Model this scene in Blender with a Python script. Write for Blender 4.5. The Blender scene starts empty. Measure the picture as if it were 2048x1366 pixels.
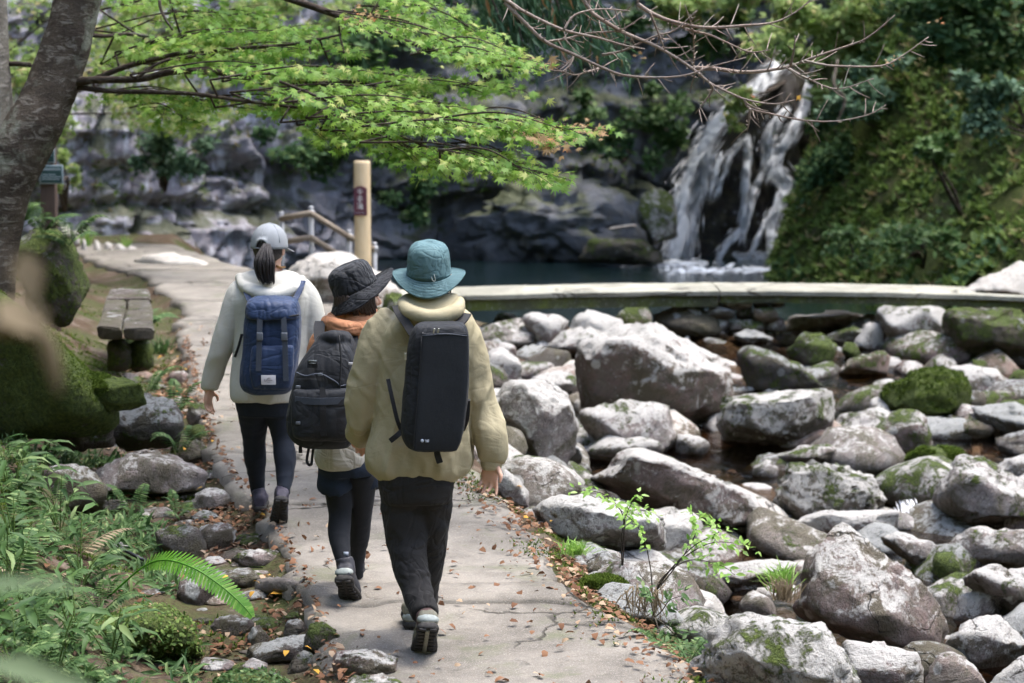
import bpy, bmesh, math, random
import numpy as np
from mathutils import Vector, Matrix

random.seed(7)
RNG = np.random.default_rng(7)
SC = bpy.context.scene
COL = SC.collection

# ------------------------------------------------------------------ camera
FPX = 70.0 / 36.0 * 2048.0            # focal length in pixels of a 2048 wide frame
CAM_H = 2.3
HORIZON = 190.0
PITCH = math.atan((683.0 - HORIZON) / FPX)
CAM = np.array([0.0, 0.0, CAM_H])
cam_data = bpy.data.cameras.new('camera')
cam_data.lens = 70.0
cam_data.sensor_width = 36.0
cam_data.clip_start = 0.05
cam_data.clip_end = 400.0
cam_data.dof.use_dof = True
cam_data.dof.focus_distance = 9.0
cam_data.dof.aperture_fstop = 3.2
cam = bpy.data.objects.new('camera', cam_data)
cam.location = (0, 0, CAM_H)
cam.rotation_euler = (math.pi / 2 - PITCH, 0, 0)
COL.objects.link(cam)
SC.camera = cam

# ------------------------------------------------------------------ light
SUN_EL = math.radians(72)
SUN_DIR = np.array([0.50, 0.16, 0.0]); SUN_DIR /= np.linalg.norm(SUN_DIR)
SUN_DIR = np.append(SUN_DIR[:2] * math.cos(SUN_EL), math.sin(SUN_EL))
world = bpy.data.worlds.new('World')
SC.world = world
world.use_nodes = True
wn = world.node_tree
wn.nodes.clear()
sky = wn.nodes.new('ShaderNodeTexSky')
sky.sky_type = 'NISHITA'
sky.sun_disc = False
sky.sun_elevation = SUN_EL
sky.sun_rotation = math.atan2(SUN_DIR[0], SUN_DIR[1])
sky.air_density = 1.0
sky.dust_density = 3.0
bg = wn.nodes.new('ShaderNodeBackground')
bg.inputs['Strength'].default_value = 0.15
wo = wn.nodes.new('ShaderNodeOutputWorld')
wn.links.new(sky.outputs[0], bg.inputs[0])
wn.links.new(bg.outputs[0], wo.inputs[0])
sun_data = bpy.data.lights.new('sun', 'SUN')
sun_data.energy = 1.25
sun_data.angle = math.radians(34)
sun_data.color = (1.0, 0.97, 0.92)
sun = bpy.data.objects.new('sun', sun_data)
sun.rotation_euler = Vector(-SUN_DIR).to_track_quat('-Z', 'Y').to_euler()
sun.location = (8, 8, 20)
COL.objects.link(sun)

SC.view_settings.view_transform = 'Standard'
SC.view_settings.look = 'None'
SC.view_settings.gamma = 1.0
SC.view_settings.use_curve_mapping = False
SC.view_settings.exposure = 2.0
SC.render.engine = 'CYCLES'
SC.cycles.use_denoising = True
SC.cycles.use_adaptive_sampling = True
SC.cycles.adaptive_threshold = 0.03
SC.cycles.max_bounces = 4
SC.cycles.diffuse_bounces = 2
SC.cycles.glossy_bounces = 2
SC.cycles.transmission_bounces = 4
SC.cycles.transparent_max_bounces = 5
SC.cycles.caustics_reflective = False
SC.cycles.caustics_refractive = False

# ------------------------------------------------------------------ projection helpers
CP, SP = math.cos(PITCH), math.sin(PITCH)
def ray(px, py):
    a = (px - 1024.0) / FPX
    b = -(py - 683.0) / FPX
    return np.array([a, CP + b * SP, -SP + b * CP])
def at(px, py, Y):
    d = ray(px, py)
    return CAM + d * (Y / d[1])
def gnd(px, py, z=0.0):
    d = ray(px, py)
    return CAM + d * ((z - CAM_H) / d[2])
def proj(P):
    P = np.asarray(P, float)
    q = P - CAM
    w = q[..., 1] * CP - q[..., 2] * SP
    u = q[..., 1] * SP + q[..., 2] * CP
    return np.stack([1024 + FPX * q[..., 0] / w, 683 - FPX * u / w], -1)
def nrm(v):
    v = np.asarray(v, float)
    return v / (np.linalg.norm(v) + 1e-12)

# ------------------------------------------------------------------ noise in numpy
def _hash(ix, iy, iz, seed=0):
    h = (ix.astype(np.int64) * 374761393 + iy.astype(np.int64) * 668265263 + iz.astype(np.int64) * 2147483647 + seed * 1274126177) & 0xffffffff
    h = ((h ^ (h >> 13)) * 1274126177) & 0xffffffff
    h = ((h ^ (h >> 16)) * 2246822519) & 0xffffffff
    return ((h ^ (h >> 15)) & 0xffffff) / float(0xffffff)
def vnoise(P, seed=0):
    P = np.asarray(P, float)
    i = np.floor(P).astype(np.int64)
    f = P - i
    f = f * f * f * (f * (f * 6 - 15) + 10)
    r = 0
    for dx in (0, 1):
        wx = f[:, 0] if dx else 1 - f[:, 0]
        for dy in (0, 1):
            wy = f[:, 1] if dy else 1 - f[:, 1]
            for dz in (0, 1):
                wz = f[:, 2] if dz else 1 - f[:, 2]
                r = r + wx * wy * wz * _hash(i[:, 0] + dx, i[:, 1] + dy, i[:, 2] + dz, seed)
    return r * 2 - 1
def fbm(P, octaves=4, seed=0, gain=0.5):
    P = np.asarray(P, float)
    a, s, r = 1.0, 1.0, 0
    for o in range(octaves):
        r = r + a * vnoise(P * s + 17.3 * o, seed + o)
        a *= gain
        s *= 2.03
    return r
def worley2(P, seed=0):
    P = np.asarray(P, float)
    i = np.floor(P).astype(np.int64)
    best = np.full(len(P), 9e9); sec = best.copy(); cid = np.zeros(len(P))
    z0 = np.zeros(len(P), np.int64)
    for dx in (-1, 0, 1):
        for dy in (-1, 0, 1):
            cx, cy = i[:, 0] + dx, i[:, 1] + dy
            jx = cx + _hash(cx, cy, z0, seed); jy = cy + _hash(cx, cy, z0 + 5, seed)
            d = np.hypot(P[:, 0] - jx, P[:, 1] - jy)
            h = _hash(cx, cy, z0 + 9, seed)
            closer = d < best
            sec = np.where(closer, best, np.minimum(sec, d))
            cid = np.where(closer, h, cid)
            best = np.where(closer, d, best)
    return best, sec, cid
def worley3(P, seed=0):
    P = np.asarray(P, float); i = np.floor(P).astype(np.int64)
    best = np.full(len(P), 9e9); sec = best.copy(); cid = np.zeros(len(P))
    for dx in (-1, 0, 1):
        for dy in (-1, 0, 1):
            for dz in (-1, 0, 1):
                c = i + (dx, dy, dz)
                h = _hash(c[:, 0], c[:, 1], c[:, 2], seed)
                j = c + np.stack([h, (h * 91.7) % 1, (h * 357.1) % 1], -1)
                d = np.linalg.norm(P - j, axis=1); closer = d < best
                sec = np.where(closer, best, np.minimum(sec, d)); cid = np.where(closer, (h * 53.3) % 1, cid); best = np.where(closer, d, best)
    return best, sec, cid
def sstep(a, b, x):
    t = np.clip((x - a) / (b - a), 0, 1)
    return t * t * (3 - 2 * t)

# ------------------------------------------------------------------ object helpers
OFF = {}
def tag(o, label=None, cat=None, group=None, kind=None):
    if label: o['label'] = label
    if cat: o['category'] = cat
    if group: o['group'] = group
    if kind: o['kind'] = kind
    return o
def empty(name, loc, label=None, cat=None, group=None):
    o = bpy.data.objects.new(name, None)
    o.location = tuple(float(c) for c in loc)
    o.empty_display_size = 0.2
    COL.objects.link(o)
    OFF[o.name] = np.array(loc, float)
    return tag(o, label, cat, group)
def mesh_data(name, V, F, mat=None, smooth=True, attrs=None):
    V = np.asarray(V, np.float32)
    me = bpy.data.meshes.new(name)
    if isinstance(F, np.ndarray) and F.ndim == 2:
        n, k = F.shape
        me.vertices.add(len(V)); me.vertices.foreach_set('co', V.ravel())
        me.loops.add(n * k); me.loops.foreach_set('vertex_index', F.astype(np.int32).ravel())
        me.polygons.add(n)
        me.polygons.foreach_set('loop_start', np.arange(0, n * k, k, dtype=np.int32))
        me.polygons.foreach_set('loop_total', np.full(n, k, np.int32))
        me.update(calc_edges=True)
        me.validate()
    else:
        me.from_pydata(V.tolist(), [], [tuple(int(i) for i in f) for f in F])
    if smooth:
        me.polygons.foreach_set('use_smooth', np.ones(len(me.polygons), bool))
    if mat is not None:
        me.materials.append(mat)
    for k, v in (attrs or {}).items():
        a = me.attributes.new(k, 'FLOAT', 'POINT')
        a.data.foreach_set('value', np.asarray(v, np.float32))
    me.update()
    return me
def mk(name, V, F, mat, parent=None, smooth=True, attrs=None, origin=None):
    """World-space vertices -> one mesh object (child vertices are stored relative to the thing's root)."""
    V = np.asarray(V, float)
    if parent is not None:
        off = OFF[parent.name]
    elif origin is not None:
        off = np.asarray(origin, float)
    else:
        off = np.array([(V[:, 0].min() + V[:, 0].max()) / 2, (V[:, 1].min() + V[:, 1].max()) / 2, V[:, 2].min()])
    o = bpy.data.objects.new(name, mesh_data(name, V - off, F, mat, smooth, attrs))
    COL.objects.link(o)
    if parent is not None:
        o.parent = parent
    else:
        o.location = tuple(off)
    OFF[o.name] = off
    return o
def joinVF(parts):
    Vs, Fs, n = [], [], 0
    for V, F in parts:
        V = np.asarray(V, float)
        Vs.append(V)
        if isinstance(F, np.ndarray):
            F = F.tolist()
        Fs.extend([[i + n for i in f] for f in F])
        n += len(V)
    return np.concatenate(Vs), Fs
def catmull(pts, n=6):
    P = np.asarray(pts, float)
    if len(P) < 3:
        t = np.linspace(0, 1, n + 1)[:, None]
        return P[0] * (1 - t) + P[-1] * t
    Q = np.vstack([2 * P[0] - P[1], P, 2 * P[-1] - P[-2]])
    out = []
    for i in range(1, len(Q) - 2):
        p0, p1, p2, p3 = Q[i - 1], Q[i], Q[i + 1], Q[i + 2]
        for t in np.linspace(0, 1, n, endpoint=False):
            out.append(0.5 * ((2 * p1) + (-p0 + p2) * t + (2 * p0 - 5 * p1 + 4 * p2 - p3) * t * t + (-p0 + 3 * p1 - 3 * p2 + p3) * t ** 3))
    out.append(P[-1])
    return np.array(out)
def tube(pts, rad, seg=8, sub=4, flat=1.0, side=None, jit=0.0):
    """Tapered tube along a polyline; rad is one radius per point; flat squeezes it across 'side'."""
    pts = np.asarray(pts, float)
    rad = np.broadcast_to(np.asarray(rad, float), (len(pts),)).astype(float)
    A = catmull(np.column_stack([pts, rad]), sub) if sub > 1 else np.column_stack([pts, rad])
    P, R = A[:, :3], np.maximum(A[:, 3], 1e-4)
    T = np.gradient(P, axis=0)
    T /= np.linalg.norm(T, axis=1)[:, None] + 1e-12
    ref = np.array([0, 0, 1.0]) if side is None else np.asarray(side, float)
    if side is None and abs(T[0] @ ref) > 0.9:
        ref = np.array([0, 1.0, 0])
    V = []
    u = ref - T[0] * (ref @ T[0]); u = nrm(u)
    for p, t, r in zip(P, T, R):
        u = nrm(u - t * (u @ t))
        w = np.cross(t, u)
        for k in range(seg):
            a = 2 * math.pi * k / seg
            V.append(p + (u * math.cos(a) * flat + w * math.sin(a)) * r * (1 + (random.uniform(-jit, jit) if jit else 0)))
    m = len(P)
    F = []
    for i in range(m - 1):
        for k in range(seg):
            k2 = (k + 1) % seg
            F.append([i * seg + k, i * seg + k2, (i + 1) * seg + k2, (i + 1) * seg + k])
    F.append(list(range(seg))[::-1])
    F.append([(m - 1) * seg + k for k in range(seg)])
    return np.array(V), F
def loft(C, U, W, RX, RY, ex=2.0, seg=28):
    """Closed stack of superellipse rings: centres C, axes U/W, radii RX/RY."""
    C = np.asarray(C, float); m = len(C)
    U = np.broadcast_to(np.asarray(U, float), (m, 3)); W = np.broadcast_to(np.asarray(W, float), (m, 3))
    RX = np.broadcast_to(np.asarray(RX, float), (m,)); RY = np.broadcast_to(np.asarray(RY, float), (m,))
    a = np.arange(seg) * 2 * math.pi / seg
    ca, sa = np.cos(a), np.sin(a)
    x = np.sign(ca) * np.abs(ca) ** (2 / ex); y = np.sign(sa) * np.abs(sa) ** (2 / ex)
    V = C[:, None, :] + U[:, None, :] * (RX[:, None] * x[None])[..., None] + W[:, None, :] * (RY[:, None] * y[None])[..., None]
    V = V.reshape(-1, 3)
    F = []
    for i in range(m - 1):
        for k in range(seg):
            k2 = (k + 1) % seg
            F.append([i * seg + k, i * seg + k2, (i + 1) * seg + k2, (i + 1) * seg + k])
    F.append(list(range(seg))[::-1]); F.append([(m - 1) * seg + k for k in range(seg)])
    return V, F
def pxloft(rows, sub=4, ex=2.4, seg=32):
    """rows of (py, x_left, x_right, Y_centre, depth_radius): a body whose outline follows these pixel widths."""
    R = catmull(np.array(rows, float), sub) if sub > 1 else np.array(rows, float)
    C = np.array([at((r[1] + r[2]) / 2, r[0], r[3]) for r in R])
    RX = (R[:, 2] - R[:, 1]) / 2 / FPX * R[:, 3]
    return loft(C, (1, 0, 0), (0, 1, 0), np.maximum(RX, .004), np.maximum(R[:, 4], .004), ex, seg)
def ellipsoid(c, r, seg=20, rings=12, R=None):
    V = []
    for i in range(rings + 1):
        ph = math.pi * i / rings
        for k in range(seg):
            a = 2 * math.pi * k / seg
            V.append([r[0] * math.sin(ph) * math.cos(a), r[1] * math.sin(ph) * math.sin(a), r[2] * math.cos(ph)])
    V = np.array(V)
    if R is not None:
        V = V @ np.asarray(R, float).T
    F = [[i * seg + k, (i + 1) * seg + k, (i + 1) * seg + (k + 1) % seg, i * seg + (k + 1) % seg] for i in range(rings) for k in range(seg)]
    return V + np.asarray(c, float), F
def boxVF(c, s, R=None, bev=0.0):
    bm = bmesh.new()
    bmesh.ops.create_cube(bm, size=1.0)
    for v in bm.verts:
        v.co = Vector((v.co.x * s[0], v.co.y * s[1], v.co.z * s[2]))
    if bev:
        bmesh.ops.bevel(bm, geom=bm.edges[:], offset=bev, segments=2, affect='EDGES', profile=0.6)
    bm.verts.index_update()
    V = np.array([v.co[:] for v in bm.verts]); F = [[v.index for v in f.verts] for f in bm.faces]
    bm.free()
    if R is not None:
        V = V @ np.asarray(R, float).T
    return V + np.asarray(c, float), F
def fuse(parts, voxel=0.008, smooth=4, factor=0.5):
    """Union of closed shapes as one continuous skin (voxel remesh + smoothing); returns V, F(quads/tris), normals."""
    V, F = joinVF(parts)
    me = mesh_data('tmp', V, F)
    o = bpy.data.objects.new('tmp', me)
    COL.objects.link(o)
    m = o.modifiers.new('r', 'REMESH'); m.mode = 'VOXEL'; m.voxel_size = voxel; m.adaptivity = 0.0
    if smooth:
        s = o.modifiers.new('s', 'SMOOTH'); s.factor = factor; s.iterations = smooth
    dg = bpy.context.evaluated_depsgraph_get()
    ev = o.evaluated_get(dg); em = ev.to_mesh()
    n = len(em.vertices)
    co = np.empty(n * 3, np.float32); em.vertices.foreach_get('co', co)
    no = np.empty(n * 3, np.float32); em.vertex_normals.foreach_get('vector', no)
    F2 = [list(p.vertices) for p in em.polygons]
    ev.to_mesh_clear()
    bpy.data.objects.remove(o); bpy.data.meshes.remove(me)
    if all(len(f) == 4 for f in F2):
        F2 = np.array(F2, np.int32)
    return co.reshape(-1, 3).astype(float), F2, no.reshape(-1, 3).astype(float)
def text_vf(s, height, origin, U, W, N, depth=0.002, align='CENTER'):
    cu = bpy.data.curves.new('txt', 'FONT')
    cu.body = s; cu.size = 1.0; cu.align_x = align; cu.align_y = 'CENTER'; cu.extrude = 0.0; cu.resolution_u = 3
    o = bpy.data.objects.new('txt', cu); COL.objects.link(o)
    dg = bpy.context.evaluated_depsgraph_get()
    em = o.evaluated_get(dg).to_mesh()
    V = np.array([v.co[:] for v in em.vertices]).reshape(-1, 3); F = [list(p.vertices) for p in em.polygons]
    o.evaluated_get(dg).to_mesh_clear()
    bpy.data.objects.remove(o); bpy.data.curves.remove(cu)
    if len(V) == 0:
        return None
    V = np.asarray(origin) + np.outer(V[:, 0] * height, U) + np.outer(V[:, 1] * height, W) + np.asarray(N) * depth
    return V, F

# leaf templates: local x = length, y = width, z = up
def tpl_maple():
    ang = [-150, -112, -82, -56, -32, 0]
    rad = [.42, .22, .78, .30, .95, .0]
    pts = [(0, 0, 0)]
    seq = [(-165, .45), (-128, .2), (-78, .8), (-52, .32), (-30, .95), (-14, .36), (0, 1.1), (14, .36), (30, .95), (52, .32), (78, .8), (128, .2), (165, .45)]
    for a, r in seq:
        t = math.radians(a)
        pts.append((r * math.cos(t) * .6, r * math.sin(t) * .6, -.12 * r * r))
    F = [[0, i, i + 1] for i in range(1, len(seq))]
    return np.array(pts), np.array(F)
def tpl_lance(w=.22, droop=.18):
    P = np.array([(0, 0, 0), (.35, -w, .06), (.35, w, .06), (.75, -w * .6, .0), (.75, w * .6, .0), (1, 0, -droop), (.35, 0, 0.02), (.75, 0, -.04)])
    F = np.array([[0, 1, 6], [0, 6, 2], [1, 3, 7], [1, 7, 6], [6, 7, 4], [6, 4, 2], [3, 5, 7], [7, 5, 4]])
    return P, F
def tpl_oval(w=.32):
    P = np.array([(0, 0, 0), (.3, -w, .05), (.3, w, .05), (.75, -w * .75, .02), (.75, w * .75, .02), (1, 0, -.05)])
    F = np.array([[0, 1, 2], [1, 3, 4], [1, 4, 2], [3, 5, 4]])
    return P, F
def tpl_tuft():
    P = np.array([(0, -.16, 0), (0, .16, 0), (.55, 0, .55), (-.1, -.2, 0), (.15, .1, 0), (-.2, .55, .5), (.1, -.1, 0), (-.15, .1, 0), (-.25, -.5, .6)])
    F = np.array([[0, 1, 2], [3, 4, 5], [6, 7, 8]])
    return P, F
T_MAPLE, T_LANCE, T_OVAL, T_TUFT = tpl_maple(), tpl_lance(), tpl_oval(), tpl_tuft()
def cloud(pos, size, tpl, normal=(0, 0, 1), spread=0.6, rng=RNG, heading=None, hspread=math.pi):
    """Many leaves at pos, normals jittered round 'normal'; returns V, F(tri), var."""
    pos = np.asarray(pos, float); n = len(pos)
    P, F = tpl
    N = np.broadcast_to(np.asarray(normal, float), (n, 3)) + rng.normal(0, spread, (n, 3))
    N /= np.linalg.norm(N, axis=1)[:, None] + 1e-9
    if heading is None:
        H = rng.normal(0, 1, (n, 3))
    else:
        H = np.broadcast_to(np.asarray(heading, float), (n, 3)) + rng.normal(0, hspread, (n, 3))
    H -= N * np.sum(H * N, 1)[:, None]
    H /= np.linalg.norm(H, axis=1)[:, None] + 1e-9
    B = np.cross(N, H)
    s = np.broadcast_to(np.asarray(size, float), (n,))
    V = pos[:, None, :] + s[:, None, None] * (P[None, :, 0:1] * H[:, None] + P[None, :, 1:2] * B[:, None] + P[None, :, 2:3] * N[:, None])
    FF = F[None] + (np.arange(n) * len(P))[:, None, None]
    var = np.repeat(rng.random(n), len(P))
    return V.reshape(-1, 3), FF.reshape(-1, F.shape[1]), var
def catVF(parts):
    Vs, Fs, vs, n = [], [], [], 0
    for V, F, v in parts:
        Vs.append(V); Fs.append(F + n); vs.append(v); n += len(V)
    return np.concatenate(Vs), np.concatenate(Fs), np.concatenate(vs)

# ------------------------------------------------------------------ materials
class MB:
    def __init__(self, name):
        self.m = bpy.data.materials.new(name)
        self.m.use_nodes = True
        self.t = self.m.node_tree
        self.t.nodes.clear()
        self.out = self.t.nodes.new('ShaderNodeOutputMaterial')
    def n(self, typ, ins=None, **props):
        nd = self.t.nodes.new('ShaderNode' + typ)
        for k, v in props.items():
            setattr(nd, k, v)
        for k, v in (ins or {}).items():
            s = nd.inputs[k]
            if isinstance(v, bpy.types.NodeSocket):
                self.t.links.new(v, s)
            else:
                s.default_value = v
        return nd
    def pos(self):
        return self.n('NewGeometry').outputs['Position']
    def noise(self, vec, scale, detail=4, rough=.55, dist=0.0):
        return self.n('TexNoise', {'Vector': vec, 'Scale': scale, 'Detail': detail, 'Roughness': rough, 'Distortion': dist}).outputs['Fac']
    def mul(self, vec, xyz):
        return self.n('VectorMath', {0: vec, 1: xyz}, operation='MULTIPLY').outputs[0]
    def math(self, op, a, b=0.0, clamp=False):
        return self.n('Math', {0: a, 1: b}, operation=op, use_clamp=clamp).outputs[0]
    def ramp(self, fac, lo, hi):
        return self.n('MapRange', {'Value': fac, 'From Min': lo, 'From Max': hi}, clamp=True).outputs[0]
    def mix(self, fac, a, b):
        nd = self.t.nodes.new('ShaderNodeMix'); nd.data_type = 'RGBA'
        for idx, v in ((0, fac), (6, a), (7, b)):
            if isinstance(v, bpy.types.NodeSocket):
                self.t.links.new(v, nd.inputs[idx])
            else:
                nd.inputs[idx].default_value = v if idx == 0 else (*v[:3], 1.0)
        return nd.outputs[2]
    def attr(self, name, typ='OBJECT'):
        return self.n('Attribute', attribute_name=name, attribute_type=typ).outputs['Fac']
    def bump(self, h, strength=.4, dist=.02, normal=None):
        ins = {'Height': h, 'Strength': strength, 'Distance': dist}
        if normal is not None: ins['Normal'] = normal
        return self.n('Bump', ins).outputs[0]
    def bsdf(self, col, rough=.8, normal=None, spec=.3, **kw):
        ins = {'Base Color': col if isinstance(col, bpy.types.NodeSocket) else (*col[:3], 1), 'Roughness': rough, 'Specular IOR Level': spec}
        if normal is not None: ins['Normal'] = normal
        for k, v in kw.items(): ins[k.replace('_', ' ')] = v
        return self.n('BsdfPrincipled', ins).outputs[0]
    def done(self, sh):
        self.t.links.new(sh, self.out.inputs['Surface'])
        return self.m

def mat_rock(name, base_a, base_b, base_c, lich=(.60, .585, .555), moss_a=(.035, .055, .012), moss_b=(.12, .16, .032), wet=0.0):
    """Stone with grain, cracks, lichen and moss; obj['moss'], obj['lichen'], obj['tint'] steer each stone (0..1)."""
    b = MB(name); P0 = b.pos()
    rnd = b.n('ObjectInfo').outputs['Random']
    off = b.n('CombineXYZ', {0: b.math('MULTIPLY', rnd, 37.0), 1: b.math('MULTIPLY', rnd, 91.0), 2: b.math('MULTIPLY', rnd, 53.0)}).outputs[0]
    P = b.n('VectorMath', {0: P0, 1: off}, operation='ADD').outputs[0]
    big = b.noise(P, 2.2, 4, .62, .6); med = b.noise(P, 9, 6, .68); fine = b.noise(P, 48, 5, .75); grit = b.noise(P, 150, 3, .7)
    c = b.mix(b.ramp(big, .35, .65), base_a, base_b)
    r2 = b.math('FRACT', b.math('MULTIPLY', rnd, 7.31)); r3 = b.math('FRACT', b.math('MULTIPLY', rnd, 13.7))
    c = b.mix(b.math('MULTIPLY', b.ramp(r2, .3, 1), .8), c, base_c)
    c = b.mix(b.math('MULTIPLY', b.ramp(r3, .55, 1), .7), c, (.13, .12, .085))
    c = b.mix(b.math('MULTIPLY', b.attr('tint'), b.ramp(med, .32, .62)), c, base_c)
    # bedding streaks in a direction of each stone's own
    ax = b.n('VectorRotate', {'Vector': P, 'Angle': b.math('MULTIPLY', rnd, 2.2), 'Axis': (.3, .8, .2)}, rotation_type='AXIS_ANGLE').outputs[0]
    strat = b.noise(b.mul(ax, (2.2, 2.2, 15)), 2.0, 4, .65, 1.0)
    c = b.mix(b.math('MULTIPLY', b.ramp(strat, .52, .68), .5), c, tuple(x * .42 for x in base_b))
    pit = b.ramp(fine, .54, .66)
    c = b.mix(b.math('MULTIPLY', pit, .6), c, tuple(x * .22 for x in base_b))
    alg = b.noise(P, 2.6, 7, .76, .5)
    c = b.mix(b.math('MULTIPLY', b.ramp(alg, .46, .58), .8), c, b.mix(med, (.055, .052, .030), (.13, .115, .075)))
    up = b.n('SeparateXYZ', {0: b.n('NewGeometry').outputs['Normal']}).outputs[2]
    # lichen crust: pale ragged patches and round spots, more on upper faces
    l1 = b.noise(P, 6.5, 8, .8, .6); l2 = b.noise(P, 26, 5, .75)
    lf = b.math('ADD', b.math('MULTIPLY', l1, .72), b.math('MULTIPLY', l2, .28))
    lf = b.math('ADD', lf, b.math('MULTIPLY', up, .15))
    lf = b.math('ADD', lf, b.math('MULTIPLY', b.math('SUBTRACT', r3, .5), -.10))
    lf = b.math('ADD', lf, b.math('MULTIPLY', b.math('SUBTRACT', b.attr('lichen'), .5), .30))
    lmask = b.ramp(lf, .555, .60)
    wv = b.n('TexVoronoi', {'Vector': b.n('VectorMath', {0: P, 1: b.mul(b.n('TexNoise', {'Vector': P, 'Scale': 9.0, 'Detail': 4}).outputs['Color'], (.09, .09, .09))}, operation='ADD').outputs[0], 'Scale': 5.5}).outputs[0]
    spot = b.math('MULTIPLY', b.ramp(wv, .27, .22), b.ramp(b.noise(P, 2.5, 3), .5, .56))
    lmask = b.math('MAXIMUM', lmask, spot)
    lmask = b.math('MULTIPLY', lmask, b.ramp(fine, .70, .56))
    c = b.mix(b.math('MULTIPLY', lmask, .9), c, b.mix(l2, tuple(x * .62 for x in lich), lich))
    # cracks
    ck = b.n('TexVoronoi', {'Vector': b.n('VectorMath', {0: P, 1: b.mul(b.n('TexNoise', {'Vector': P, 'Scale': 4.0, 'Detail': 6}).outputs['Color'], (.4, .4, .4))}, operation='ADD').outputs[0], 'Scale': 1.5}, feature='DISTANCE_TO_EDGE').outputs[0]
    crack = b.math('MULTIPLY', b.math('MULTIPLY', b.ramp(ck, .012, .002), b.ramp(big, .48, .6)), b.ramp(rnd, .45, .6))
    c = b.mix(b.math('MULTIPLY', crack, .85), c, (.03, .028, .022))
    # moss
    m1 = b.noise(P, 4.6, 8, .76, .4); m2 = b.noise(P, 38, 4, .75)
    mf = b.math('ADD', m1, b.math('MULTIPLY', b.math('SUBTRACT', m2, .5), .26))
    mf = b.math('ADD', mf, b.math('MULTIPLY', up, .05))
    mf = b.math('ADD', mf, b.math('MULTIPLY', b.math('SUBTRACT', b.attr('moss'), .43), .62))
    mmask = b.ramp(mf, .56, .63)
    c = b.mix(mmask, c, b.mix(b.ramp(m2, .35, .7), moss_a, moss_b))
    h = b.math('ADD', b.math('MULTIPLY', med, .8), b.math('MULTIPLY', fine, .45))
    h = b.math('ADD', h, b.math('MULTIPLY', grit, .15))
    h = b.math('ADD', h, b.math('MULTIPLY', mmask, b.math('MULTIPLY', m2, .9)))
    h = b.math('ADD', h, b.math('MULTIPLY', strat, .45))
    h = b.math('SUBTRACT', h, b.math('MULTIPLY', crack, .8))
    nrmv = b.bump(h, .95, .045)
    r = b.math('SUBTRACT', .9, b.math('MULTIPLY', b.math('SUBTRACT', 1.0, mmask), wet))
    return b.done(b.bsdf(c, r, nrmv, .35))
M = {}
M['rock'] = mat_rock('stream_stone', (.38, .365, .355), (.25, .235, .225), (.20, .135, .125))
M['rock_dark'] = mat_rock('shaded_stone', (.13, .125, .12), (.085, .08, .075), (.10, .075, .065), lich=(.4, .41, .40))  # darker base colours and duller lichen than the stream stone
M['rock_wet'] = mat_rock('wet_stone', (.05, .05, .055), (.028, .027, .028), (.06, .04, .03), lich=(.25, .26, .28), wet=.6)
M['rock_tan'] = mat_rock('tan_stone', (.42, .38, .33), (.34, .29, .25), (.30, .20, .17), lich=(.66, .63, .58))

def mat_cliff():
    b = MB('cliff_rock'); P = b.pos()
    big = b.noise(P, .55, 4, .6, .5); med = b.noise(P, 3.2, 5, .65); fine = b.noise(P, 16, 4, .7)
    up = b.n('SeparateXYZ', {0: b.n('NewGeometry').outputs['Normal']}).outputs[2]
    xyz = b.n('SeparateXYZ', {0: P})
    left = b.ramp(xyz.outputs[0], -2.2, -5.0)
    c = b.mix(b.ramp(big, .35, .65), (.17, .18, .20), (.095, .10, .115))
    c = b.mix(b.ramp(med, .52, .72), c, (.15, .135, .115))
    c = b.mix(b.math('MULTIPLY', left, b.ramp(med, .25, .6)), c, (.36, .33, .37))
    # pale streaks running down the left face
    st = b.noise(b.mul(P, (3.2, 3.2, .42)), 1.3, 4, .62, .3)
    stm = b.math('MULTIPLY', b.ramp(st, .50, .60), b.ramp(left, .25, .85))
    c = b.mix(b.math('MULTIPLY', stm, .85), c, (.60, .60, .66))
    sp = b.noise(P, 5.2, 5, .7)
    c = b.mix(b.math('MULTIPLY', b.ramp(sp, .66, .72), b.math('ADD', .2, b.math('MULTIPLY', left, .7))), c, (.42, .45, .48))
    wv = b.noise(P, 1.1, 5, .6, .3)
    mf = b.math('ADD', wv, b.math('MULTIPLY', up, .22))
    mm = b.ramp(mf, .56, .68)
    c = b.mix(b.math('MULTIPLY', mm, .85), c, b.mix(fine, (.028, .040, .012), (.085, .095, .025)))
    h = b.math('ADD', b.math('MULTIPLY', med, .8), b.math('MULTIPLY', fine, .3))
    return b.done(b.bsdf(c, .62, b.bump(h, .9, .12), .4))
M['cliff'] = mat_cliff()

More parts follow.
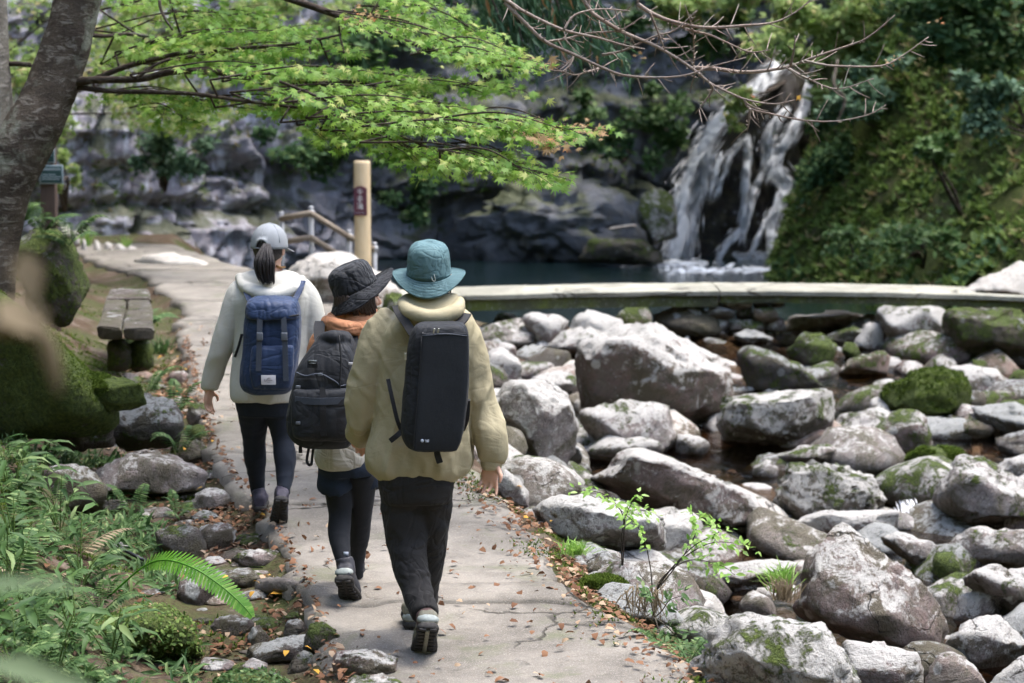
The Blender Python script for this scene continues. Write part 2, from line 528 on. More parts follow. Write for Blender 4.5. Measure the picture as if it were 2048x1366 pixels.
def mat_ground():
    b = MB('forest_soil'); P = b.pos()
    a = b.noise(P, 4, 6, .7); f = b.noise(P, 45, 4, .7); g = b.noise(P, 1.3, 4, .6, .4)
    c = b.mix(b.ramp(f, .3, .7), (.035, .024, .016), (.115, .078, .052))
    c = b.mix(b.ramp(a, .5, .66), c, (.16, .13, .105))
    c = b.mix(b.math('MULTIPLY', b.ramp(b.math('ADD', g, b.math('MULTIPLY', b.math('SUBTRACT', f, .5), .5)), .46, .60), .85), c, b.mix(f, (.022, .036, .010), (.085, .10, .035)))
    h = b.math('ADD', b.math('MULTIPLY', f, .6), b.math('MULTIPLY', a, .8))
    return b.done(b.bsdf(c, .95, b.bump(h, .9, .03), .15))
M['ground'] = mat_ground()
def mat_bank():
    b = MB('mossy_bank'); P = b.pos()
    a = b.noise(P, 1.6, 6, .7, .3); f = b.noise(P, 22, 4, .7); g = b.noise(P, 6, 4, .6)
    c = b.mix(b.ramp(f, .3, .7), (.022, .035, .010), (.075, .095, .022))
    c = b.mix(b.ramp(a, .52, .68), c, (.105, .09, .06))
    c = b.mix(b.math('MULTIPLY', b.ramp(g, .58, .7), .7), c, (.11, .15, .03))
    return b.done(b.bsdf(c, .95, b.bump(b.math('ADD', f, g), .9, .06), .15))
M['bank'] = mat_bank()

def mat_concrete(name, ca, cb, edge_moss=.5):
    b = MB(name); P = b.pos()
    a = b.noise(P, 1.5, 5, .65, .4); f = b.noise(P, 60, 4, .7); m = b.noise(P, 8, 5, .65)
    c = b.mix(b.ramp(a, .3, .7), ca, cb)
    c = b.mix(b.math('MULTIPLY', b.ramp(m, .5, .7), .45), c, tuple(x * .55 for x in cb))
    c = b.mix(b.math('MULTIPLY', b.ramp(f, .55, .7), .35), c, (.10, .095, .085))
    dp = b.noise(P, .9, 6, .7, .6)
    c = b.mix(b.math('MULTIPLY', b.ramp(dp, .46, .60), .62), c, tuple(x * .5 for x in cb))
    agg = b.noise(P, 140, 3, .8)
    c = b.mix(b.math('MULTIPLY', b.ramp(agg, .54, .64), .6), c, tuple(min(1, x * 1.5) for x in ca))
    g = b.noise(P, 2.6, 5, .65, .3)
    c = b.mix(b.math('MULTIPLY', b.ramp(g, .56, .68), edge_moss), c, (.10, .115, .055))
    ck = b.n('TexVoronoi', {'Vector': b.n('VectorMath', {0: P, 1: b.mul(b.n('TexNoise', {'Vector': P, 'Scale': 3.0, 'Detail': 5}).outputs['Color'], (.5, .5, 0))}, operation='ADD').outputs[0], 'Scale': .75}, feature='DISTANCE_TO_EDGE').outputs[0]
    crack = b.math('MULTIPLY', b.ramp(ck, .014, .003), b.ramp(b.noise(P, 1.1, 2), .46, .56))
    c = b.mix(b.math('MULTIPLY', crack, .8), c, (.04, .036, .03))
    h = b.math('ADD', b.math('MULTIPLY', f, .25), b.math('ADD', b.math('MULTIPLY', m, .6), b.math('MULTIPLY', crack, -1.5)))
    return b.done(b.bsdf(c, .88, b.bump(h, .6, .02), .3))
M['path'] = mat_concrete('path_concrete', (.25, .23, .20), (.16, .145, .125))
M['deck'] = mat_concrete('bridge_concrete', (.38, .37, .315), (.28, .275, .22), .4)
def mat_deckside():
    b = MB('mossy_bridge_side'); P = b.pos()
    a = b.noise(P, 3, 5, .65); f = b.noise(P, 25, 4, .7)
    c = b.mix(b.ramp(a, .4, .65), (.075, .08, .05), (.11, .135, .035))
    c = b.mix(b.ramp(f, .55, .7), c, (.22, .23, .19))
    return b.done(b.bsdf(c, .9, b.bump(f, .7, .03), .2))
M['deckside'] = mat_deckside()

def mat_leaf(name, ca, cb, cc=None, trans=.45, rough=.45, spec=.4, pct=.12):
    b = MB(name)
    v = b.n('Attribute', attribute_name='var', attribute_type='GEOMETRY').outputs['Fac']
    P = b.pos()
    n = b.noise(P, 1.6, 3, .6)
    c = b.mix(b.ramp(b.math('ADD', b.math('MULTIPLY', v, .6), b.math('MULTIPLY', n, .6)), .25, .9), ca, cb)
    if cc is not None:
        c = b.mix(b.ramp(v, 1 - pct, 1 - pct + .02), c, cc)
    pr = b.bsdf(c, rough, None, spec)
    tc = b.mix(.5, c, c)
    tr = b.n('BsdfTranslucent', {'Color': tc}).outputs[0]
    return b.done(b.n('MixShader', {0: trans, 1: pr, 2: tr}).outputs[0])
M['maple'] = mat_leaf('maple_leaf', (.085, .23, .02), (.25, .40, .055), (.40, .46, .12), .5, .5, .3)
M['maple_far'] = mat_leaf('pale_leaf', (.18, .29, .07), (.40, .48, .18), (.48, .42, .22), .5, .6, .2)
M['rust'] = mat_leaf('rust_leaf', (.34, .21, .10), (.45, .33, .17), (.50, .22, .09), .45, .6, .2)
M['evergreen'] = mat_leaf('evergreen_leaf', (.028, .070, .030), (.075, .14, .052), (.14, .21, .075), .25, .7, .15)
M['blueleaf'] = mat_leaf('glossy_leaf', (.05, .105, .06), (.12, .20, .115), (.15, .24, .15), .25, .65, .2)
M['cedar'] = mat_leaf('cedar_needle', (.03, .085, .045), (.075, .15, .07), (.25, .14, .06), .25, .5, .3, .05)
M['fern'] = mat_leaf('fern_leaf', (.035, .085, .024), (.10, .18, .055), (.20, .28, .11), .35, .55, .25)
M['fernbright'] = mat_leaf('bright_fern_leaf', (.10, .30, .03), (.20, .44, .06), (.3, .5, .1), .45, .4, .4)  # more vivid green leaf colour for the single arching frond
M['grass'] = mat_leaf('low_green_leaf', (.075, .135, .03), (.20, .285, .07), (.28, .23, .11), .35, .6, .2)
M['sprout'] = mat_leaf('sprout_leaf', (.16, .34, .05), (.34, .52, .12), (.42, .6, .2), .5, .5, .3)
M['dry'] = mat_leaf('dry_leaf', (.095, .045, .026), (.26, .14, .08), (.38, .28, .19), .12, .8, .15, .2)
M['drybright'] = mat_leaf('orange_leaf', (.55, .27, .04), (.62, .38, .06), None, .2, .7, .2)
M['deadfern'] = mat_leaf('withered_leaf', (.26, .205, .135), (.34, .28, .19), None, .3, .8, .1)
M['paleblade'] = mat_leaf('pale_blade', (.13, .19, .10), (.20, .26, .15), None, .4, .6, .2)
M['moss'] = mat_leaf('moss_tuft', (.035, .065, .010), (.12, .17, .028), None, .2, .9, .1)

def mat_bark(name, ca, cb, lich=.5, ring=True):
    b = MB(name); P = b.pos()
    a = b.noise(P, 5, 5, .7, .5); f = b.noise(P, 40, 4, .7)
    r = b.noise(b.mul(P, (6, 6, 15)), 1.4, 5, .7, 1.2)
    c = b.mix(b.ramp(a, .35, .65), ca, cb)
    c = b.mix(b.math('MULTIPLY', b.ramp(r, .52, .62), lich), c, (.30, .28, .25))
    c = b.mix(b.math('MULTIPLY', b.ramp(f, .58, .7), .6), c, (.02, .017, .014))
    g = b.noise(P, 3.1, 5, .7)
    c = b.mix(b.math('MULTIPLY', b.ramp(g, .56, .66), lich), c, (.30, .33, .27))
    h = b.math('ADD', b.math('MULTIPLY', r, .7), b.math('MULTIPLY', f, .5))
    return b.done(b.bsdf(c, .9, b.bump(h, .9, .02), .2))
M['bark'] = mat_bark('maple_bark', (.040, .031, .025), (.095, .077, .061), .5)
M['bark_pale'] = mat_bark('lichen_bark', (.10, .09, .075), (.22, .21, .18), .75)
M['twig'] = mat_bark('dark_twig', (.035, .026, .02), (.06, .045, .035), .2)
M['twig_pale'] = mat_bark('bare_twig', (.24, .18, .15), (.34, .28, .24), .45)
M['bare_dark'] = mat_bark('drift_wood', (.16, .145, .135), (.10, .09, .085), .3)

def mat_simple(name, col, rough=.6, spec=.4, metal=0.0, nscale=0, nstr=.3, var=.25, aniso=(1, 1, 1), sheen=0.0, ndist=.003):
    b = MB(name); P = b.pos()
    c = col
    nv = None
    if nscale:
        f = b.noise(b.mul(P, aniso), nscale, 4, .65)
        lo = tuple(x * (1 - var) for x in col); hi = tuple(min(1, x * (1 + var)) for x in col)
        c = b.mix(b.ramp(f, .3, .7), lo, hi)
        nv = b.bump(f, nstr, ndist)
    kw = {'Metallic': metal}
    if sheen: kw['Sheen_Weight'] = sheen; kw['Sheen_Roughness'] = .5
    return b.done(b.bsdf(c, rough, nv, spec, **kw))
def mat_cloth(name, col, weave=420, var=.12, rough=.85, stain=None, sheen=.02, spec=.2, bstr=.35, crease=0.0, cax=(1, 1, .4), csc=9):
    b = MB(name); P = b.pos()
    w = b.noise(P, weave, 2, .5); l = b.noise(P, 7, 4, .6); k = b.noise(P, 38, 3, .6)
    c = b.mix(b.ramp(w, .3, .7), tuple(x * (1 - var) for x in col), tuple(min(1, x * (1 + var)) for x in col))
    c = b.mix(b.math('MULTIPLY', b.ramp(l, .4, .75), .35), c, stain or tuple(x * .75 for x in col))
    nv = b.bump(b.math('ADD', b.math('MULTIPLY', w, .3), b.math('MULTIPLY', k, .6)), bstr, .004)
    if crease:
        q = b.noise(b.mul(P, cax), csc, 2, .45, 1.1); q2 = b.noise(b.mul(P, (cax[2], 1, cax[0])), csc * 1.9, 2, .45, .9)
        r1 = b.math('ABSOLUTE', b.math('SUBTRACT', q, .5)); r2 = b.math('ABSOLUTE', b.math('SUBTRACT', q2, .5))
        nv = b.bump(b.math('ADD', b.ramp(r1, 0, .12), b.math('MULTIPLY', b.ramp(r2, 0, .10), .45)), crease, .022, nv)
    return b.done(b.bsdf(c, rough, nv, spec, Sheen_Weight=sheen, Sheen_Roughness=.5))
M['jk_olive'] = mat_cloth('khaki_nylon', (.355, .315, .205), 300, .06, .7, (.35, .295, .165), .02, .3, crease=.12, csc=6)
M['jk_white'] = mat_cloth('offwhite_shell', (.50, .495, .455), 300, .05, .75, (.45, .43, .37), .05, .3, crease=.1, csc=6)
M['jk_orange'] = mat_cloth('terracotta_shell', (.42, .19, .095), 300, .07, .75, (.42, .18, .09), .05, .3, crease=.3, cax=(.4, .4, 1))
M['shirt'] = mat_cloth('pale_jersey', (.50, .48, .43), 350, .06, .9, crease=.3)
M['black_cloth'] = mat_cloth('black_cordura', (.012, .014, .018), 500, .35, .75, (.026, .032, .040), .02, .3, .5, crease=.28, csc=6)
M['panel_cloth'] = mat_cloth('charcoal_canvas', (.018, .021, .026), 650, .4, .8, (.022, .028, .034), .03, .25, .5)
M['navy_cloth'] = mat_cloth('navy_nylon', (.008, .026, .078), 450, .2, .62, (.013, .038, .11), .1, .4, crease=.3, csc=6)
M['legging'] = mat_cloth('charcoal_legging', (.018, .020, .025), 600, .25, .85, (.026, .029, .037), .03)
M['legging_navy'] = mat_cloth('navy_legging', (.014, .018, .028), 600, .25, .85, (.02, .028, .042), .03)
M['shorts'] = mat_cloth('navy_shorts', (.018, .027, .046), 500, .25, .85)
M['pants'] = mat_cloth('charcoal_trouser', (.024, .023, .023), 520, .35, .85, (.034, .032, .031), .03, crease=.5, csc=6, cax=(.5, .5, 1))
M['teal_cloth'] = mat_cloth('teal_cotton', (.085, .16, .175), 420, .08, .75, (.075, .145, .165), .02, .3, crease=.25)
M['black_hat'] = mat_cloth('black_cotton', (.010, .012, .016), 420, .3, .75, (.026, .03, .038), .1, .3, crease=.4)
M['grey_cloth'] = mat_cloth('grey_cap_cotton', (.27, .29, .31), 420, .12, .85)
M['web'] = mat_simple('black_webbing', (.014, .015, .018), .7, .3, 0, 300, .3)
M['web_grey'] = mat_simple('slate_webbing', (.045, .055, .075), .7, .3, 0, 300, .3)
M['buckle'] = mat_simple('grey_buckle', (.10, .115, .14), .4, .5)
M['metal'] = mat_simple('zip_metal', (.55, .55, .54), .35, .5, 1.0)
M['patch'] = mat_simple('white_patch', (.56, .55, .58), .8, .2, 0, 200, .2, .06)
M['ink'] = mat_simple('dark_print', (.06, .06, .09), .8)
M['paleink'] = mat_simple('pale_print', (.45, .50, .60), .8)
M['dimink'] = mat_simple('dim_print', (.12, .14, .15), .8)
M['cup'] = mat_simple('bottle_plastic', (.62, .63, .60), .4, .5)
M['shoe_dark'] = mat_simple('dark_shoe', (.035, .036, .045), .65, .4, 0, 60, .4, .35)
M['shoe_purple'] = mat_simple('plum_shoe', (.045, .040, .060), .65, .4, 0, 60, .4, .35)
M['shoe_olive'] = mat_simple('olive_shoe', (.155, .15, .115), .7, .3, 0, 60, .4, .3)
M['shoe_trim'] = mat_simple('pale_shoe_trim', (.30, .335, .32), .55, .4, 0, 60, .3, .2)
M['sole'] = mat_simple('rubber_sole', (.045, .043, .042), .85, .25, 0, 90, .6, .4)
M['sole_pale'] = mat_simple('pale_rubber', (.25, .24, .195), .85, .25, 0, 90, .4, .2)
M['sock'] = mat_cloth('maroon_sock', (.13, .085, .08), 300, .2, .95)
def mat_skin():
    b = MB('skin'); P = b.pos()
    a = b.noise(P, 30, 3, .6)
    c = b.mix(a, (.58, .345, .25), (.66, .42, .32))
    return b.done(b.bsdf(c, .5, None, .4, Subsurface_Weight=.12, Subsurface_Scale=.01))
M['skin'] = mat_skin()
M['hair'] = mat_simple('dark_hair', (.016, .012, .013), .38, .5, 0, 130, .9, .6, (8, 8, .5), 0, .004)
M['hair_brown'] = mat_simple('brown_hair', (.045, .026, .018), .4, .5, 0, 130, .9, .6, (8, 8, .5), 0, .004)
M['eye'] = mat_simple('eye', (.05, .03, .02), .2, .5)
def mat_wood(name, ca, cb, sc=6):
    b = MB(name); P = b.pos()
    a = b.noise(b.mul(P, (9, 9, .8)), sc, 4, .6, .5); g = b.noise(P, 3, 4, .6)
    c = b.mix(b.ramp(a, .3, .7), ca, cb)
    c = b.mix(b.math('MULTIPLY', b.ramp(g, .5, .7), .4), c, tuple(x * .6 for x in cb))
    return b.done(b.bsdf(c, .7, b.bump(a, .4, .01), .3))
M['postwood'] = mat_wood('pale_post_wood', (.66, .54, .36), (.56, .42, .25))
M['railwood'] = mat_wood('weathered_rail_wood', (.24, .20, .155), (.18, .145, .11))
M['darkwood'] = mat_wood('dark_post_wood', (.05, .035, .028), (.085, .055, .042))
M['steel'] = mat_simple('galvanised_steel', (.30, .31, .33), .5, .5, .3, 30, .2, .2)
M['plaque'] = mat_simple('maroon_plaque', (.105, .030, .050), .5, .4)
M['white'] = mat_simple('white_paint', (.78, .78, .78), .6, .3)
M['greenboard'] = mat_simple('dark_green_board', (.018, .055, .055), .5, .4, 0, 12, .1, .3)
M['boardframe'] = mat_simple('pale_board_frame', (.22, .27, .29), .5, .4)
M['hose'] = mat_simple('black_hose', (.012, .012, .015), .35, .5)

def mat_pool():
    b = MB('pool_water'); P = b.pos()
    w1 = b.noise(b.mul(P, (1, 2.2, 1)), 2.2, 3, .55, .3); w2 = b.noise(b.mul(P, (1, 2.5, 1)), 9, 3, .6)
    h = b.math('ADD', w1, b.math('MULTIPLY', w2, .45))
    return b.done(b.bsdf((.006, .014, .016), .06, b.bump(h, .22, .05), .5))
M['pool'] = mat_pool()
def mat_stream():
    b = MB('stream_water'); P = b.pos()
    w = b.math('ADD', b.noise(P, 5, 3, .6, .6), b.math('MULTIPLY', b.noise(P, 22, 3, .6), .4))
    nv = b.bump(w, .45, .03)
    gl = b.n('BsdfGlossy', {'Color': (1, 1, 1, 1), 'Roughness': .06, 'Normal': nv}).outputs[0]
    tr = b.n('BsdfTransparent', {'Color': (.45, .34, .24, 1)}).outputs[0]
    fr = b.n('Fresnel', {'IOR': 1.33, 'Normal': nv}).outputs[0]
    return b.done(b.n('MixShader', {0: fr, 1: tr, 2: gl}).outputs[0])
M['stream'] = mat_stream()
def mat_foam(name, col, tr=.35):
    """Aerated water: scatters light from all sides, so its shading normal leans to the open sky."""
    b = MB(name)
    v = b.n('Attribute', attribute_name='var', attribute_type='GEOMETRY').outputs['Fac']
    c = b.mix(v, tuple(x * .80 for x in col), col)
    nm = b.n('VectorMath', {0: b.mul(b.n('NewGeometry').outputs['Normal'], (.35, .35, .35)), 1: (0, -.30, .85)}, operation='ADD').outputs[0]
    nm = b.n('VectorMath', {0: nm}, operation='NORMALIZE').outputs[0]
    df = b.n('BsdfDiffuse', {'Color': c, 'Normal': nm}).outputs[0]
    gl = b.n('BsdfGlossy', {'Color': (.9, .95, 1, 1), 'Roughness': .35}).outputs[0]
    sh = b.n('MixShader', {0: .06, 1: df, 2: gl}).outputs[0]
    return b.done(b.n('MixShader', {0: tr, 1: sh, 2: b.n('BsdfTransparent').outputs[0]}).outputs[0])
M['foam'] = mat_foam('falling_water', (.93, .95, .98), .12)
M['foamflat'] = mat_foam('white_foam', (.70, .76, .84), .2)

# ------------------------------------------------------------------ terrain
PL = np.array([[-4, 1.9], [3, .35], [6, -.33], [7.8, -.72], [9.3, -1.02], [10.5, -1.27], [11.6, -1.62], [12.9, -1.97], [15, -2.4], [18, -2.97], [22.3, -3.77], [25.4, -4.7], [27.5, -5.7], [29.5, -6.5], [32, -7.5], [46, -9]])
PR = np.array([[-4, 3.1], [3, 1.75], [6, 1.12], [7.8, .73], [8.7, .47], [9.34, .27], [10.5, .12], [11.6, -.19], [12.9, -.36], [15, -.7], [18, -1.2], [22.3, -1.5], [25.4, -2.9], [27.5, -3.9], [29.5, -4.7], [32, -5.6], [46, -7]])
BASE = np.array([[8, 11], [15, 8.6], [20, 7.3], [24, 6.3], [27, 5.6], [30, 4.9], [33, 4.35], [36, 4.9], [40, 5.3], [46, 6]])
def Lx(Y): return np.interp(Y, PL[:, 0], PL[:, 1])
def Rx(Y): return np.interp(Y, PR[:, 0], PR[:, 1])
def bed(Y):
    return np.interp(Y, [4, 9, 13, 17, 20, 22.6, 23.2, 24.4, 25.4], [-.95, -1.0, -1.08, -1.0, -.84, -.58, -.46, -.46, -2.2])
def TZ(X, Y, rough=True):
    X = np.asarray(X, float); Y = np.asarray(Y, float)
    dr = X - Rx(Y); dl = Lx(Y) - X
    P = np.stack([X, Y, np.zeros_like(X)], -1).reshape(-1, 3)
    n1 = fbm(P * .9, 3, 3).reshape(X.shape); n2 = fbm(P * 4.0, 3, 9).reshape(X.shape)
    z = np.full(X.shape, -0.05)
    drop = -.16 * sstep(.05, .32, dr)
    zr = -.05 + drop * (1 - sstep(.25, 1.7, dr)) + bed(Y) * sstep(.25, 1.7, dr) + (.10 * n1 + .05 * n2) * sstep(0, .6, dr)
    near = 1 - sstep(21.0, 24.0, Y)
    zl = -.075 * sstep(0, .1, dl) + .05 * sstep(.25, .9, dl) + .28 * sstep(.7, 1.6, dl) * near + 1.05 * sstep(1.4, 3.4, dl) * near + (.07 * n1 + .035 * n2) * sstep(.2, .8, dl)
    return np.where(dr > 0, zr, np.where(dl > 0, zl - .05, z))
gy = np.concatenate([np.arange(-4, 6, .25), np.arange(6, 16, .07), np.arange(16, 26, .12), np.arange(26, 47, .4)])
gx = np.concatenate([np.arange(-30, -8, 1.2), np.arange(-8, -5, .2), np.arange(-5, 4.5, .07), np.arange(4.5, 9, .2), np.arange(9, 30, 1.2)])
GX, GY = np.meshgrid(gx, gy)
GZ = TZ(GX, GY)
nX, nY = len(gx), len(gy)
idx = (np.arange(nY - 1)[:, None] * nX + np.arange(nX - 1)[None]).ravel()
mk('ground', np.stack([GX, GY, GZ], -1).reshape(-1, 3), np.stack([idx, idx + 1, idx + 1 + nX, idx + nX], -1), M['ground'], origin=(0, 0, 0))['kind'] = 'structure'
def hit(px, py):
    d = ray(px, py)
    t = np.linspace(4, 44, 900)
    P = CAM + d[None] * t[:, None]
    below = P[:, 2] < TZ(P[:, 0], P[:, 1])
    i = int(np.argmax(below)) if below.any() else len(t) - 1
    return P[i]
def hit_surface(px, py):
    """First point of ground or stream surface along the pixel's ray."""
    d = ray(px, py)
    t = np.linspace(4, 44, 900)
    P = CAM + d[None] * t[:, None]
    s = np.maximum(TZ(P[:, 0], P[:, 1]), np.where((P[:, 0] - Rx(P[:, 1]) > 1.0) & (P[:, 1] < 23), bed(P[:, 1]) + .045, -9))
    below = P[:, 2] < s
    return P[int(np.argmax(below))] if below.any() else P[-1]

# path: concrete slabs
path = empty('path', (0, 8, 0)); path['kind'] = 'structure'
joints = [gnd(900, y)[1] for y in (1900, 1470, 1207, 1171, 1010, 905, 820, 748, 690, 640, 602, 566, 540)] + [31.0]
for k in range(len(joints) - 1):
    y0, y1 = joints[k] + .006, joints[k + 1] - .006
    ny = max(3, int((y1 - y0) / .07)); nx = 26
    if y0 > 20: ny = max(3, int((y1 - y0) / .2))
    ys = np.linspace(y0, y1, ny); us = np.linspace(0, 1, nx)
    U, Y = np.meshgrid(us, ys)
    ej = fbm(np.stack([ys * 3.1, ys * 0, ys * 0 + k], -1), 4, 21) * .07
    ej2 = fbm(np.stack([ys * 3.3, ys * 0 + 7, ys * 0 + k], -1), 4, 23) * .06
    X = (Lx(ys) + ej)[:, None] * (1 - U) + (Rx(ys) + ej2)[:, None] * U
    jn = fbm(np.stack([X.ravel() * 2.5, X.ravel() * 0 + k, X.ravel() * 0], -1), 3, 5).reshape(X.shape) * .02
    Y = Y + jn * np.where((np.arange(ny) == 0) | (np.arange(ny) == ny - 1), 1, 0)[:, None]
    Pn = np.stack([X, Y, X * 0], -1).reshape(-1, 3)
    tilt = random.uniform(-.008, .012)
    Z = .012 * fbm(Pn * 1.3, 3, 31).reshape(X.shape) + .006 * fbm(Pn * 7, 3, 33).reshape(X.shape) + tilt
    ed = np.minimum(np.minimum(U, 1 - U) * 1.5, .08) / .08
    Z = Z - .03 * (1 - ed) ** 2
    if y0 < 8.9:   # the nearest stretch is worn, stony and uneven on its left
        wn_ = sstep(.5, .0, U)
        Z = Z + wn_ * .035 * fbm(Pn * 4.2, 3, 41).reshape(X.shape)
    V = np.stack([X, Y, Z], -1).reshape(-1, 3)
    ix = (np.arange(ny - 1)[:, None] * nx + np.arange(nx - 1)[None]).ravel()
    F = np.stack([ix, ix + 1, ix + 1 + nx, ix + nx], -1).tolist()
    ring = list(range(nx)) + [i * nx + nx - 1 for i in range(1, ny)] + [(ny - 1) * nx + i for i in range(nx - 2, -1, -1)] + [i * nx for i in range(ny - 2, 0, -1)]
    n0 = len(V)
    V = np.vstack([V, V[ring] - [0, 0, .14]])
    for i in range(len(ring)):
        j = (i + 1) % len(ring)
        F.append([ring[j], ring[i], n0 + i, n0 + j])
    mk('slab', V, F, M['path'], path)

# pool and stream
def sheet(name, x0, x1, y0, y1, z, mat, nx=40, ny=40):
    X, Y = np.meshgrid(np.linspace(x0, x1, nx), np.linspace(y0, y1, ny))
    i = (np.arange(ny - 1)[:, None] * nx + np.arange(nx - 1)[None]).ravel()
    o = mk(name, np.stack([X, Y, X * 0 + z], -1).reshape(-1, 3), np.stack([i, i + 1, i + 1 + nx, i + nx], -1), mat, origin=((x0 + x1) / 2, (y0 + y1) / 2, z))
    o['kind'] = 'structure'
    return o
sheet('pool_water', -9, 9, 24.5, 43, -.8, M['pool'])
Xs, Ys = np.meshgrid(np.linspace(-1.5, 9.5, 12), np.linspace(4, 23.0, 60))
ixs = (np.arange(59)[:, None] * 12 + np.arange(11)[None]).ravel()
mk('stream_water', np.stack([Xs, Ys, bed(Ys) + .045], -1).reshape(-1, 3), np.stack([ixs, ixs + 1, ixs + 13, ixs + 12], -1), M['stream'], origin=(3, 14, -1))['kind'] = 'structure'

# ------------------------------------------------------------------ cliff
CPT = catmull(np.array([[-26, 22], [-16, 27.5], [-9.5, 31.8], [-6.0, 34.6], [-1.5, 38.0], [2.5, 39.9], [5.0, 40.8], [7.0, 40.6], [12, 39]]), 10)
seg_l = np.append(0, np.cumsum(np.linalg.norm(np.diff(CPT, axis=0), axis=1)))
nu, nv = 700, 200
us = np.linspace(0, seg_l[-1], nu); vs = np.linspace(-1.8, 8.6, nv)
CX = np.interp(us, seg_l, CPT[:, 0]); CY = np.interp(us, seg_l, CPT[:, 1])
tx, ty = np.gradient(CX), np.gradient(CY); tl = np.hypot(tx, ty)
NX, NY = ty / tl, -tx / tl             # towards the pool
UU, VV = np.meshgrid(us, vs)
Pc = np.stack([UU.ravel(), VV.ravel(), np.zeros(UU.size)], -1)
warp = np.stack([fbm(Pc * .6, 3, 51), fbm(Pc * .6 + 40, 3, 52)], -1)
def cells(sx, sy, wp, seed):
    """Broken faces: every cell has its own set-back and its own tilt, so blocks stay planar and sharp edged."""
    q = np.stack([UU.ravel() / sx, VV.ravel() / sy], -1) + warp * wp
    a1, a2, ci = worley2(q, seed)
    k = np.floor(ci * 9973).astype(np.int64); z0_ = np.zeros_like(k)
    tx_ = _hash(k, z0_, z0_ + 1, seed) - .5; ty_ = _hash(k, z0_, z0_ + 2, seed) - .5
    fx = np.sin(UU.ravel() / sx * 1.9 + ci * 40); 
    return ci, tx_, ty_, a2 - a1, a1
c1, t1x, t1y, e1, r1 = cells(1.9, 2.6, .30, 3)
c2, t2x, t2y, e2, r2 = cells(.75, .55, .30, 8)
c3, t3x, t3y, e3, r3 = cells(.28, .2, .2, 12)
uu, vv = UU.ravel(), VV.ravel()
disp = .75 * (c1 - .5) + .55 * t1x * np.mod(uu, 2.3) * .6 + .5 * t1y * np.mod(vv, 1.7) * .5
disp += .34 * (c2 - .5) + .4 * t2x * np.mod(uu, .9) * .5 + .4 * t2y * np.mod(vv, .6) * .5
disp += .09 * (c3 - .5)
disp -= .22 * np.clip(1 - e1 / .05, 0, 1) + .09 * np.clip(1 - e2 / .07, 0, 1)
disp += .45 * fbm(Pc * .22, 2, 60) + .05 * fbm(Pc * 3.4, 3, 62)
led = fbm(np.stack([Pc[:, 0] * .12, Pc[:, 1] * 1.1, Pc[:, 2]], -1), 2, 66)
disp += .30 * np.sign(led) * np.abs(led) ** .5
disp -= .30 * np.exp(-((vv - .35 - .12 * np.sin(uu * .9)) / .12) ** 2) * (uu < 26)
disp -= .06 * np.maximum(VV.ravel(), 0) ** 1.5
disp = disp.reshape(UU.shape)
CV = np.stack([CX[None] + NX[None] * disp, CY[None] + NY[None] * disp, VV], -1).reshape(-1, 3)
ix = (np.arange(nv - 1)[:, None] * nu + np.arange(nu - 1)[None]).ravel()
cliff = mk('cliff', CV, np.stack([ix, ix + 1, ix + 1 + nu, ix + nu], -1), M['cliff'], origin=(0, 38, -1.8))
cliff['kind'] = 'structure'
# wooded rise behind the cliff top, closing the valley
Y2 = np.linspace(0, 22, 40); U2 = np.linspace(0, seg_l[-1], 90)
A, B = np.meshgrid(U2, Y2)
hx = np.interp(A, us, CX) - np.interp(A, us, NX) * (B + .6); hy = np.interp(A, us, CY) - np.interp(A, us, NY) * (B + .6)
hz = 8.2 + B * .75 + fbm(np.stack([A.ravel() * .4, B.ravel() * .4, B.ravel() * 0], -1), 3, 71).reshape(A.shape) * .6
ix = (np.arange(39)[:, None] * 90 + np.arange(89)[None]).ravel()
mk('hill', np.stack([hx, hy, hz], -1).reshape(-1, 3), np.stack([ix, ix + 1, ix + 91, ix + 90], -1), M['bank'], origin=(0, 45, 8))['kind'] = 'structure'

# unseen slope added left of and behind the viewpoint to block low sky light
hp0 = np.array([[-30, 34], [-17, 26], [-9.5, 22], [-7.6, 16], [-7.0, 9], [-6.2, 2], [-4.5, -4], [0, -7], [6, -7.5], [12, -5], [20, 0]])
hc_ = catmull(hp0, 8); tn_ = np.gradient(hc_, axis=0); tn_ /= np.linalg.norm(tn_, axis=1)[:, None]
on_ = np.column_stack([tn_[:, 1], -tn_[:, 0]])            # away from the stream
on_ = np.where((on_ @ np.array([0, 0.0]))[:, None] == 0, on_, on_)
ctr = np.array([2, 14.0]); flip = np.sign(np.sum((hc_ - ctr) * on_, 1)); on_ = on_ * flip[:, None]
dd = np.concatenate([np.linspace(0, 6, 18), np.linspace(7, 22, 8)])
hv = hc_[:, None, :] + on_[:, None, :] * dd[None, :, None]
hz2 = 1.0 + dd[None] * 1.25 + fbm(np.column_stack([hv.reshape(-1, 2) * .35, np.zeros(hv.shape[0] * hv.shape[1])]), 3, 75).reshape(hv.shape[:2]) * 1.1 * np.minimum(dd[None], 1)
hz2[:, 0] = -.5
nh = len(dd); ixh = (np.arange(len(hc_) - 1)[:, None] * nh + np.arange(nh - 1)[None]).ravel()
mk('hill', np.concatenate([hv, hz2[..., None]], -1).reshape(-1, 3), np.stack([ixh, ixh + 1, ixh + nh + 1, ixh + nh], -1), M['bank'], origin=(-8, 8, 0))['kind'] = 'structure'

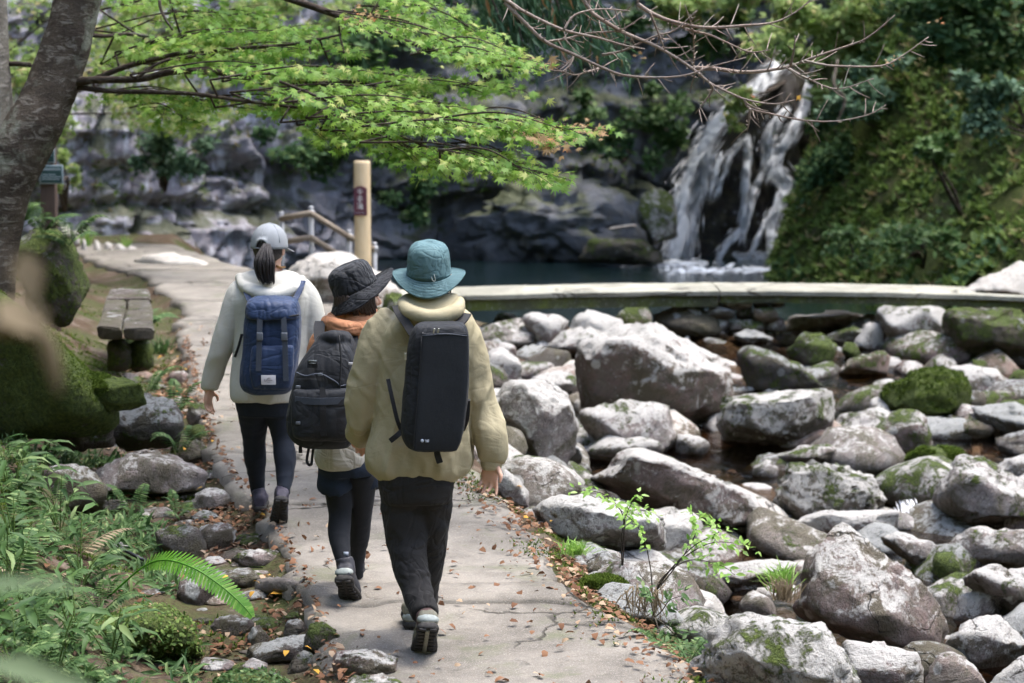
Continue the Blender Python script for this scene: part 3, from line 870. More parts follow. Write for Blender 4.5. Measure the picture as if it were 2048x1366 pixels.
# ------------------------------------------------------------------ right bank
def bank_pt(s, Y):
    s = np.asarray(s, float); Y = np.asarray(Y, float)
    b = np.interp(Y, BASE[:, 0], BASE[:, 1])
    k = 1.05 + 3.0 * sstep(30, 36.5, Y)
    P = np.stack([s * 1.0, Y, s * 0], -1).reshape(-1, 3)
    n = fbm(P * .7, 4, 81).reshape(s.shape); m = fbm(P * 2.6, 3, 83).reshape(s.shape)
    z = -1.3 + k * s - (k - 1.15) * .86 * np.maximum(s - 1.5, 0) + .55 * n * sstep(0, 1, s) + .2 * m
    X = b + s + .35 * n
    flat = sstep(26.2, 25.0, Y) * sstep(21.2, 22.4, Y)      # the landing at the end of the bridge
    ztop = .02 + np.maximum(s - .25, 0) * .12 + .04 * m
    z = np.where(s < 2.2, z * (1 - flat) + np.where(s > -.1, ztop, z) * flat, z)
    return np.stack([X, Y + .25 * m, z], -1)
S, YY = np.meshgrid(np.concatenate([np.linspace(0, 3, 60), np.linspace(3.1, 14, 60)]), np.linspace(6, 44, 260))
BV = bank_pt(S, YY).reshape(-1, 3)
ix = (np.arange(259)[:, None] * 120 + np.arange(119)[None]).ravel()
mk('bank_slope', BV, np.stack([ix, ix + 1, ix + 121, ix + 120], -1), M['bank'], origin=(8, 28, -1))['kind'] = 'structure'

# ------------------------------------------------------------------ stones
ICO = {}
def ico(n):
    if n not in ICO:
        bm = bmesh.new(); bmesh.ops.create_icosphere(bm, subdivisions=n, radius=1.0)
        bm.verts.index_update()
        ICO[n] = (np.array([v.co[:] for v in bm.verts]), np.array([[v.index for v in f.verts] for f in bm.faces]))
        bm.free()
    return ICO[n]
def hull2(pts):
    pts = sorted(set(map(tuple, pts)))
    def half(ps):
        h = []
        for p in ps:
            while len(h) > 1 and (h[-1][0] - h[-2][0]) * (p[1] - h[-2][1]) - (h[-1][1] - h[-2][1]) * (p[0] - h[-2][0]) <= 0:
                h.pop()
            h.append(p)
        return h
    a = half(pts); b = half(pts[::-1])
    return a[:-1] + b[:-1]
def rock_vf(outline, Y, D, ridge=None, p=40, rough=1.0, sub=4, seed=0, flatface=.55, cuts=10):
    """A stone whose outline follows 'outline' at distance Y; its near side slopes from the outline to a ridge D nearer."""
    O = hull2(outline)                                   # y down -> orientation handled below
    O = np.array(O, float)
    cx, cy = O[:, 0].mean(), O[:, 1].mean()
    c = at(cx, cy, Y)
    v = nrm(c - CAM)
    x0, x1, y0, y1 = O[:, 0].min(), O[:, 0].max(), O[:, 1].min(), O[:, 1].max()
    if ridge is None:
        ry = y0 + (y1 - y0) * .36
        ridge = ((x0 + (x1 - x0) * .32, ry), (x0 + (x1 - x0) * .68, ry + (y1 - y0) * .06))
    rp = [at(r[0], r[1], Y - D) for r in ridge]
    rg = np.random.default_rng(int(seed * 77 + cx))
    planes = []
    n = len(O)
    for i in range(n):
        a, b = O[i], O[(i + 1) % n]
        A, B = at(a[0], a[1], Y), at(b[0], b[1], Y)
        ns = nrm(np.cross(A - CAM, B - CAM))
        if ns @ (c - A) > 0: ns = -ns
        al = rg.uniform(.08, .42)
        fr = nrm(ns * math.cos(al) - v * math.sin(al)); bk = nrm(ns * .85 + v * .5)
        planes.append((fr, max(.03, fr @ (A - c)))); planes.append((bk, max(.03, bk @ (A - c))))
    rm = (rp[0] + rp[-1]) / 2
    # top face: through the ridge and the back of the skyline
    ti = int(np.argmin(O[:, 1])); Tp = at(O[ti][0], O[ti][1], Y + .25 * D)
    nt_ = nrm(np.cross(rp[-1] - rp[0], Tp - rp[0])) if len(rp) > 1 else np.array([0, 0, 1.0])
    if nt_[2] < 0: nt_ = -nt_
    if nt_ @ (rm - c) > .02: planes.append((nt_, nt_ @ (rm - c)))
    # front: two broken faces meeting below the ridge
    rd = nrm(rp[-1] - rp[0]); fn0 = nrm(np.cross(rd, (0, 0, 1)))
    if fn0 @ v > 0: fn0 = -fn0
    for sg in (-1, 1):
        yaw = sg * rg.uniform(.12, .55); q = np.array([fn0[0] * math.cos(yaw) - fn0[1] * math.sin(yaw), fn0[0] * math.sin(yaw) + fn0[1] * math.cos(yaw), fn0[2] + rg.uniform(-.28, .16)]); q = nrm(q)
        pt = rm + rd * rg.uniform(-.3, .3) * np.linalg.norm(rp[-1] - rp[0])
        if q @ (pt - c) > .03: planes.append((q, q @ (pt - c)))
    planes.append((v, D * .95))
    planes.append((np.array([0, 0, -1.0]), c[2] - at(cx, y1, Y)[2] + .25 * D))
    Nn = np.array([q[0] for q in planes]); Dd = np.array([q[1] for q in planes])
    dirs, F = ico(sub)
    # sample directions scaled so long stones still get even faces
    w = (x1 - x0) / 2 / FPX * Y; h = (y1 - y0) / 2 / FPX * Y
    sc = np.array([max(w, .05), max(D, .05), max(h, .05)])
    e = dirs * sc; dirs2 = e / np.linalg.norm(e, axis=1)[:, None]
    t = np.maximum(dirs2 @ Nn.T, 0) / Dd[None]
    r = 1.0 / (np.sum(t ** p, 1) ** (1.0 / p))
    r *= 1.03 + .35 / p
    P = dirs2 * r[:, None]
    size = (w + h) * .5
    sd = seed * 13.7 + cx * .01
    Pn = P / size
    strat = nrm(np.array([random.uniform(-.5, .5), random.uniform(-.3, .3), 1]))
    k = (Pn @ strat)
    nz = .030 * fbm(Pn * 1.5 + sd, 3, 5) + .024 * fbm(Pn * 4.5 + sd, 3, 7) + .014 * (np.abs(vnoise(np.stack([k * 7, Pn[:, 0] * 1.5 + sd, Pn[:, 1] * 1.5], -1), 9)) - .4)
    if p > 12:                                             # fractured steps along joints
        wq = Pn * (1.0, 1.0, 1.35) + .18 * np.stack([fbm(Pn * 2 + sd, 2, 3), fbm(Pn * 2 + sd + 9, 2, 4), fbm(Pn * 2 + sd + 17, 2, 5)], -1)
        wa, wb, wc = worley3(wq * 1.7 + sd, 4); wa2, wb2, wc2 = worley3(wq * 4.2 + sd, 6)
        nz = nz + .13 * (wc - .6) - .05 * np.clip(1 - (wb - wa) / .07, 0, 1) + .045 * (wc2 - .5) - .025 * np.clip(1 - (wb2 - wa2) / .09, 0, 1)
    P = P + dirs2 * (nz * size * rough)[:, None]
    for q in range(cuts):                                  # chipped-off corners and broken faces
        cn = nrm(rg.normal(0, 1, 3) * [.65, .6, .55] + (0, -.9, .25)); pr_ = P @ cn; mx = pr_.max()
        dcut = mx * rg.uniform(.78, .95) if p > 10 else mx * .97
        over = np.maximum(pr_ - dcut - .012 * size * fbm(Pn * 4 + q, 2, 3), 0)
        P = P - np.outer(over * .97, cn)
    P = P + dirs2 * (.010 * size * rough * fbm(Pn * 12 + sd, 2, 19))[:, None]
    return P + c, F, c
ROCKS = {}
def stone(name, label, cat, outline, zb=None, Y=None, D=None, ridge=None, mat='rock', moss=.3, lichen=.5, tint=.5, p=40, rough=1.0, sub=4, group=None, sink=14, cuts=10):
    O = np.array(outline, float)
    x0, x1, y0, y1 = O[:, 0].min(), O[:, 0].max(), O[:, 1].min(), O[:, 1].max()
    bx = O[np.argmax(O[:, 1])][0]
    if Y is None:
        hp = hit_surface((x0 + x1) / 2, y1)
        Y = hp[1]
        w = (x1 - x0 + y1 - y0) / 2 / FPX * Y
        if D is None: D = .5 * w
        Y = Y + D * .12
    if D is None:
        D = .5 * (x1 - x0 + y1 - y0) / 2 / FPX * Y
    O2 = O.copy()
    O2[:, 1] += np.where(O2[:, 1] > y0 + .72 * (y1 - y0), sink, 0)
    V, F, c = rock_vf(O2.tolist(), Y, D, ridge, p, rough, sub, len(ROCKS) + 1, cuts=cuts)
    o = mk(name, V, F, M[mat])
    o['moss'] = float(moss); o['lichen'] = float(lichen); o['tint'] = float(tint)
    tag(o, label, cat, group)
    ROCKS[o.name] = (V, F)
    return o

# ------------------------------------------------------------------ boulders in and beside the stream
def boulder(label, outline, **k):
    return stone('boulder', label, 'boulder', outline, **k)
# near the bridge
G2 = -1.15
boulder('pale block with mossy foot left of the purple-faced stone below the bridge', [(985,640),(1000,622),(1035,625),(1040,655),(1010,665)], zb=G2, moss=.55, lichen=.6, sub=3)
boulder('wedge shaped stone with violet underside just below the mossy bridge edge', [(1040,640),(1060,620),(1110,622),(1138,640),(1120,680),(1092,692),(1060,665)], zb=G2, moss=.3, lichen=.65, tint=.9, sub=3)
boulder('white heap of stone behind the large purple-faced boulder', [(1128,690),(1148,632),(1190,612),(1242,632),(1258,672),(1200,695)], zb=G2, moss=.2, lichen=.85)
boulder('mossy capped stone under the bridge left of the stone pier', [(1228,640),(1245,615),(1292,607),(1312,632),(1290,662),(1238,658)], zb=G2, moss=.6, lichen=.6, sub=3)
boulder('rounded pale stone against the left side of the bridge pier', [(1308,640),(1340,618),(1368,632),(1372,662),(1318,664)], zb=G2, moss=.4, lichen=.6, sub=3)
boulder('largest boulder in midstream, white lichen top and purple brown face', [(1140,735),(1165,690),(1250,648),(1330,642),(1450,682),(1505,765),(1460,822),(1380,850),(1280,846),(1150,802)], zb=-1.15, D=.75, ridge=((1255,668),(1455,800)), moss=.25, lichen=.78, tint=1.0, p=90, sub=5)
boulder('dark smooth wet stone left of the largest boulder', [(1050,722),(1090,692),(1140,695),(1152,722),(1110,742),(1055,740)], zb=-1.2, mat='rock_dark', moss=.1, lichen=.1, sub=3)
boulder('bluish grey lumpy stone beside the khaki jacket sleeve', [(955,745),(972,705),(1010,690),(1046,735),(1040,762),(975,765)], zb=-1.1, moss=.3, lichen=.75)
boulder('whitish stone tucked behind the rounded grey boulder', [(1060,760),(1085,742),(1122,735),(1166,765),(1170,805),(1110,800)], zb=-1.15, moss=.35, lichen=.75)
boulder('rounded grey boulder with white lichen spots right of the khaki jacket', [(975,810),(1008,762),(1072,740),(1120,768),(1166,830),(1152,890),(1112,930),(1062,922),(1000,865)], zb=-.95, D=.42, ridge=((1060,800),(1110,830)), moss=.22, lichen=.55, p=54, sub=5)
boulder('flat topped dark slab below the largest boulder', [(1155,818),(1200,806),(1350,797),(1358,870),(1322,902),(1200,888),(1160,855)], zb=-1.12, D=.4, ridge=((1180,815),(1335,808)), moss=.38, lichen=.42, tint=.6, p=90)
boulder('loaf shaped pale boulder with orange stain at its left end', [(1430,832),(1450,792),(1560,771),(1660,766),(1678,792),(1675,850),(1640,876),(1540,884),(1445,872)], zb=-1.15, D=.5, ridge=((1470,805),(1640,795)), moss=.46, lichen=.62, p=81, sub=5)
boulder('dark wedge shaped stone leaning behind the loaf shaped boulder', [(1465,700),(1482,684),(1512,686),(1545,708),(1640,746),(1652,768),(1560,775),(1500,770)], zb=-1.15, D=.35, mat='rock_dark', moss=.5, lichen=.4)
boulder('long boulder with green mossy left wedge in the middle of the stones', [(1180,968),(1240,897),(1290,890),(1345,896),(1480,922),(1528,990),(1535,1036),(1490,1066),(1400,1042),(1330,998)], zb=-1.0, D=.55, ridge=((1290,905),(1500,1000)), moss=.36, lichen=.6, tint=.5, p=90, sub=5)
boulder('cracked white boulder with two humps beside the little cascade', [(1540,1005),(1578,932),(1640,913),(1720,925),(1760,960),(1782,1000),(1742,1024),(1600,1040)], zb=-1.02, D=.45, ridge=((1640,945),(1700,960)), moss=.46, lichen=.85, p=54, rough=1.5, sub=5)
boulder('flat white slab behind the tip of the tall pointed boulder', [(1578,1055),(1590,1040),(1640,1020),(1750,1008),(1812,1020),(1818,1056),(1740,1068),(1600,1080)], zb=-.98, D=.3, moss=.25, lichen=.85)
stone('boulder', 'tall pointed boulder with a smooth slanting pink grey face', 'boulder', [(1592,1218),(1612,1128),(1662,1058),(1682,1022),(1742,1060),(1882,1182),(1906,1232),(1894,1272),(1872,1318),(1800,1292),(1640,1245)], zb=-.85, D=.42, ridge=((1612,1172),(1862,1300)), moss=.12, lichen=.5, tint=.75, p=102, rough=.7, sub=5)
boulder('foreground boulder with thick moss patches on white lichen', [(1380,1310),(1440,1248),(1520,1216),(1620,1221),(1682,1278),(1735,1366),(1720,1440),(1450,1440),(1385,1390)], zb=-.62, D=.36, ridge=((1500,1270),(1620,1280)), moss=.45, lichen=.85, p=54, rough=1.2, sub=5)
boulder('purple tinged flat stone under the tall pointed boulder', [(1678,1300),(1690,1278),(1742,1272),(1830,1290),(1852,1330),(1852,1420),(1720,1420)], zb=-.8, moss=.12, lichen=.5, tint=1.0)
boulder('grey pyramid stone near the bottom right corner', [(1845,1380),(1872,1312),(1906,1287),(1942,1322),(1986,1370),(1975,1425),(1850,1425)], zb=-.8, moss=.3, lichen=.4, tint=.6)
boulder('speckled pale stone cut off by the bottom right corner', [(1950,1400),(1972,1366),(2048,1312),(2110,1296),(2120,1430),(1960,1440)], zb=-.8, moss=.1, lichen=.72, tint=.7)
boulder('brown blotched stone above the bottom right corner', [(1893,1296),(1930,1236),(1990,1216),(2050,1260),(2075,1290),(2000,1335),(1930,1330)], zb=-.85, moss=.34, lichen=.6, tint=.6, rough=1.3)
boulder('lichen crusted stone right of the tall pointed boulder', [(1902,1232),(1920,1186),(1990,1166),(2032,1206),(2032,1240),(1960,1256)], zb=-.9, moss=.34, lichen=.65, tint=.5, rough=1.3)
boulder('ragged pale topped boulder at the right edge above the blotched stone', [(1918,1180),(1928,1148),(1948,1130),(2048,1120),(2110,1132),(2100,1262),(2000,1215)], zb=-.92, mat='rock', moss=.42, lichen=.6, rough=1.4)
boulder('low grey boulder at the right edge with moss along its foot', [(1885,1098),(1930,1060),(2048,1046),(2110,1060),(2100,1132),(1960,1146),(1900,1128)], zb=-.98, moss=.36, lichen=.5)
boulder('light grey stone behind the right shoulder of the tall pointed boulder', [(1745,1072),(1790,1056),(1870,1080),(1877,1122),(1845,1138),(1790,1108)], zb=-.98, moss=.2, lichen=.5)
boulder('small mossy wedge beside the low grey boulder', [(1860,1152),(1872,1100),(1900,1092),(1925,1120),(1930,1155),(1890,1162)], zb=-.95, moss=.68, lichen=.5, sub=3)
boulder('big grey boulder with moss cap beside the cascade at right edge', [(1848,1008),(1880,962),(1920,912),(1960,906),(2048,950),(2110,985),(2100,1056),(2000,1056),(1880,1036)], zb=-1.08, D=.5, moss=.42, lichen=.42, tint=.4, p=81, sub=5)
boulder('smooth round grey stone touching the right edge', [(2003,1046),(2018,1020),(2048,1006),(2090,1012),(2090,1066),(2010,1066)], zb=-1.02, moss=.1, lichen=.4, sub=3)
boulder('round boulder wholly covered in bright green moss', [(1750,802),(1770,770),(1850,736),(1910,728),(1946,762),(1948,802),(1900,834),(1830,836),(1770,818)], zb=-1.15, D=.45, moss=.86, lichen=.4, p=45, rough=1.4, sub=5)
boulder('angular boulder in front of the bright moss covered boulder', [(1735,864),(1770,830),(1830,808),(1860,840),(1870,892),(1820,904),(1750,894)], zb=-1.15, moss=.5, lichen=.4, p=90)
boulder('dark mossy block left of the moss covered boulder', [(1712,848),(1718,818),(1752,812),(1764,836),(1752,856)], zb=-1.15, mat='rock_dark', moss=.55, lichen=.4, sub=3)
boulder('moss draped boulder at the right edge of the stream', [(1985,836),(2000,802),(2048,790),(2100,790),(2100,856),(1992,862)], zb=-1.15, moss=.75, lichen=.4)
boulder('long flat grey slab in the water below the loaf shaped boulder', [(1490,918),(1600,892),(1690,880),(1713,906),(1700,932),(1560,930),(1500,930)], zb=-1.15, D=.3, moss=.46, lichen=.42)
boulder('dark little stone splitting the white water', [(1755,912),(1780,886),(1802,902),(1796,926),(1765,928)], zb=-1.15, mat='rock_dark', moss=.25, lichen=.3, sub=3)
boulder('low hummock of dark green moss beside the white water', [(1805,920),(1840,892),(1900,886),(1936,906),(1920,936),(1830,938)], zb=-1.12, moss=.9, lichen=.3, p=8, rough=1.4)
boulder('small rounded stone with a moss cap below the hummock', [(1790,940),(1815,921),(1845,920),(1862,940),(1850,953),(1800,954)], zb=-1.1, moss=.6, lichen=.5, sub=3)
boulder('smooth tan cobble left of the tall pointed boulder', [(1490,1062),(1510,1036),(1545,1030),(1562,1050),(1552,1078),(1505,1082)], zb=-.98, mat='rock_tan', moss=.2, lichen=.3, p=6, rough=.6, sub=3)
boulder('greenish round cobble in front of the tan cobble', [(1538,1086),(1555,1062),(1580,1060),(1597,1082),(1585,1108),(1550,1108)], zb=-.95, moss=.45, lichen=.3, p=6, rough=.6, sub=3)
boulder('pointed dark stone lying against the long flat slab', [(1500,940),(1530,922),(1542,914),(1558,940),(1552,952),(1510,952)], zb=-1.1, moss=.4, lichen=.4, sub=3)
boulder('big pinkish block under the bridge right of the pier', [(1746,618),(1765,610),(1880,605),(1896,640),(1902,682),(1830,694),(1780,684),(1764,645)], zb=-1.15, D=.5, ridge=((1775,622),(1875,618)), moss=.42, lichen=.62, tint=.8, p=90)
boulder('white stone resting against the pinkish block', [(1700,682),(1730,646),(1764,640),(1772,682),(1740,696)], zb=-1.15, moss=.25, lichen=.85, sub=3)
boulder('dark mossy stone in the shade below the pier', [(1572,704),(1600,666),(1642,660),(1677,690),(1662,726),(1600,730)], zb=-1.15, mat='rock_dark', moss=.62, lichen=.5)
boulder('small moss topped stone between the pier and the pinkish block', [(1680,704),(1690,682),(1712,680),(1722,702),(1710,714)], zb=-1.15, moss=.66, lichen=.5, sub=3)
boulder('reddish tapering stone half in the water', [(1664,744),(1700,716),(1760,697),(1788,716),(1782,742),(1720,748)], zb=-1.17, D=.3, mat='rock_tan', moss=.5, lichen=.25, tint=1.0, p=45)
boulder('long tan ledge of stone behind the pier shade', [(1560,648),(1580,628),(1660,622),(1742,616),(1746,640),(1640,660)], zb=-1.0, mat='rock_tan', moss=.3, lichen=.5)
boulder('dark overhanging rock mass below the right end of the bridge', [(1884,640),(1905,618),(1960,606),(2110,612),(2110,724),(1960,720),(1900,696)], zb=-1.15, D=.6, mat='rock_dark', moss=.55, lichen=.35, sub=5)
boulder('small mossy upright stone by the dark overhang', [(1938,756),(1945,716),(1968,712),(1978,740),(1970,758)], zb=-1.15, mat='rock_dark', moss=.6, lichen=.4, sub=3)
boulder('mossy knob at the right edge above the moss draped boulder', [(2006,770),(2018,742),(2048,736),(2090,742),(2090,778)], zb=-1.15, moss=.7, lichen=.4, sub=3)
boulder('flat grey stone with a green rim beside the moss covered boulder', [(1945,800),(1960,780),(2030,776),(2044,800),(2010,812),(1955,812)], zb=-1.15, D=.25, moss=.5, lichen=.4, sub=3)
boulder('wide white slab along the right border of the path', [(1062,1028),(1100,988),(1200,986),(1318,1030),(1345,1082),(1250,1100),(1130,1078)], zb=-.72, D=.35, ridge=((1120,1010),(1290,1050)), moss=.3, lichen=.88, rough=1.2, sub=5)
boulder('white hump joined to the wide slab beside the leafy sprouts', [(1236,1072),(1290,1018),(1370,1010),(1420,1062),(1402,1098),(1300,1102)], zb=-.8, moss=.32, lichen=.85)
boulder('pale slanting ledge running up to the tall pointed boulder', [(1330,1176),(1420,1142),(1590,1102),(1606,1128),(1500,1176),(1400,1200)], zb=-.82, D=.25, moss=.3, lichen=.72)
boulder('small rounded grey stone left of the foot of the tall boulder', [(1474,1208),(1506,1176),(1546,1196),(1558,1228),(1490,1232)], zb=-.75, moss=.1, lichen=.45, sub=3, p=9)
boulder('pinkish cream rock behind the leafy sprouts at the path edge', [(1325,1190),(1370,1160),(1440,1190),(1482,1238),(1400,1256),(1340,1232)], zb=-.6, mat='rock_tan', moss=.2, lichen=.7)
boulder('low round stone with moss between the white slab and the long boulder', [(1272,1014),(1310,990),(1346,1000),(1354,1022),(1290,1028)], zb=-.95, moss=.42, lichen=.5, sub=3)
boulder('pale pointed cobble by the wet gravel below the rounded boulder', [(1096,950),(1104,920),(1122,914),(1132,946),(1118,962)], zb=-1.0, moss=.3, lichen=.8, sub=3)
boulder('dark wet cobble next to the pale pointed cobble', [(1130,952),(1145,926),(1175,922),(1188,946),(1165,958)], zb=-1.0, mat='rock_dark', moss=.05, lichen=.15, sub=3)
boulder('jagged grey stone beside the hand of the khaki jacket', [(985,968),(1010,935),(1060,978),(1058,1008),(1010,996)], zb=-.6, moss=.4, lichen=.7)
boulder('whitish edge stone between the jagged stone and the white slab', [(1056,990),(1070,962),(1110,958),(1130,985),(1105,1002)], zb=-.7, moss=.25, lichen=.8, sub=3)
boulder('narrow upright stone at the end of the flat topped slab', [(1348,900),(1358,864),(1385,866),(1430,890),(1410,908)], zb=-1.1, moss=.2, lichen=.4, sub=3)
boulder('mossy cushion stone on the right edge of the path', [(1138,1180),(1165,1154),(1210,1144),(1254,1158),(1266,1182),(1200,1192)], zb=-.06, D=.13, moss=.95, lichen=.3, p=7, rough=1.2)
# behind the walkers
boulder('large tan boulder behind the walkers at the pool side', [(540,580),(600,512),(660,490),(725,520),(800,575),(830,640),(760,665),(600,660)], Y=22.6, D=.7, ridge=((640,530),(740,560)), mat='rock_tan', moss=.22, lichen=.6, tint=.5, p=72, sub=5)
boulder('mossy stone between the dark hat and the teal hat', [(758,640),(768,592),(798,580),(812,605),(812,650)], Y=21.3, D=.25, moss=.62, lichen=.5)
boulder('pale rounded stone standing above the bridge edge by the pool', [(1030,586),(1040,570),(1075,568),(1105,580),(1110,592),(1040,596)], Y=25.2, D=.2, lichen=.75, moss=.3, sub=3)
# foot of the cliff
stone('cliff_outcrop', 'broad brown mossy outcrop at the foot of the cliff left of the waterfall', 'outcrop', [(850,510),(880,460),(1000,388),(1130,350),(1230,372),(1300,430),(1320,515)], Y=37.6, D=.8, ridge=((960,450),(1230,440)), mat='cliff', rough=1.6, moss=.58, lichen=.25, tint=1.0, sub=5, sink=30)
boulder('pale mossy boulder beside the foot of the waterfall', [(1272,440),(1282,385),(1320,372),(1352,400),(1358,460),(1300,475)], Y=36.6, D=.5, mat='rock_dark', moss=.55, lichen=.65)
boulder('low dark boulder at the pool edge below the outcrop', [(1150,512),(1180,478),(1270,470),(1330,490),(1335,516)], Y=36.2, D=.5, mat='rock_dark', moss=.5, lichen=.2)
stone('fallen_stem', 'bare pale driftwood pole lying at the foot of the cliff', 'driftwood', [(1212,462),(1215,456),(1278,446),(1280,452)], Y=35.6, D=.07, mat='rock_tan', moss=.1, lichen=.4, sub=3, rough=.4, sink=0)
BUTT = stone('cliff_outcrop', 'black wet buttress that the waterfall pours over', 'outcrop', [(1345,560),(1362,470),(1390,340),(1425,260),(1480,180),(1545,118),(1612,118),(1622,260),(1612,430),(1575,560)], Y=39.0, D=1.1, ridge=((1500,260),(1490,480)), mat='rock_wet', moss=.2, lichen=.12, tint=.6, rough=2.0, sub=5, p=63, sink=20)

# ------------------------------------------------------------------ stones on the left of the path
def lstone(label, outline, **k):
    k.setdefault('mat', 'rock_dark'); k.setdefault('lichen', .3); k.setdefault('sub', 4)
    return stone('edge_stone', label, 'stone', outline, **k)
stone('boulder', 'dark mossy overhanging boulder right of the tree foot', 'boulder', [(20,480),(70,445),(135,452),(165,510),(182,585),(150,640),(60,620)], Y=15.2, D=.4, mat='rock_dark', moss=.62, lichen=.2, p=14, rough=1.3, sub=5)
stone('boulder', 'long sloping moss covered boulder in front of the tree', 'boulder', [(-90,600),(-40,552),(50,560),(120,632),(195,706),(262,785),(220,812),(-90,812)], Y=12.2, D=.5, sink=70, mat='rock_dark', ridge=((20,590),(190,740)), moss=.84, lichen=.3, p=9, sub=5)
lstone('mossy hump below the sloping boulder left of the bench', [(120,795),(160,742),(230,742),(285,768),(292,800),(200,812)], Y=12.0, moss=.8, rough=1.2)
lstone('arched grey stone like a low saddle beside the path', [(200,868),(222,808),(285,782),(345,800),(372,850),(340,885),(240,890)], Y=12.7, moss=.42, lichen=.35, p=45)
lstone('lumpy grey stone left of the arched stone', [(95,868),(130,830),(190,820),(232,850),(228,882),(130,890)], Y=12.2, moss=.45, lichen=.35)
lstone('broad flat grey slab beside the leaf filled edge of the path', [(180,945),(250,906),(335,902),(412,944),(404,966),(280,985),(190,975)], D=.35, ridge=((240,925),(370,935)), mat='rock', moss=.3, lichen=.22, p=81)
lstone('dark squarish stone behind the ferns', [(72,985),(85,935),(160,925),(212,960),(210,1010),(110,1015)], moss=.2, D=.2)
lstone('flat stone under fallen leaves at left path edge', [(375,1008),(395,976),(440,974),(468,996),(445,1018),(390,1018)], D=.12, mat='rock', moss=.3, lichen=.25)
lstone('split angular stone in the middle of the leaf litter', [(288,1078),(335,1050),(385,1044),(415,1082),(412,1110),(340,1104)], D=.14, moss=.4)
lstone('grey stone right of the split angular stone', [(388,1082),(400,1050),(450,1042),(474,1062),(462,1090),(410,1095)], D=.12, mat='rock', moss=.35, lichen=.2)
lstone('flat mossy stone touching the broken path corner', [(460,1118),(480,1100),(540,1096),(575,1108),(560,1126),(490,1130)], D=.1, mat='rock', moss=.42, lichen=.25)
lstone('low slab below the flat mossy stone', [(408,1162),(430,1140),(500,1134),(528,1150),(510,1170),(430,1172)], D=.12, moss=.4)
lstone('brown wedge under the bright fern frond', [(350,1190),(362,1160),(410,1155),(440,1180),(425,1204),(370,1204)], D=.11, moss=.25)
lstone('oval dark stone right of the fern frond tip', [(418,1252),(440,1232),(485,1230),(510,1248),(490,1266),(440,1266)], D=.09, moss=.2)
lstone('pointed little stone below the oval dark stone', [(488,1288),(500,1258),(520,1250),(538,1272),(530,1292)], D=.06, moss=.2)
lstone('brown pyramid stone near the yellow leaf', [(562,1272),(572,1240),(596,1234),(618,1256),(612,1276)], D=.06, moss=.15)
lstone('greenish ridged stone next to the brown pyramid stone', [(604,1284),(620,1246),(650,1240),(684,1274),(688,1296),(640,1300)], D=.09, moss=.55)
lstone('long low stone at the bottom left of the path', [(476,1306),(540,1276),(640,1268),(668,1290),(645,1318),(500,1322)], D=.12, moss=.35)
lstone('rounded mossy stone under the long low stone', [(572,1332),(590,1304),(622,1300),(640,1322),(626,1342),(584,1344)], D=.07, moss=.55)
lstone('rough mossy stone built into the near left corner of the path', [(650,1330),(680,1302),(740,1292),(795,1318),(790,1350),(700,1356)], D=.14, mat='rock', moss=.5, lichen=.3, sub=5)
lstone('mossy corner stone cut by the lower frame edge', [(668,1385),(700,1350),(780,1346),(810,1372),(800,1410),(690,1410)], D=.13, mat='rock', moss=.5, lichen=.3)
lstone('stone with ferny edge below the arched stone', [(330,915),(345,888),(400,878),(420,905),(405,926),(350,928)], D=.14, moss=.5)
lstone('small grey stone beside the bench foot', [(330,760),(340,742),(372,740),(385,758),(370,770)], D=.12, mat='rock', moss=.4, lichen=.3, sub=3)
lstone('weathered stone lining the path above the arched stone', [(370,830),(378,806),(408,800),(422,826),(410,846),(382,848)], D=.13, mat='rock', moss=.5, lichen=.3, sub=3)
lstone('mossy path lining stone below the weathered stone', [(368,872),(376,850),(405,846),(424,866),(412,884),(380,886)], D=.13, mat='rock', moss=.62, lichen=.3, sub=3)
# pale rubble lining the far left of the path
rub = [(160,498,172,474),(185,500,200,478),(205,503,226,482),(228,505,252,486),(252,508,275,490),(140,480,158,458),(118,470,140,446)]
for i, (a, b, c_, d) in enumerate(rub):
    stone('rubble_stone', 'white sunlit rubble stone in the row lining the far path', 'stone', [(a, b), (a + 3, d + 4), ((a + c_) / 2, d), (c_, d + 8), (c_ + 4, b)], Y=29.8 + i * .03, D=.16, mat='rock_tan', moss=.1, lichen=.8, sub=3, group='pale rubble lining the far path')
stone('boulder', 'low broad white ledge at the far edge of the path beside the pool', 'boulder', [(262,520),(290,508),(360,506),(420,530),(470,548),(470,566),(300,560)], Y=27.4, D=.5, mat='rock_tan', moss=.05, lichen=.9, p=63)
stone('boulder', 'smooth pale shelf of rock at the right end of the bridge', 'boulder', [(1905,605),(1935,570),(2000,540),(2060,510),(2120,520),(2120,625),(1960,618)], Y=23.6, D=.7, mat='rock_tan', moss=.25, lichen=.6)

# cobbles between the boulders
base_cob = []
for k in range(9):
    o_ = [(1024 + 60 * math.cos(t) * random.uniform(.8, 1.15), 600 + 42 * math.sin(t) * random.uniform(.75, 1.2)) for t in np.linspace(0, 2 * math.pi, 8, endpoint=False)]
    V, F, c_ = rock_vf(o_, 20.0, .26, p=[10, 22, 40][k % 3], sub=4 if k < 4 else 3, seed=90 + k)
    s_ = .5 * (V[:, 0].max() - V[:, 0].min())
    base_cob.append(mesh_data('cobble', (V - c_) / s_, F, M['rock_dark' if k in (1, 4, 7) else 'rock_tan' if k == 5 else 'rock']))
cob_n = 0
def in_poly(x, y, poly):
    c = False; j = len(poly) - 1
    for i in range(len(poly)):
        xi, yi = poly[i]; xj, yj = poly[j]
        if (yi > y) != (yj > y) and x < (xj - xi) * (y - yi) / (yj - yi) + xi: c = not c
        j = i
    return c
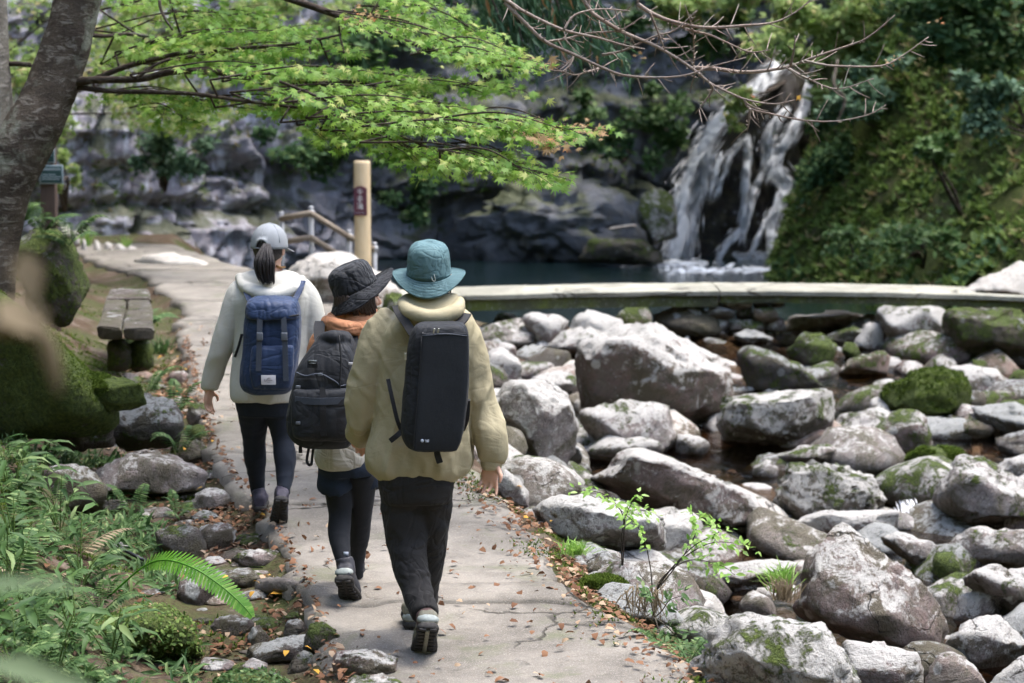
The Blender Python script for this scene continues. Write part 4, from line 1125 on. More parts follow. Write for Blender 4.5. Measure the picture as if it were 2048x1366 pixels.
WATERS = [[(1640, 735), (1770, 735), (1745, 850), (1690, 880), (1655, 870)], [(1350, 835), (1490, 865), (1570, 895), (1480, 930), (1370, 905)], [(1690, 895), (1830, 880), (1870, 1045), (1790, 1045)], [(1880, 872), (2060, 865), (2060, 935), (1900, 940)], [(1100, 930), (1200, 940), (1190, 990), (1120, 980)]]
HERO = [(proj(v.mean(0)), (np.ptp(proj(v), axis=0))) for v, f in ROCKS.values()]
placed = []
def cob_label(px, py, r):
    if py < 700: return 'loose stone in the shade under the footbridge', 'loose stones under the footbridge'
    if px < 1300 and py > 930: return 'loose cobble on the stony strip next to the path', 'loose cobbles next to the path'
    if px > 1750: return 'loose stone among the boulders towards the right edge', 'loose stones towards the right edge'
    if r > .2: return 'medium loose stone wedged between the midstream boulders', 'medium stones between the midstream boulders'
    return 'small cobble lying in the gaps between the midstream boulders', 'small cobbles between the midstream boulders'
NC = 16000
candY = RNG.uniform(9.2, 23.4, NC); candX = np.array([random.uniform(Rx(y) + .25, min(6.4, .27 * y + .4)) for y in candY])
candZ = TZ(candX, candY); candP = proj(np.column_stack([candX, candY, candZ + .05]))
for k in range(NC):
    if cob_n >= 299: break
    Xc, Yc, zc = float(candX[k]), float(candY[k]), float(candZ[k]); px, py = candP[k]
    if not (960 < px < 2080 and 612 < py < 1390): continue
    big_ = cob_n < 150
    r = random.choice([.16, .2, .26, .34, .42]) if big_ else random.choice([.06, .08, .1, .13, .16])
    if Yc < 11.5: r *= .6
    if any(in_poly(px, py, w_) for w_ in WATERS): continue
    if any(abs(px - h[0][0]) < h[1][0] * (.40 if big_ else .46) and abs(py - h[0][1]) < h[1][1] * .40 for h in HERO): continue
    if any(math.hypot(Xc - q[0], (Yc - q[1]) * .6) < .54 * (r + q[2]) for q in placed): continue
    placed.append((Xc, Yc, r))
    o = bpy.data.objects.new('cobble', base_cob[k % 9])
    o.location = (Xc, Yc, zc + r * .22)
    o.rotation_euler = (random.uniform(-.35, .35), random.uniform(-.35, .35), random.uniform(0, 6.28))
    o.scale = (r * random.uniform(.9, 1.5), r * random.uniform(.9, 1.3), r * random.uniform(.7, 1.1))
    o['moss'] = random.choice([.05, .15, .25, .35, .42, .5]); o['lichen'] = random.uniform(.1, .7); o['tint'] = random.random()
    l_, g_ = cob_label(px, py, r)
    tag(o, l_, 'stone', g_)
    COL.objects.link(o); cob_n += 1
# stones of the leafy strip left of the path
lm = 0
LY = RNG.uniform(7.6, 17, 110); LX_ = np.array([Lx(y) - abs(random.gauss(0, .38)) - .04 for y in LY]); LZ = TZ(LX_, LY)
for k in range(110):
    if lm >= 110: break
    Xc, Yc, zc = float(LX_[k]), float(LY[k]), float(LZ[k]); r = random.choice([.03, .04, .05, .07, .09])
    o = bpy.data.objects.new('small_stone', base_cob[k % 9])
    o.location = (Xc, Yc, zc + r * .1); o.rotation_euler = (0, 0, random.uniform(0, 6.28))
    o.scale = (r * random.uniform(1, 1.6), r * random.uniform(.9, 1.3), r * random.uniform(.4, .7))
    o['moss'] = random.uniform(.2, .6); o['lichen'] = .2; o['tint'] = random.random()
    tag(o, 'small stone bedded in the leaf litter left of the path', 'stone', 'small stones in the leaf litter')
    COL.objects.link(o); lm += 1

# gravel and pebbles of the stream bed, too many to count
iv, if_ = ico(1)
ng = 5200
Yg = RNG.uniform(9, 23.6, ng); Xg = np.array([random.uniform(Rx(y) + .2, min(6.6, .28 * y + .5)) for y in Yg]); Zg = TZ(Xg, Yg)
sg_ = RNG.choice([.012, .018, .025, .035, .05], ng)[:, None, None] * RNG.uniform(.7, 1.3, (ng, 1, 3)) * [1.1, 1.0, .7]
Vg = np.column_stack([Xg, Yg, Zg])[:, None, :] + iv[None] * sg_ * RNG.uniform(.8, 1.15, (ng, len(iv), 1))
Fg = (if_[None] + (np.arange(ng) * len(iv))[:, None, None]).reshape(-1, 3)
og = mk('gravel', Vg.reshape(-1, 3), Fg, M['rock'], origin=(3, 15, -1)); og['moss'] = .25; og['lichen'] = .4; og['tint'] = .7
tag(og, 'gravel and pebbles between the stream boulders', None, None, 'stuff')

# ------------------------------------------------------------------ footbridge
from mathutils.bvhtree import BVHTree
bridge = empty('footbridge', (2.0, 23.4, -1.2), 'long low concrete slab footbridge with mossy edge crossing below the pool', 'bridge')
def deck_z(X):
    return .055 - .0065 * (X - 2.7) ** 2 if X > 2.7 else .055 - .005 * (X - 2.7) ** 2
def deck_span(x0, x1, name, y0, y1, top, thick, mat):
    xs = np.linspace(x0, x1, 40); V = []; F = []
    for i, x in enumerate(xs):
        z = deck_z(x) + top
        j = .006 * float(fbm(np.array([[x * 2.2, y0, 0]]), 3, 5)[0])
        for (y, dz) in ((y0 + j, -thick), (y0 + j - .002, -.008), (y0 + j + .008, 0), ((y0 + y1) / 2, .012), (y1 - .02, 0), (y1, -.02), (y1, -thick)):
            V.append([x, y, z + dz + .004 * float(fbm(np.array([[x * 3, y * 3, dz]]), 2, 4)[0])])
    n = 7
    for i in range(len(xs) - 1):
        for k in range(n):
            F.append([i * n + k, i * n + (k + 1) % n, (i + 1) * n + (k + 1) % n, (i + 1) * n + k][::-1])
    F.append(list(range(n))); F.append([(len(xs) - 1) * n + k for k in range(n)][::-1])
    return mk(name, V, F, M[mat], bridge, smooth=False)
deck_span(-1.9, 2.395, 'deck_slab', 22.9, 23.95, 0, .055, 'deck')
deck_span(2.41, 6.1, 'deck_slab', 22.9, 23.95, 0, .055, 'deck')
deck_span(-1.8, 2.38, 'edge_beam', 22.94, 23.9, -.058, .13, 'deckside')
deck_span(2.42, 6.0, 'edge_beam', 22.94, 23.9, -.058, .085, 'deckside')
for row, (py, h, x0, x1) in enumerate([(606, 13, 1374, 1562), (627, 15, 1366, 1552), (650, 15, 1380, 1566), (674, 16, 1372, 1548), (698, 14, 1392, 1530)]):
    a = x0 + random.uniform(0, 14)
    while a < x1 - 16:
        w_ = random.choice([26, 34, 42, 58, 70]); b_ = min(a + w_, x1 + 6); hh_ = h * random.uniform(.85, 1.25); yy = py + random.uniform(-4, 4)
        out = [(a - 3, yy + hh_ * .3), (a + 3, yy - hh_ * .8), ((a + b_) / 2, yy - hh_ - 2), (b_ - 2, yy - hh_ * .7), (b_ + 3, yy + hh_ * .4), (b_ - 4, yy + hh_), (a + 4, yy + hh_)]
        V, F, c_ = rock_vf(out, 23.25 + random.uniform(-.16, .1), .3, p=26, sub=3, seed=300 + row * 9 + int(a))
        o = mk('pier_stone', V, F, M[random.choice(['rock_dark', 'rock', 'rock', 'rock_tan'])], bridge)
        o['moss'] = random.choice([.2, .4, .5]); o['lichen'] = random.uniform(.35, .75); o['tint'] = random.random()
        a = b_ + random.uniform(-3, 3)

# ------------------------------------------------------------------ sign post
Yp = 24.0
post = empty('sign_post', (*at(724, 540, Yp)[:2], -.6), 'pale round timber post bearing a maroon plaque beside the pool railing', 'sign post')
c0 = at(724, 322, Yp); r0 = 16.5 / FPX * Yp
V, F = tube([(c0[0], Yp, -.6), (c0[0], Yp, .2), (c0[0], Yp, c0[2] - .03), (c0[0], Yp, c0[2] - .004), (c0[0], Yp, c0[2])], [r0, r0, r0, r0 * .97, r0 * .88], 24, 1)
mk('post', V, F, M['postwood'], post)
pc = at(720.5, 402, Yp - r0 - .012)
hw, hh = 13 / FPX * Yp, 29 / FPX * Yp
rot = math.radians(-14)
Uv = np.array([math.cos(rot), math.sin(rot), 0]); Nv = np.array([math.sin(rot), -math.cos(rot), 0]); Wv = np.array([0, 0, 1.0])
ol = [(-hw, -hh), (hw, -hh), (hw, hh * .86)] + [(hw * math.cos(t) * .8, hh * .86 + hh * .14 * math.sin(t)) for t in np.linspace(.15, math.pi - .15, 9)] + [(-hw, hh * .86)]
Vf = [pc + Uv * a + Wv * b for a, b in ol]; Vb = [p - Nv * .025 for p in Vf]
n_ = len(ol)
pl = mk('plaque', np.array(Vf + Vb), [list(range(n_)), list(range(n_, 2 * n_))[::-1]] + [[i, n_ + i, n_ + (i + 1) % n_, (i + 1) % n_] for i in range(n_)], M['plaque'], post, smooth=False)
for ch, dz in (('千', .56), ('手', .08), ('滝', -.40)):
    tv = text_vf(ch, hh * .50, pc + Wv * (hh * dz), Uv, Wv, Nv, .004)
    if tv: mk('lettering', tv[0], tv[1], M['white'], pl, smooth=False)
tv = text_vf('Senju Falls', hh * .145, pc + Wv * (-hh * .8), Uv, Wv, Nv, .004)
if tv: mk('lettering', tv[0], tv[1], M['paleink'], pl, smooth=False)

# ------------------------------------------------------------------ railing
rail = empty('railing', (-2.3, 24.6, -.4), 'wooden rail on steel posts stepping down to the pool behind the walkers', 'railing')
pts = [(563, 427, 24.9), (622, 416, 24.6), (698, 463, 24.4), (749, 488, 24.2)]
tops = []
for (x, y, Yq) in pts:
    a = at(x, y, Yq); tops.append(a)
    V, F = tube([(a[0], Yq, -.55), (a[0], Yq, a[2])], [.032, .032], 10, 1); pst = mk('post', V, F, M['steel'], rail)
    V, F = tube([(a[0], Yq, a[2] - .085), (a[0], Yq, a[2] - .03)], [.048, .048], 10, 1); mk('clamp', V, F, M['steel'], pst)
    V, F = ellipsoid((a[0], Yq, a[2] + .005), (.038, .038, .02), 10, 6); mk('cap', V, F, M['steel'], pst)
for k in range(3):
    for dz in (-.06, -.36):
        a, b_ = tops[k] + [0, -.05, dz], tops[k + 1] + [0, -.05, dz]
        V, F = tube([a, b_], [.036, .036], 10, 1); mk('rail', V, F, M['railwood'], rail)

# ------------------------------------------------------------------ notice board behind the tree
Yb = 18.5
nb = empty('notice_board', (*at(95, 440, Yb)[:2], .1), 'dark wooden post with small green notice boards behind the maple trunk', 'sign')
a = at(95, 283, Yb)
V, F = boxVF((a[0], Yb, (a[2] + .1) / 2), (.135, .12, a[2] - .1), None, .008); mk('post', V, F, M['darkwood'], nb)
V, F = boxVF((a[0], Yb, a[2] + .03), (.16, .15, .07), None, .015); mk('cap', V, F, M['steel'], nb)
def board(cx, cy, w, h, dy, lines, name):
    c = at(cx, cy, Yb - dy); w_, h_ = w / FPX * Yb, h / FPX * Yb
    V, F = boxVF(c, (w_, .02, h_), None, .004); fr = mk(name, V, F, M['boardframe'], nb)
    V, F = boxVF(c - [0, .012, 0], (w_ * .88, .006, h_ * .84), None, .001); mk('panel', V, F, M['greenboard'], fr)
    for (f, l, t) in lines:
        V, F = boxVF(c + [(-.42 + l * .42) * w_, -.0165, h_ * (.5 - f)], (w_ * .8 * l, .002, h_ * t), None); mk('text_line', V, F, M['boardframe'], fr, smooth=False)
board(96, 309, 27, 34, .075, [(.3, .8, .05), (.55, .9, .05), (.75, .6, .05)], 'sign_board')
board(103, 349, 47, 38, .08, [(.22, 1, .13), (.5, .75, .06), (.62, 1, .06), (.74, .95, .06)], 'sign_board')

# ------------------------------------------------------------------ stone bench
bench = empty('stone_bench', (-3.2, 16.5, 0), 'low bench of mossy grey stone slabs at the left side of the path', 'bench')
def gz(px, py, z): return gnd(px, py, z)
def slab_poly(pxs, z, th, name, parent, mat='rock_dark', moss=.35):
    T = np.array([gz(x, y, z) for x, y in pxs]); n = len(T)
    bm = bmesh.new()
    top = [bm.verts.new(t) for t in T]; bot = [bm.verts.new(t - [0, 0, th]) for t in T]
    bm.faces.new(top); bm.faces.new(bot[::-1])
    for i in range(n): bm.faces.new([top[i], bot[i], bot[(i + 1) % n], top[(i + 1) % n]])
    bmesh.ops.recalc_face_normals(bm, faces=bm.faces)
    bmesh.ops.bevel(bm, geom=bm.edges[:], offset=.014, segments=2, affect='EDGES')
    bmesh.ops.triangulate(bm, faces=bm.faces[:])
    bmesh.ops.subdivide_edges(bm, edges=[e for e in bm.edges if e.calc_length() > .15], cuts=2, use_grid_fill=True)
    bm.verts.index_update()
    V = np.array([v.co[:] for v in bm.verts]); F = [[v.index for v in f.verts] for f in bm.faces]; bm.free()
    V = V + .012 * np.stack([fbm(V * 6, 3, 1), fbm(V * 6, 3, 2), fbm(V * 6, 3, 3)], -1)
    o = mk(name, V, F, M[mat], parent, smooth=False)
    o['moss'] = moss; o['lichen'] = .05; o['tint'] = .2
    return o
slab_poly([(192, 652), (243, 655), (252, 600), (212, 600)], .5, .1, 'seat_slab', bench)
slab_poly([(247, 655), (306, 657), (302, 600), (256, 600)], .5, .1, 'seat_slab', bench)
slab_poly([(213, 598), (302, 598), (298, 577), (220, 577)], .505, .1, 'seat_slab', bench)
for (px, Yq, w) in ((238, 15.7, 1), (282, 15.75, .8), (262, 17.7, 1)):
    c_ = at(px, 690, Yq)
    V, F, cc = rock_vf([(px - 26, 745), (px - 24, 672), (px + 24, 672), (px + 28, 745)], Yq, .16, p=18, sub=3, seed=int(px))
    V[:, 2] = np.clip(V[:, 2], -.15, .41)
    o = mk('support', V, F, M['rock_dark'], bench); o['moss'] = .6; o['lichen'] = .3; o['tint'] = .3

# ------------------------------------------------------------------ waterfall
V, F = ROCKS[BUTT.name]
bvh = BVHTree.FromPolygons([tuple(v) for v in V], [tuple(int(i) for i in f) for f in F])
def on_rock(px, py, default=38.0, off=.07):
    off = off + .08 + .42 * min(1, max(0, (py - 150) / 330))
    d = nrm(ray(px, py))
    loc, nn, i_, dist = bvh.ray_cast(Vector(CAM), Vector(d))
    if loc is None or loc.y > 40:
        return at(px, py, default)
    return np.array(loc) - d * off
OCT_P = np.array([(0, 0, 0), (.5, -.5, 0), (.5, .5, 0), (.5, 0, .35), (1, 0, 0), (.5, 0, -.35)])
OCT_F = np.array([[0, 1, 3], [0, 3, 2], [1, 4, 3], [3, 4, 2], [0, 5, 1], [0, 2, 5], [1, 5, 4], [5, 2, 4]])
def strands(poly, width, n, size, spray=.25, edge=0.0):
    """Spindle shaped filaments of falling water along a pixel polyline."""
    P = catmull(np.array(poly, float), 8)
    W = np.interp(np.linspace(0, 1, len(P)), np.linspace(0, 1, len(width)), width)
    out = []
    for _ in range(n):
        t = random.random() * (len(P) - 1.01); i = int(t); f = t - i
        p = P[i] * (1 - f) + P[i + 1] * f
        tn = nrm(P[min(i + 1, len(P) - 1)] - P[max(i - 1, 0)])
        w = W[i]
        o = random.gauss(0, .30) * w * (1.6 if random.random() < .12 else .8)
        q = p + np.array([-tn[1], tn[0]]) * o
        L = size * random.uniform(.5, 1.5) * FPX / 38
        q2 = q + tn * L + np.array([random.gauss(0, 1), random.gauss(0, 1)]) * L * spray * .4
        a, b = on_rock(*q), on_rock(*q2)
        if np.linalg.norm(a - b) > size * 2.5: b = at(q2[0], q2[1], a[1])
        out.append((a, b))
    A = np.array([o[0] for o in out]); B = np.array([o[1] for o in out])
    H = B - A; Ls = np.linalg.norm(H, axis=1)[:, None] + 1e-6; H = H / Ls
    side = np.cross(H, np.array([0, 1.0, 0])); side /= np.linalg.norm(side, axis=1)[:, None] + 1e-9
    up = np.cross(H, side)
    wd = (np.array([random.uniform(.006, .022) for _ in out]))[:, None]
    Vv = A[:, None] + OCT_P[None, :, 0:1] * (H * Ls)[:, None] + OCT_P[None, :, 1:2] * (side * wd)[:, None] + OCT_P[None, :, 2:3] * (up * wd)[:, None]
    Ff = OCT_F[None] + (np.arange(len(out)) * 6)[:, None, None]
    return Vv.reshape(-1, 3), Ff.reshape(-1, 3), np.repeat(RNG.random(len(out)), 6)
fall = []
fall.append(strands([(1600, 108), (1560, 128), (1520, 168), (1455, 228), (1415, 285)], [14, 22, 26, 30, 32], 1541, 0.44))
fall.append(strands([(1415, 285), (1392, 345), (1372, 430), (1356, 530)], [30, 34, 38, 34], 2252, 0.41, .5))
fall.append(strands([(1395, 330), (1372, 400), (1348, 480), (1338, 530)], [20, 26, 30, 30], 308, 0.12, 1.2))
fall.append(strands([(1446, 300), (1434, 335), (1424, 372)], [8, 12, 8], 129, 0.28))
fall.append(strands([(1500, 270), (1470, 300), (1448, 350), (1440, 372)], [10, 14, 10, 5], 153, 0.25))
fall.append(strands([(1498, 265), (1494, 330), (1490, 400), (1486, 455)], [12, 10, 8, 9], 711, 0.31))
fall.append(strands([(1618, 150), (1612, 200), (1590, 250), (1560, 300), (1548, 330)], [8, 10, 18, 22, 26], 1066, 0.31))
fall.append(strands([(1548, 330), (1568, 365), (1562, 400), (1545, 445), (1548, 510)], [24, 20, 22, 18, 10], 1185, 0.31))
fall.append(strands([(1580, 210), (1545, 260), (1535, 310)], [12, 22, 20], 533, 0.28))
fall.append(strands([(1545, 320), (1515, 370), (1500, 415), (1495, 440)], [14, 12, 10, 6], 237, 0.25))
fall.append(strands([(1535, 430), (1518, 470), (1505, 500)], [8, 8, 8], 105, 0.22))
fall.append(strands([(1486, 455), (1462, 480), (1440, 515), (1434, 552)], [16, 14, 9, 6], 237, 0.22))
fall.append(strands([(1500, 500), (1525, 515), (1550, 520), (1535, 552)], [10, 16, 14, 16], 189, 0.22, .8))
fall.append(strands([(1460, 505), (1500, 525), (1520, 552)], [12, 16, 18], 141, 0.19, .8))
Vv, Ff, vr = catVF(fall)
wf = mk('waterfall', Vv, Ff, M['foam'], smooth=True, attrs={'var': vr})
tag(wf, 'white waterfall splitting into strands down the dark rock', None, None, 'structure')
# churned foam where it meets the pool
fo = []
for (cx, cy, rx, n_) in ((1350, 528, 62, 420), (1395, 541, 55, 260), (1510, 540, 60, 380), (1300, 523, 40, 120)):
    pts_ = []
    for _ in range(n_):
        p = gnd(cx + random.gauss(0, .45) * rx, cy + random.gauss(0, 2.5), -.795)
        p[1] = min(p[1], 38.0); pts_.append(p)
    fo.append(cloud(np.array(pts_), RNG.uniform(.06, .2, n_), T_OVAL, (0, 0, 1), .12))
Vv, Ff, vr = catVF(fo)
tag(mk('foam', Vv, Ff, M['foamflat'], attrs={'var': vr}), 'white foam on the pool at the foot of the waterfall', None, None, 'stuff')
# little cascades between the boulders
def riffle(poly, width, n, size, zoff=.03, lab=None):
    P = catmull(np.array(poly, float), 6); out = []
    for _ in range(n):
        t = random.random() * (len(P) - 1.01); i = int(t); f = t - i
        p = P[i] * (1 - f) + P[i + 1] * f
        tn = P[i + 1] - P[i]; tn = tn / np.linalg.norm(tn[:2])
        o = random.gauss(0, .4) * width
        q = p[:2] + np.array([-tn[1], tn[0]]) * o
        a = at(q[0], q[1], p[2] + random.uniform(-.05, .05)); L = size * random.uniform(.5, 1.4)
        q2 = q + tn[:2] * L * FPX / p[2]
        b = at(q2[0], q2[1], p[2] - .02)
        out.append((a, b))
    A = np.array([o[0] for o in out]); B = np.array([o[1] for o in out]); H = B - A
    Ls = np.linalg.norm(H, axis=1)[:, None] + 1e-6; H = H / Ls
    side = np.cross(H, np.array([0, 1.0, .2])); side /= np.linalg.norm(side, axis=1)[:, None] + 1e-9
    up = np.cross(H, side); wd = RNG.uniform(.006, .02, (len(out), 1))
    Vv = A[:, None] + OCT_P[None, :, 0:1] * (H * Ls)[:, None] + OCT_P[None, :, 1:2] * (side * wd)[:, None] + OCT_P[None, :, 2:3] * (up * wd)[:, None]
    Ff = (OCT_F[None] + (np.arange(len(out)) * 6)[:, None, None]).reshape(-1, 3)
    return Vv.reshape(-1, 3), Ff, np.repeat(RNG.random(len(out)), 6)
def stream_Y(py): return hit(1700, py)[1]
R_ = [riffle([(1745, 900, stream_Y(903) - .1), (1742, 915, stream_Y(916) - .12), (1735, 935, stream_Y(936) - .15)], 26, 170, .09),
      riffle([(1780, 960, stream_Y(965) - .25), (1800, 985, stream_Y(990) - .3), (1815, 1020, stream_Y(1025) - .35)], 30, 260, .1),
      riffle([(1950, 880, stream_Y(882) - .15), (1952, 905, stream_Y(905) - .2)], 14, 80, .09), riffle([(1990, 878, stream_Y(882) - .15), (2010, 905, stream_Y(905) - .2)], 24, 150, .09),
      riffle([(2035, 880, stream_Y(882) - .15), (2030, 912, stream_Y(912) - .2)], 14, 80, .09), riffle([(1940, 915, stream_Y(915) - .2), (2048, 925, stream_Y(925) - .2)], 12, 120, .07),
      riffle([(1640, 738, stream_Y(740) - .1), (1668, 740, stream_Y(740) - .1)], 6, 60, .06), riffle([(1690, 770, stream_Y(770) - .1), (1740, 772, stream_Y(772) - .1)], 5, 50, .06),
      riffle([(1820, 1030, stream_Y(1030) - .3), (1930, 1042, stream_Y(1042) - .3)], 12, 90, .06), riffle([(1460, 885, stream_Y(886) - .1), (1540, 890, stream_Y(890) - .1)], 6, 50, .06)]
Vv, Ff, vr = catVF(R_)
tag(mk('white_water', Vv, Ff, M['foam'], attrs={'var': vr}), 'threads of white water between the stream boulders', None, None, 'stuff')

# ------------------------------------------------------------------ log end, hose, pole
lg0, lg1 = hit(524, 1188), hit(600, 1186)
axis = nrm(lg1 - lg0)
V, F = tube([lg0 + [0, 0, .035], (lg0 + lg1) / 2 + [0, 0, .04], lg1 + [0, 0, .025]], [.042, .04, .026], 18, 8, 1, None, .1)
tag(mk('log', V, F, M['bare_dark']), 'short weathered grey chunk of log at the left path edge', 'log')
hp = [hit(240, 1132) + [0, 0, .10], hit(300, 1142) + [0, 0, .05], hit(390, 1152) + [0, 0, .04], hit(470, 1166) + [0, 0, .03], hit(505, 1172) + [0, 0, .01]]
V, F = tube(hp, .0095, 10, 6)
tag(mk('hose', V, F, M['hose']), 'thin black water hose lying across the leafy ground at left', 'hose')

# ------------------------------------------------------------------ trees
def pxtube(poly, rpx, Y0, Y1=None, seg=10, sub=6, jit=0.0):
    n = len(poly); Ys = np.linspace(Y0, Y1 if Y1 is not None else Y0, n)
    pts = [at(p[0], p[1], y) for p, y in zip(poly, Ys)]
    rp = np.interp(np.linspace(0, 1, n), np.linspace(0, 1, len(rpx)), rpx)
    return tube(pts, [r / FPX * y for r, y in zip(rp, Ys)], seg, sub, 1, None, jit)
YT = 12.8
maple = empty('maple_tree', (*at(-30, 640, YT)[:2], -.1), 'forked maple with dark lichen spotted trunk and spreading bright green sprays', 'tree')
V, F = pxtube([(-70, 960), (-36, 700), (-12, 560), (0, 470), (10, 385), (38, 310), (68, 250), (97, 190), (130, 100), (156, 0), (182, -110), (220, -300), (245, -480)], [70, 54, 44, 43, 49, 55, 55, 51, 48, 46, 44, 36, 24], YT, YT + .3, 26, 6)
V = V + .012 * fbm(V * 9, 3, 2)[:, None] * nrm(np.array([1, -1, 0]))
mk('trunk', V, F, M['bark'], maple)
V, F = pxtube([(10, 400), (-2, 320), (-8, 240), (-16, 120), (-20, 0), (-30, -200), (-60, -420)], [30, 36, 36, 34, 32, 28, 18], YT + .1, YT + .4, 20, 6)
mk('trunk', V, F, M['bark_pale'], maple)
boughs = [([(130, 168), (190, 160), (280, 158), (350, 143), (450, 146), (560, 163), (640, 166), (720, 164), (800, 188), (880, 205)], [11, 7.5, 7, 6.5, 6, 5, 4.5, 3.5, 2.5, 2], 13.02, 11.7),
          ([(185, 160), (250, 134), (320, 116), (380, 104), (490, 96), (600, 86), (720, 60)], [6, 5.5, 5, 4.5, 3.5, 3, 2], 13.02, 12.6),
          ([(135, 172), (220, 182), (300, 184), (390, 188), (480, 201), (560, 211), (700, 228), (850, 262), (960, 292)], [6, 5, 4.5, 4, 3.5, 3, 2.5, 2, 1.5], 13.02, 11.4),
          ([(140, 60), (200, 72), (262, 68), (350, 80), (430, 70)], [5, 4, 3.5, 3, 2], 12.9, 13.6),
          ([(170, -100), (300, -90), (500, -30), (700, 40), (850, 95), (980, 125), (1040, 135)], [16, 12, 9, 6, 4, 3, 2], 12.9, 11.6),
          ([(640, 166), (760, 210), (900, 238), (1020, 252), (1100, 262), (1162, 256)], [4, 3.5, 3, 2.5, 2, 1.2], 11.9, 11.2),
          ([(700, 228), (850, 292), (980, 330), (1080, 346)], [2.6, 2.4, 2, 1.2], 11.6, 11.0),
          ([(270, 158), (310, 130), (340, 118)], [4, 3, 3], 12.6, 12.7),
          ([(560, 163), (650, 200), (760, 260), (880, 330)], [3, 3, 2.4, 1.4], 11.9, 11.2),
          ([(240, -150), (310, -40), (322, 20), (345, 60)], [6, 4, 3, 2], 12.9, 12.5),
          ([(60, 130), (20, 128), (-40, 140)], [5, 5, 4], 12.9, 13.2)]
BP = []
for (poly, r, Y0, Y1) in boughs:
    V, F = pxtube(poly, r, Y0, Y1, 8, 6)
    mk('branch', V, F, M['twig'], maple)
    P3 = catmull(np.array([[*at(p[0], p[1], y)] for p, y in zip(poly, np.linspace(Y0, Y1, len(poly)))]), 6)
    BP.append(P3)
BPA = np.concatenate(BP)
CROWN = [(175, 10), (320, -120), (860, -120), (930, 40), (985, 75), (1045, 110), (1050, 140), (960, 160), (1010, 178), (1060, 215), (1110, 240), (1160, 252), (1120, 285), (1040, 300), (1085, 340), (1040, 352), (930, 322), (860, 335), (760, 292), (640, 282), (560, 236), (440, 232), (300, 200), (190, 185)]
leaf_parts, rust_parts, twV = [], [], []
# thin drooping layers of foliage: start pixel, end pixel, distance
LAYERS = [((180, 60), (520, 30), 13.6), ((200, 20), (620, -30), 13.8), ((230, 105), (560, 60), 13.0), ((300, 85), (640, 70), 13.4), ((190, 185), (430, 205), 13.4),
          ((260, 150), (620, 140), 12.6), ((330, 125), (690, 105), 12.9), ((420, 160), (800, 150), 12.2), ((460, 185), (880, 200), 12.0), ((430, 215), (700, 235), 12.4),
          ((560, 205), (960, 225), 11.7), ((620, 235), (1030, 262), 11.5), ((640, 190), (1010, 175), 11.9), ((560, 245), (800, 285), 11.9), ((700, 255), (1100, 275), 11.3),
          ((720, 285), (1075, 345), 11.2), ((850, 240), (1150, 262), 11.2), ((650, 20), (1040, 135), 12.2), ((760, 0), (1000, 90), 12.6), ((600, -40), (900, 20), 12.8),
          ((300, -60), (700, -90), 13.2), ((820, 110), (1050, 125), 11.9), ((620, 150), (760, 175), 12.5), ((880, 300), (1070, 350), 11.0), ((200, 130), (330, 110), 13.3), ((340, 20), (600, 100), 14.2), ((640, 260), (880, 330), 11.6), ((260, 215), (380, 240), 14)]
LAYERS += [((a_[0] + random.uniform(-50, 70), a_[1] + random.uniform(-26, 14)), (b_[0] + random.uniform(-90, 5), b_[1] + random.uniform(-28, 10)), y_ + random.uniform(.2, .9)) for a_, b_, y_ in LAYERS]
for (s0, s1, Yl) in LAYERS:
    A0, A1 = at(*s0, Yl), at(*s1, Yl - .35); Ln = np.linalg.norm(A1 - A0); hd = nrm(A1 - A0)
    sd = nrm(np.cross(hd, (0, 0, 1)))
    mid = (A0 + A1) / 2 + [0, 0, .07]
    near_ = BPA[np.argmin(np.sum((BPA - A0) ** 2, 1))]
    twV.append(tube([A0, mid, A1 - hd * .05], [.007, .005, .0018], 5, 6))
    if np.linalg.norm(near_ - A0) < .8: twV.append(tube([near_, A0], [.007, .007], 5, 1))
    for k in range(int(Ln / .058)):
        t0 = random.random() ** .85
        base = A0 * (1 - t0) ** 2 + 2 * mid * t0 * (1 - t0) + A1 * t0 ** 2
        ang = random.choice([-1, 1]) * random.uniform(.3, 1.1); d = nrm(hd * math.cos(ang) + sd * math.sin(ang) + np.array([0, 0, random.uniform(-.28, .04)]))
        L = random.uniform(.22, .5) * (1 - .35 * t0); tipp = base + d * L
        twV.append(tube([base, base + d * L * .5 + [0, 0, .012], tipp], [.003, .0022, .001], 4, 2))
        n = int(L * 46); u = RNG.uniform(.15, 1.05, n); w = nrm(np.cross(d, (0, 0, 1)))
        P = base + np.outer(u * L, d) + np.outer(RNG.normal(0, .055, n), w) + np.column_stack([np.zeros(n), np.zeros(n), RNG.normal(-.006, .016, n)])
        part = cloud(P, RNG.uniform(.035, .10, n), T_MAPLE, (random.gauss(0, .2), -.6, .9), .32, RNG, d, .7)
        pxy = proj(tipp)
        (rust_parts if pxy[0] > 1090 and pxy[1] < 300 and random.random() < .4 else leaf_parts).append(part)
# a rusty spray near the top
for (x, y) in ((745, 28), (730, 38), (712, 26), (1150, 262), (1140, 250), (1128, 268), (1090, 262)):
    n = 14; P = at(x, y, 11.6) + RNG.normal(0, .05, (n, 3)) * [1.4, 1, .5]
    rust_parts.append(cloud(P, RNG.uniform(.03, .05, n), T_MAPLE, (0, -.3, 1), .4))
V, F, vr = catVF(leaf_parts)
tag(mk('crown', V, F, M['maple'], maple, attrs={'var': vr}), None, None, None, 'stuff')
V, F, vr = catVF(rust_parts)
tag(mk('turning_leaves', V, F, M['rust'], maple, attrs={'var': vr}), 'leaves at the spray tips turning rusty', None, None, 'stuff')
V, F = joinVF(twV)
tag(mk('twigs', V, F, M['twig'], maple), None, None, None, 'stuff')

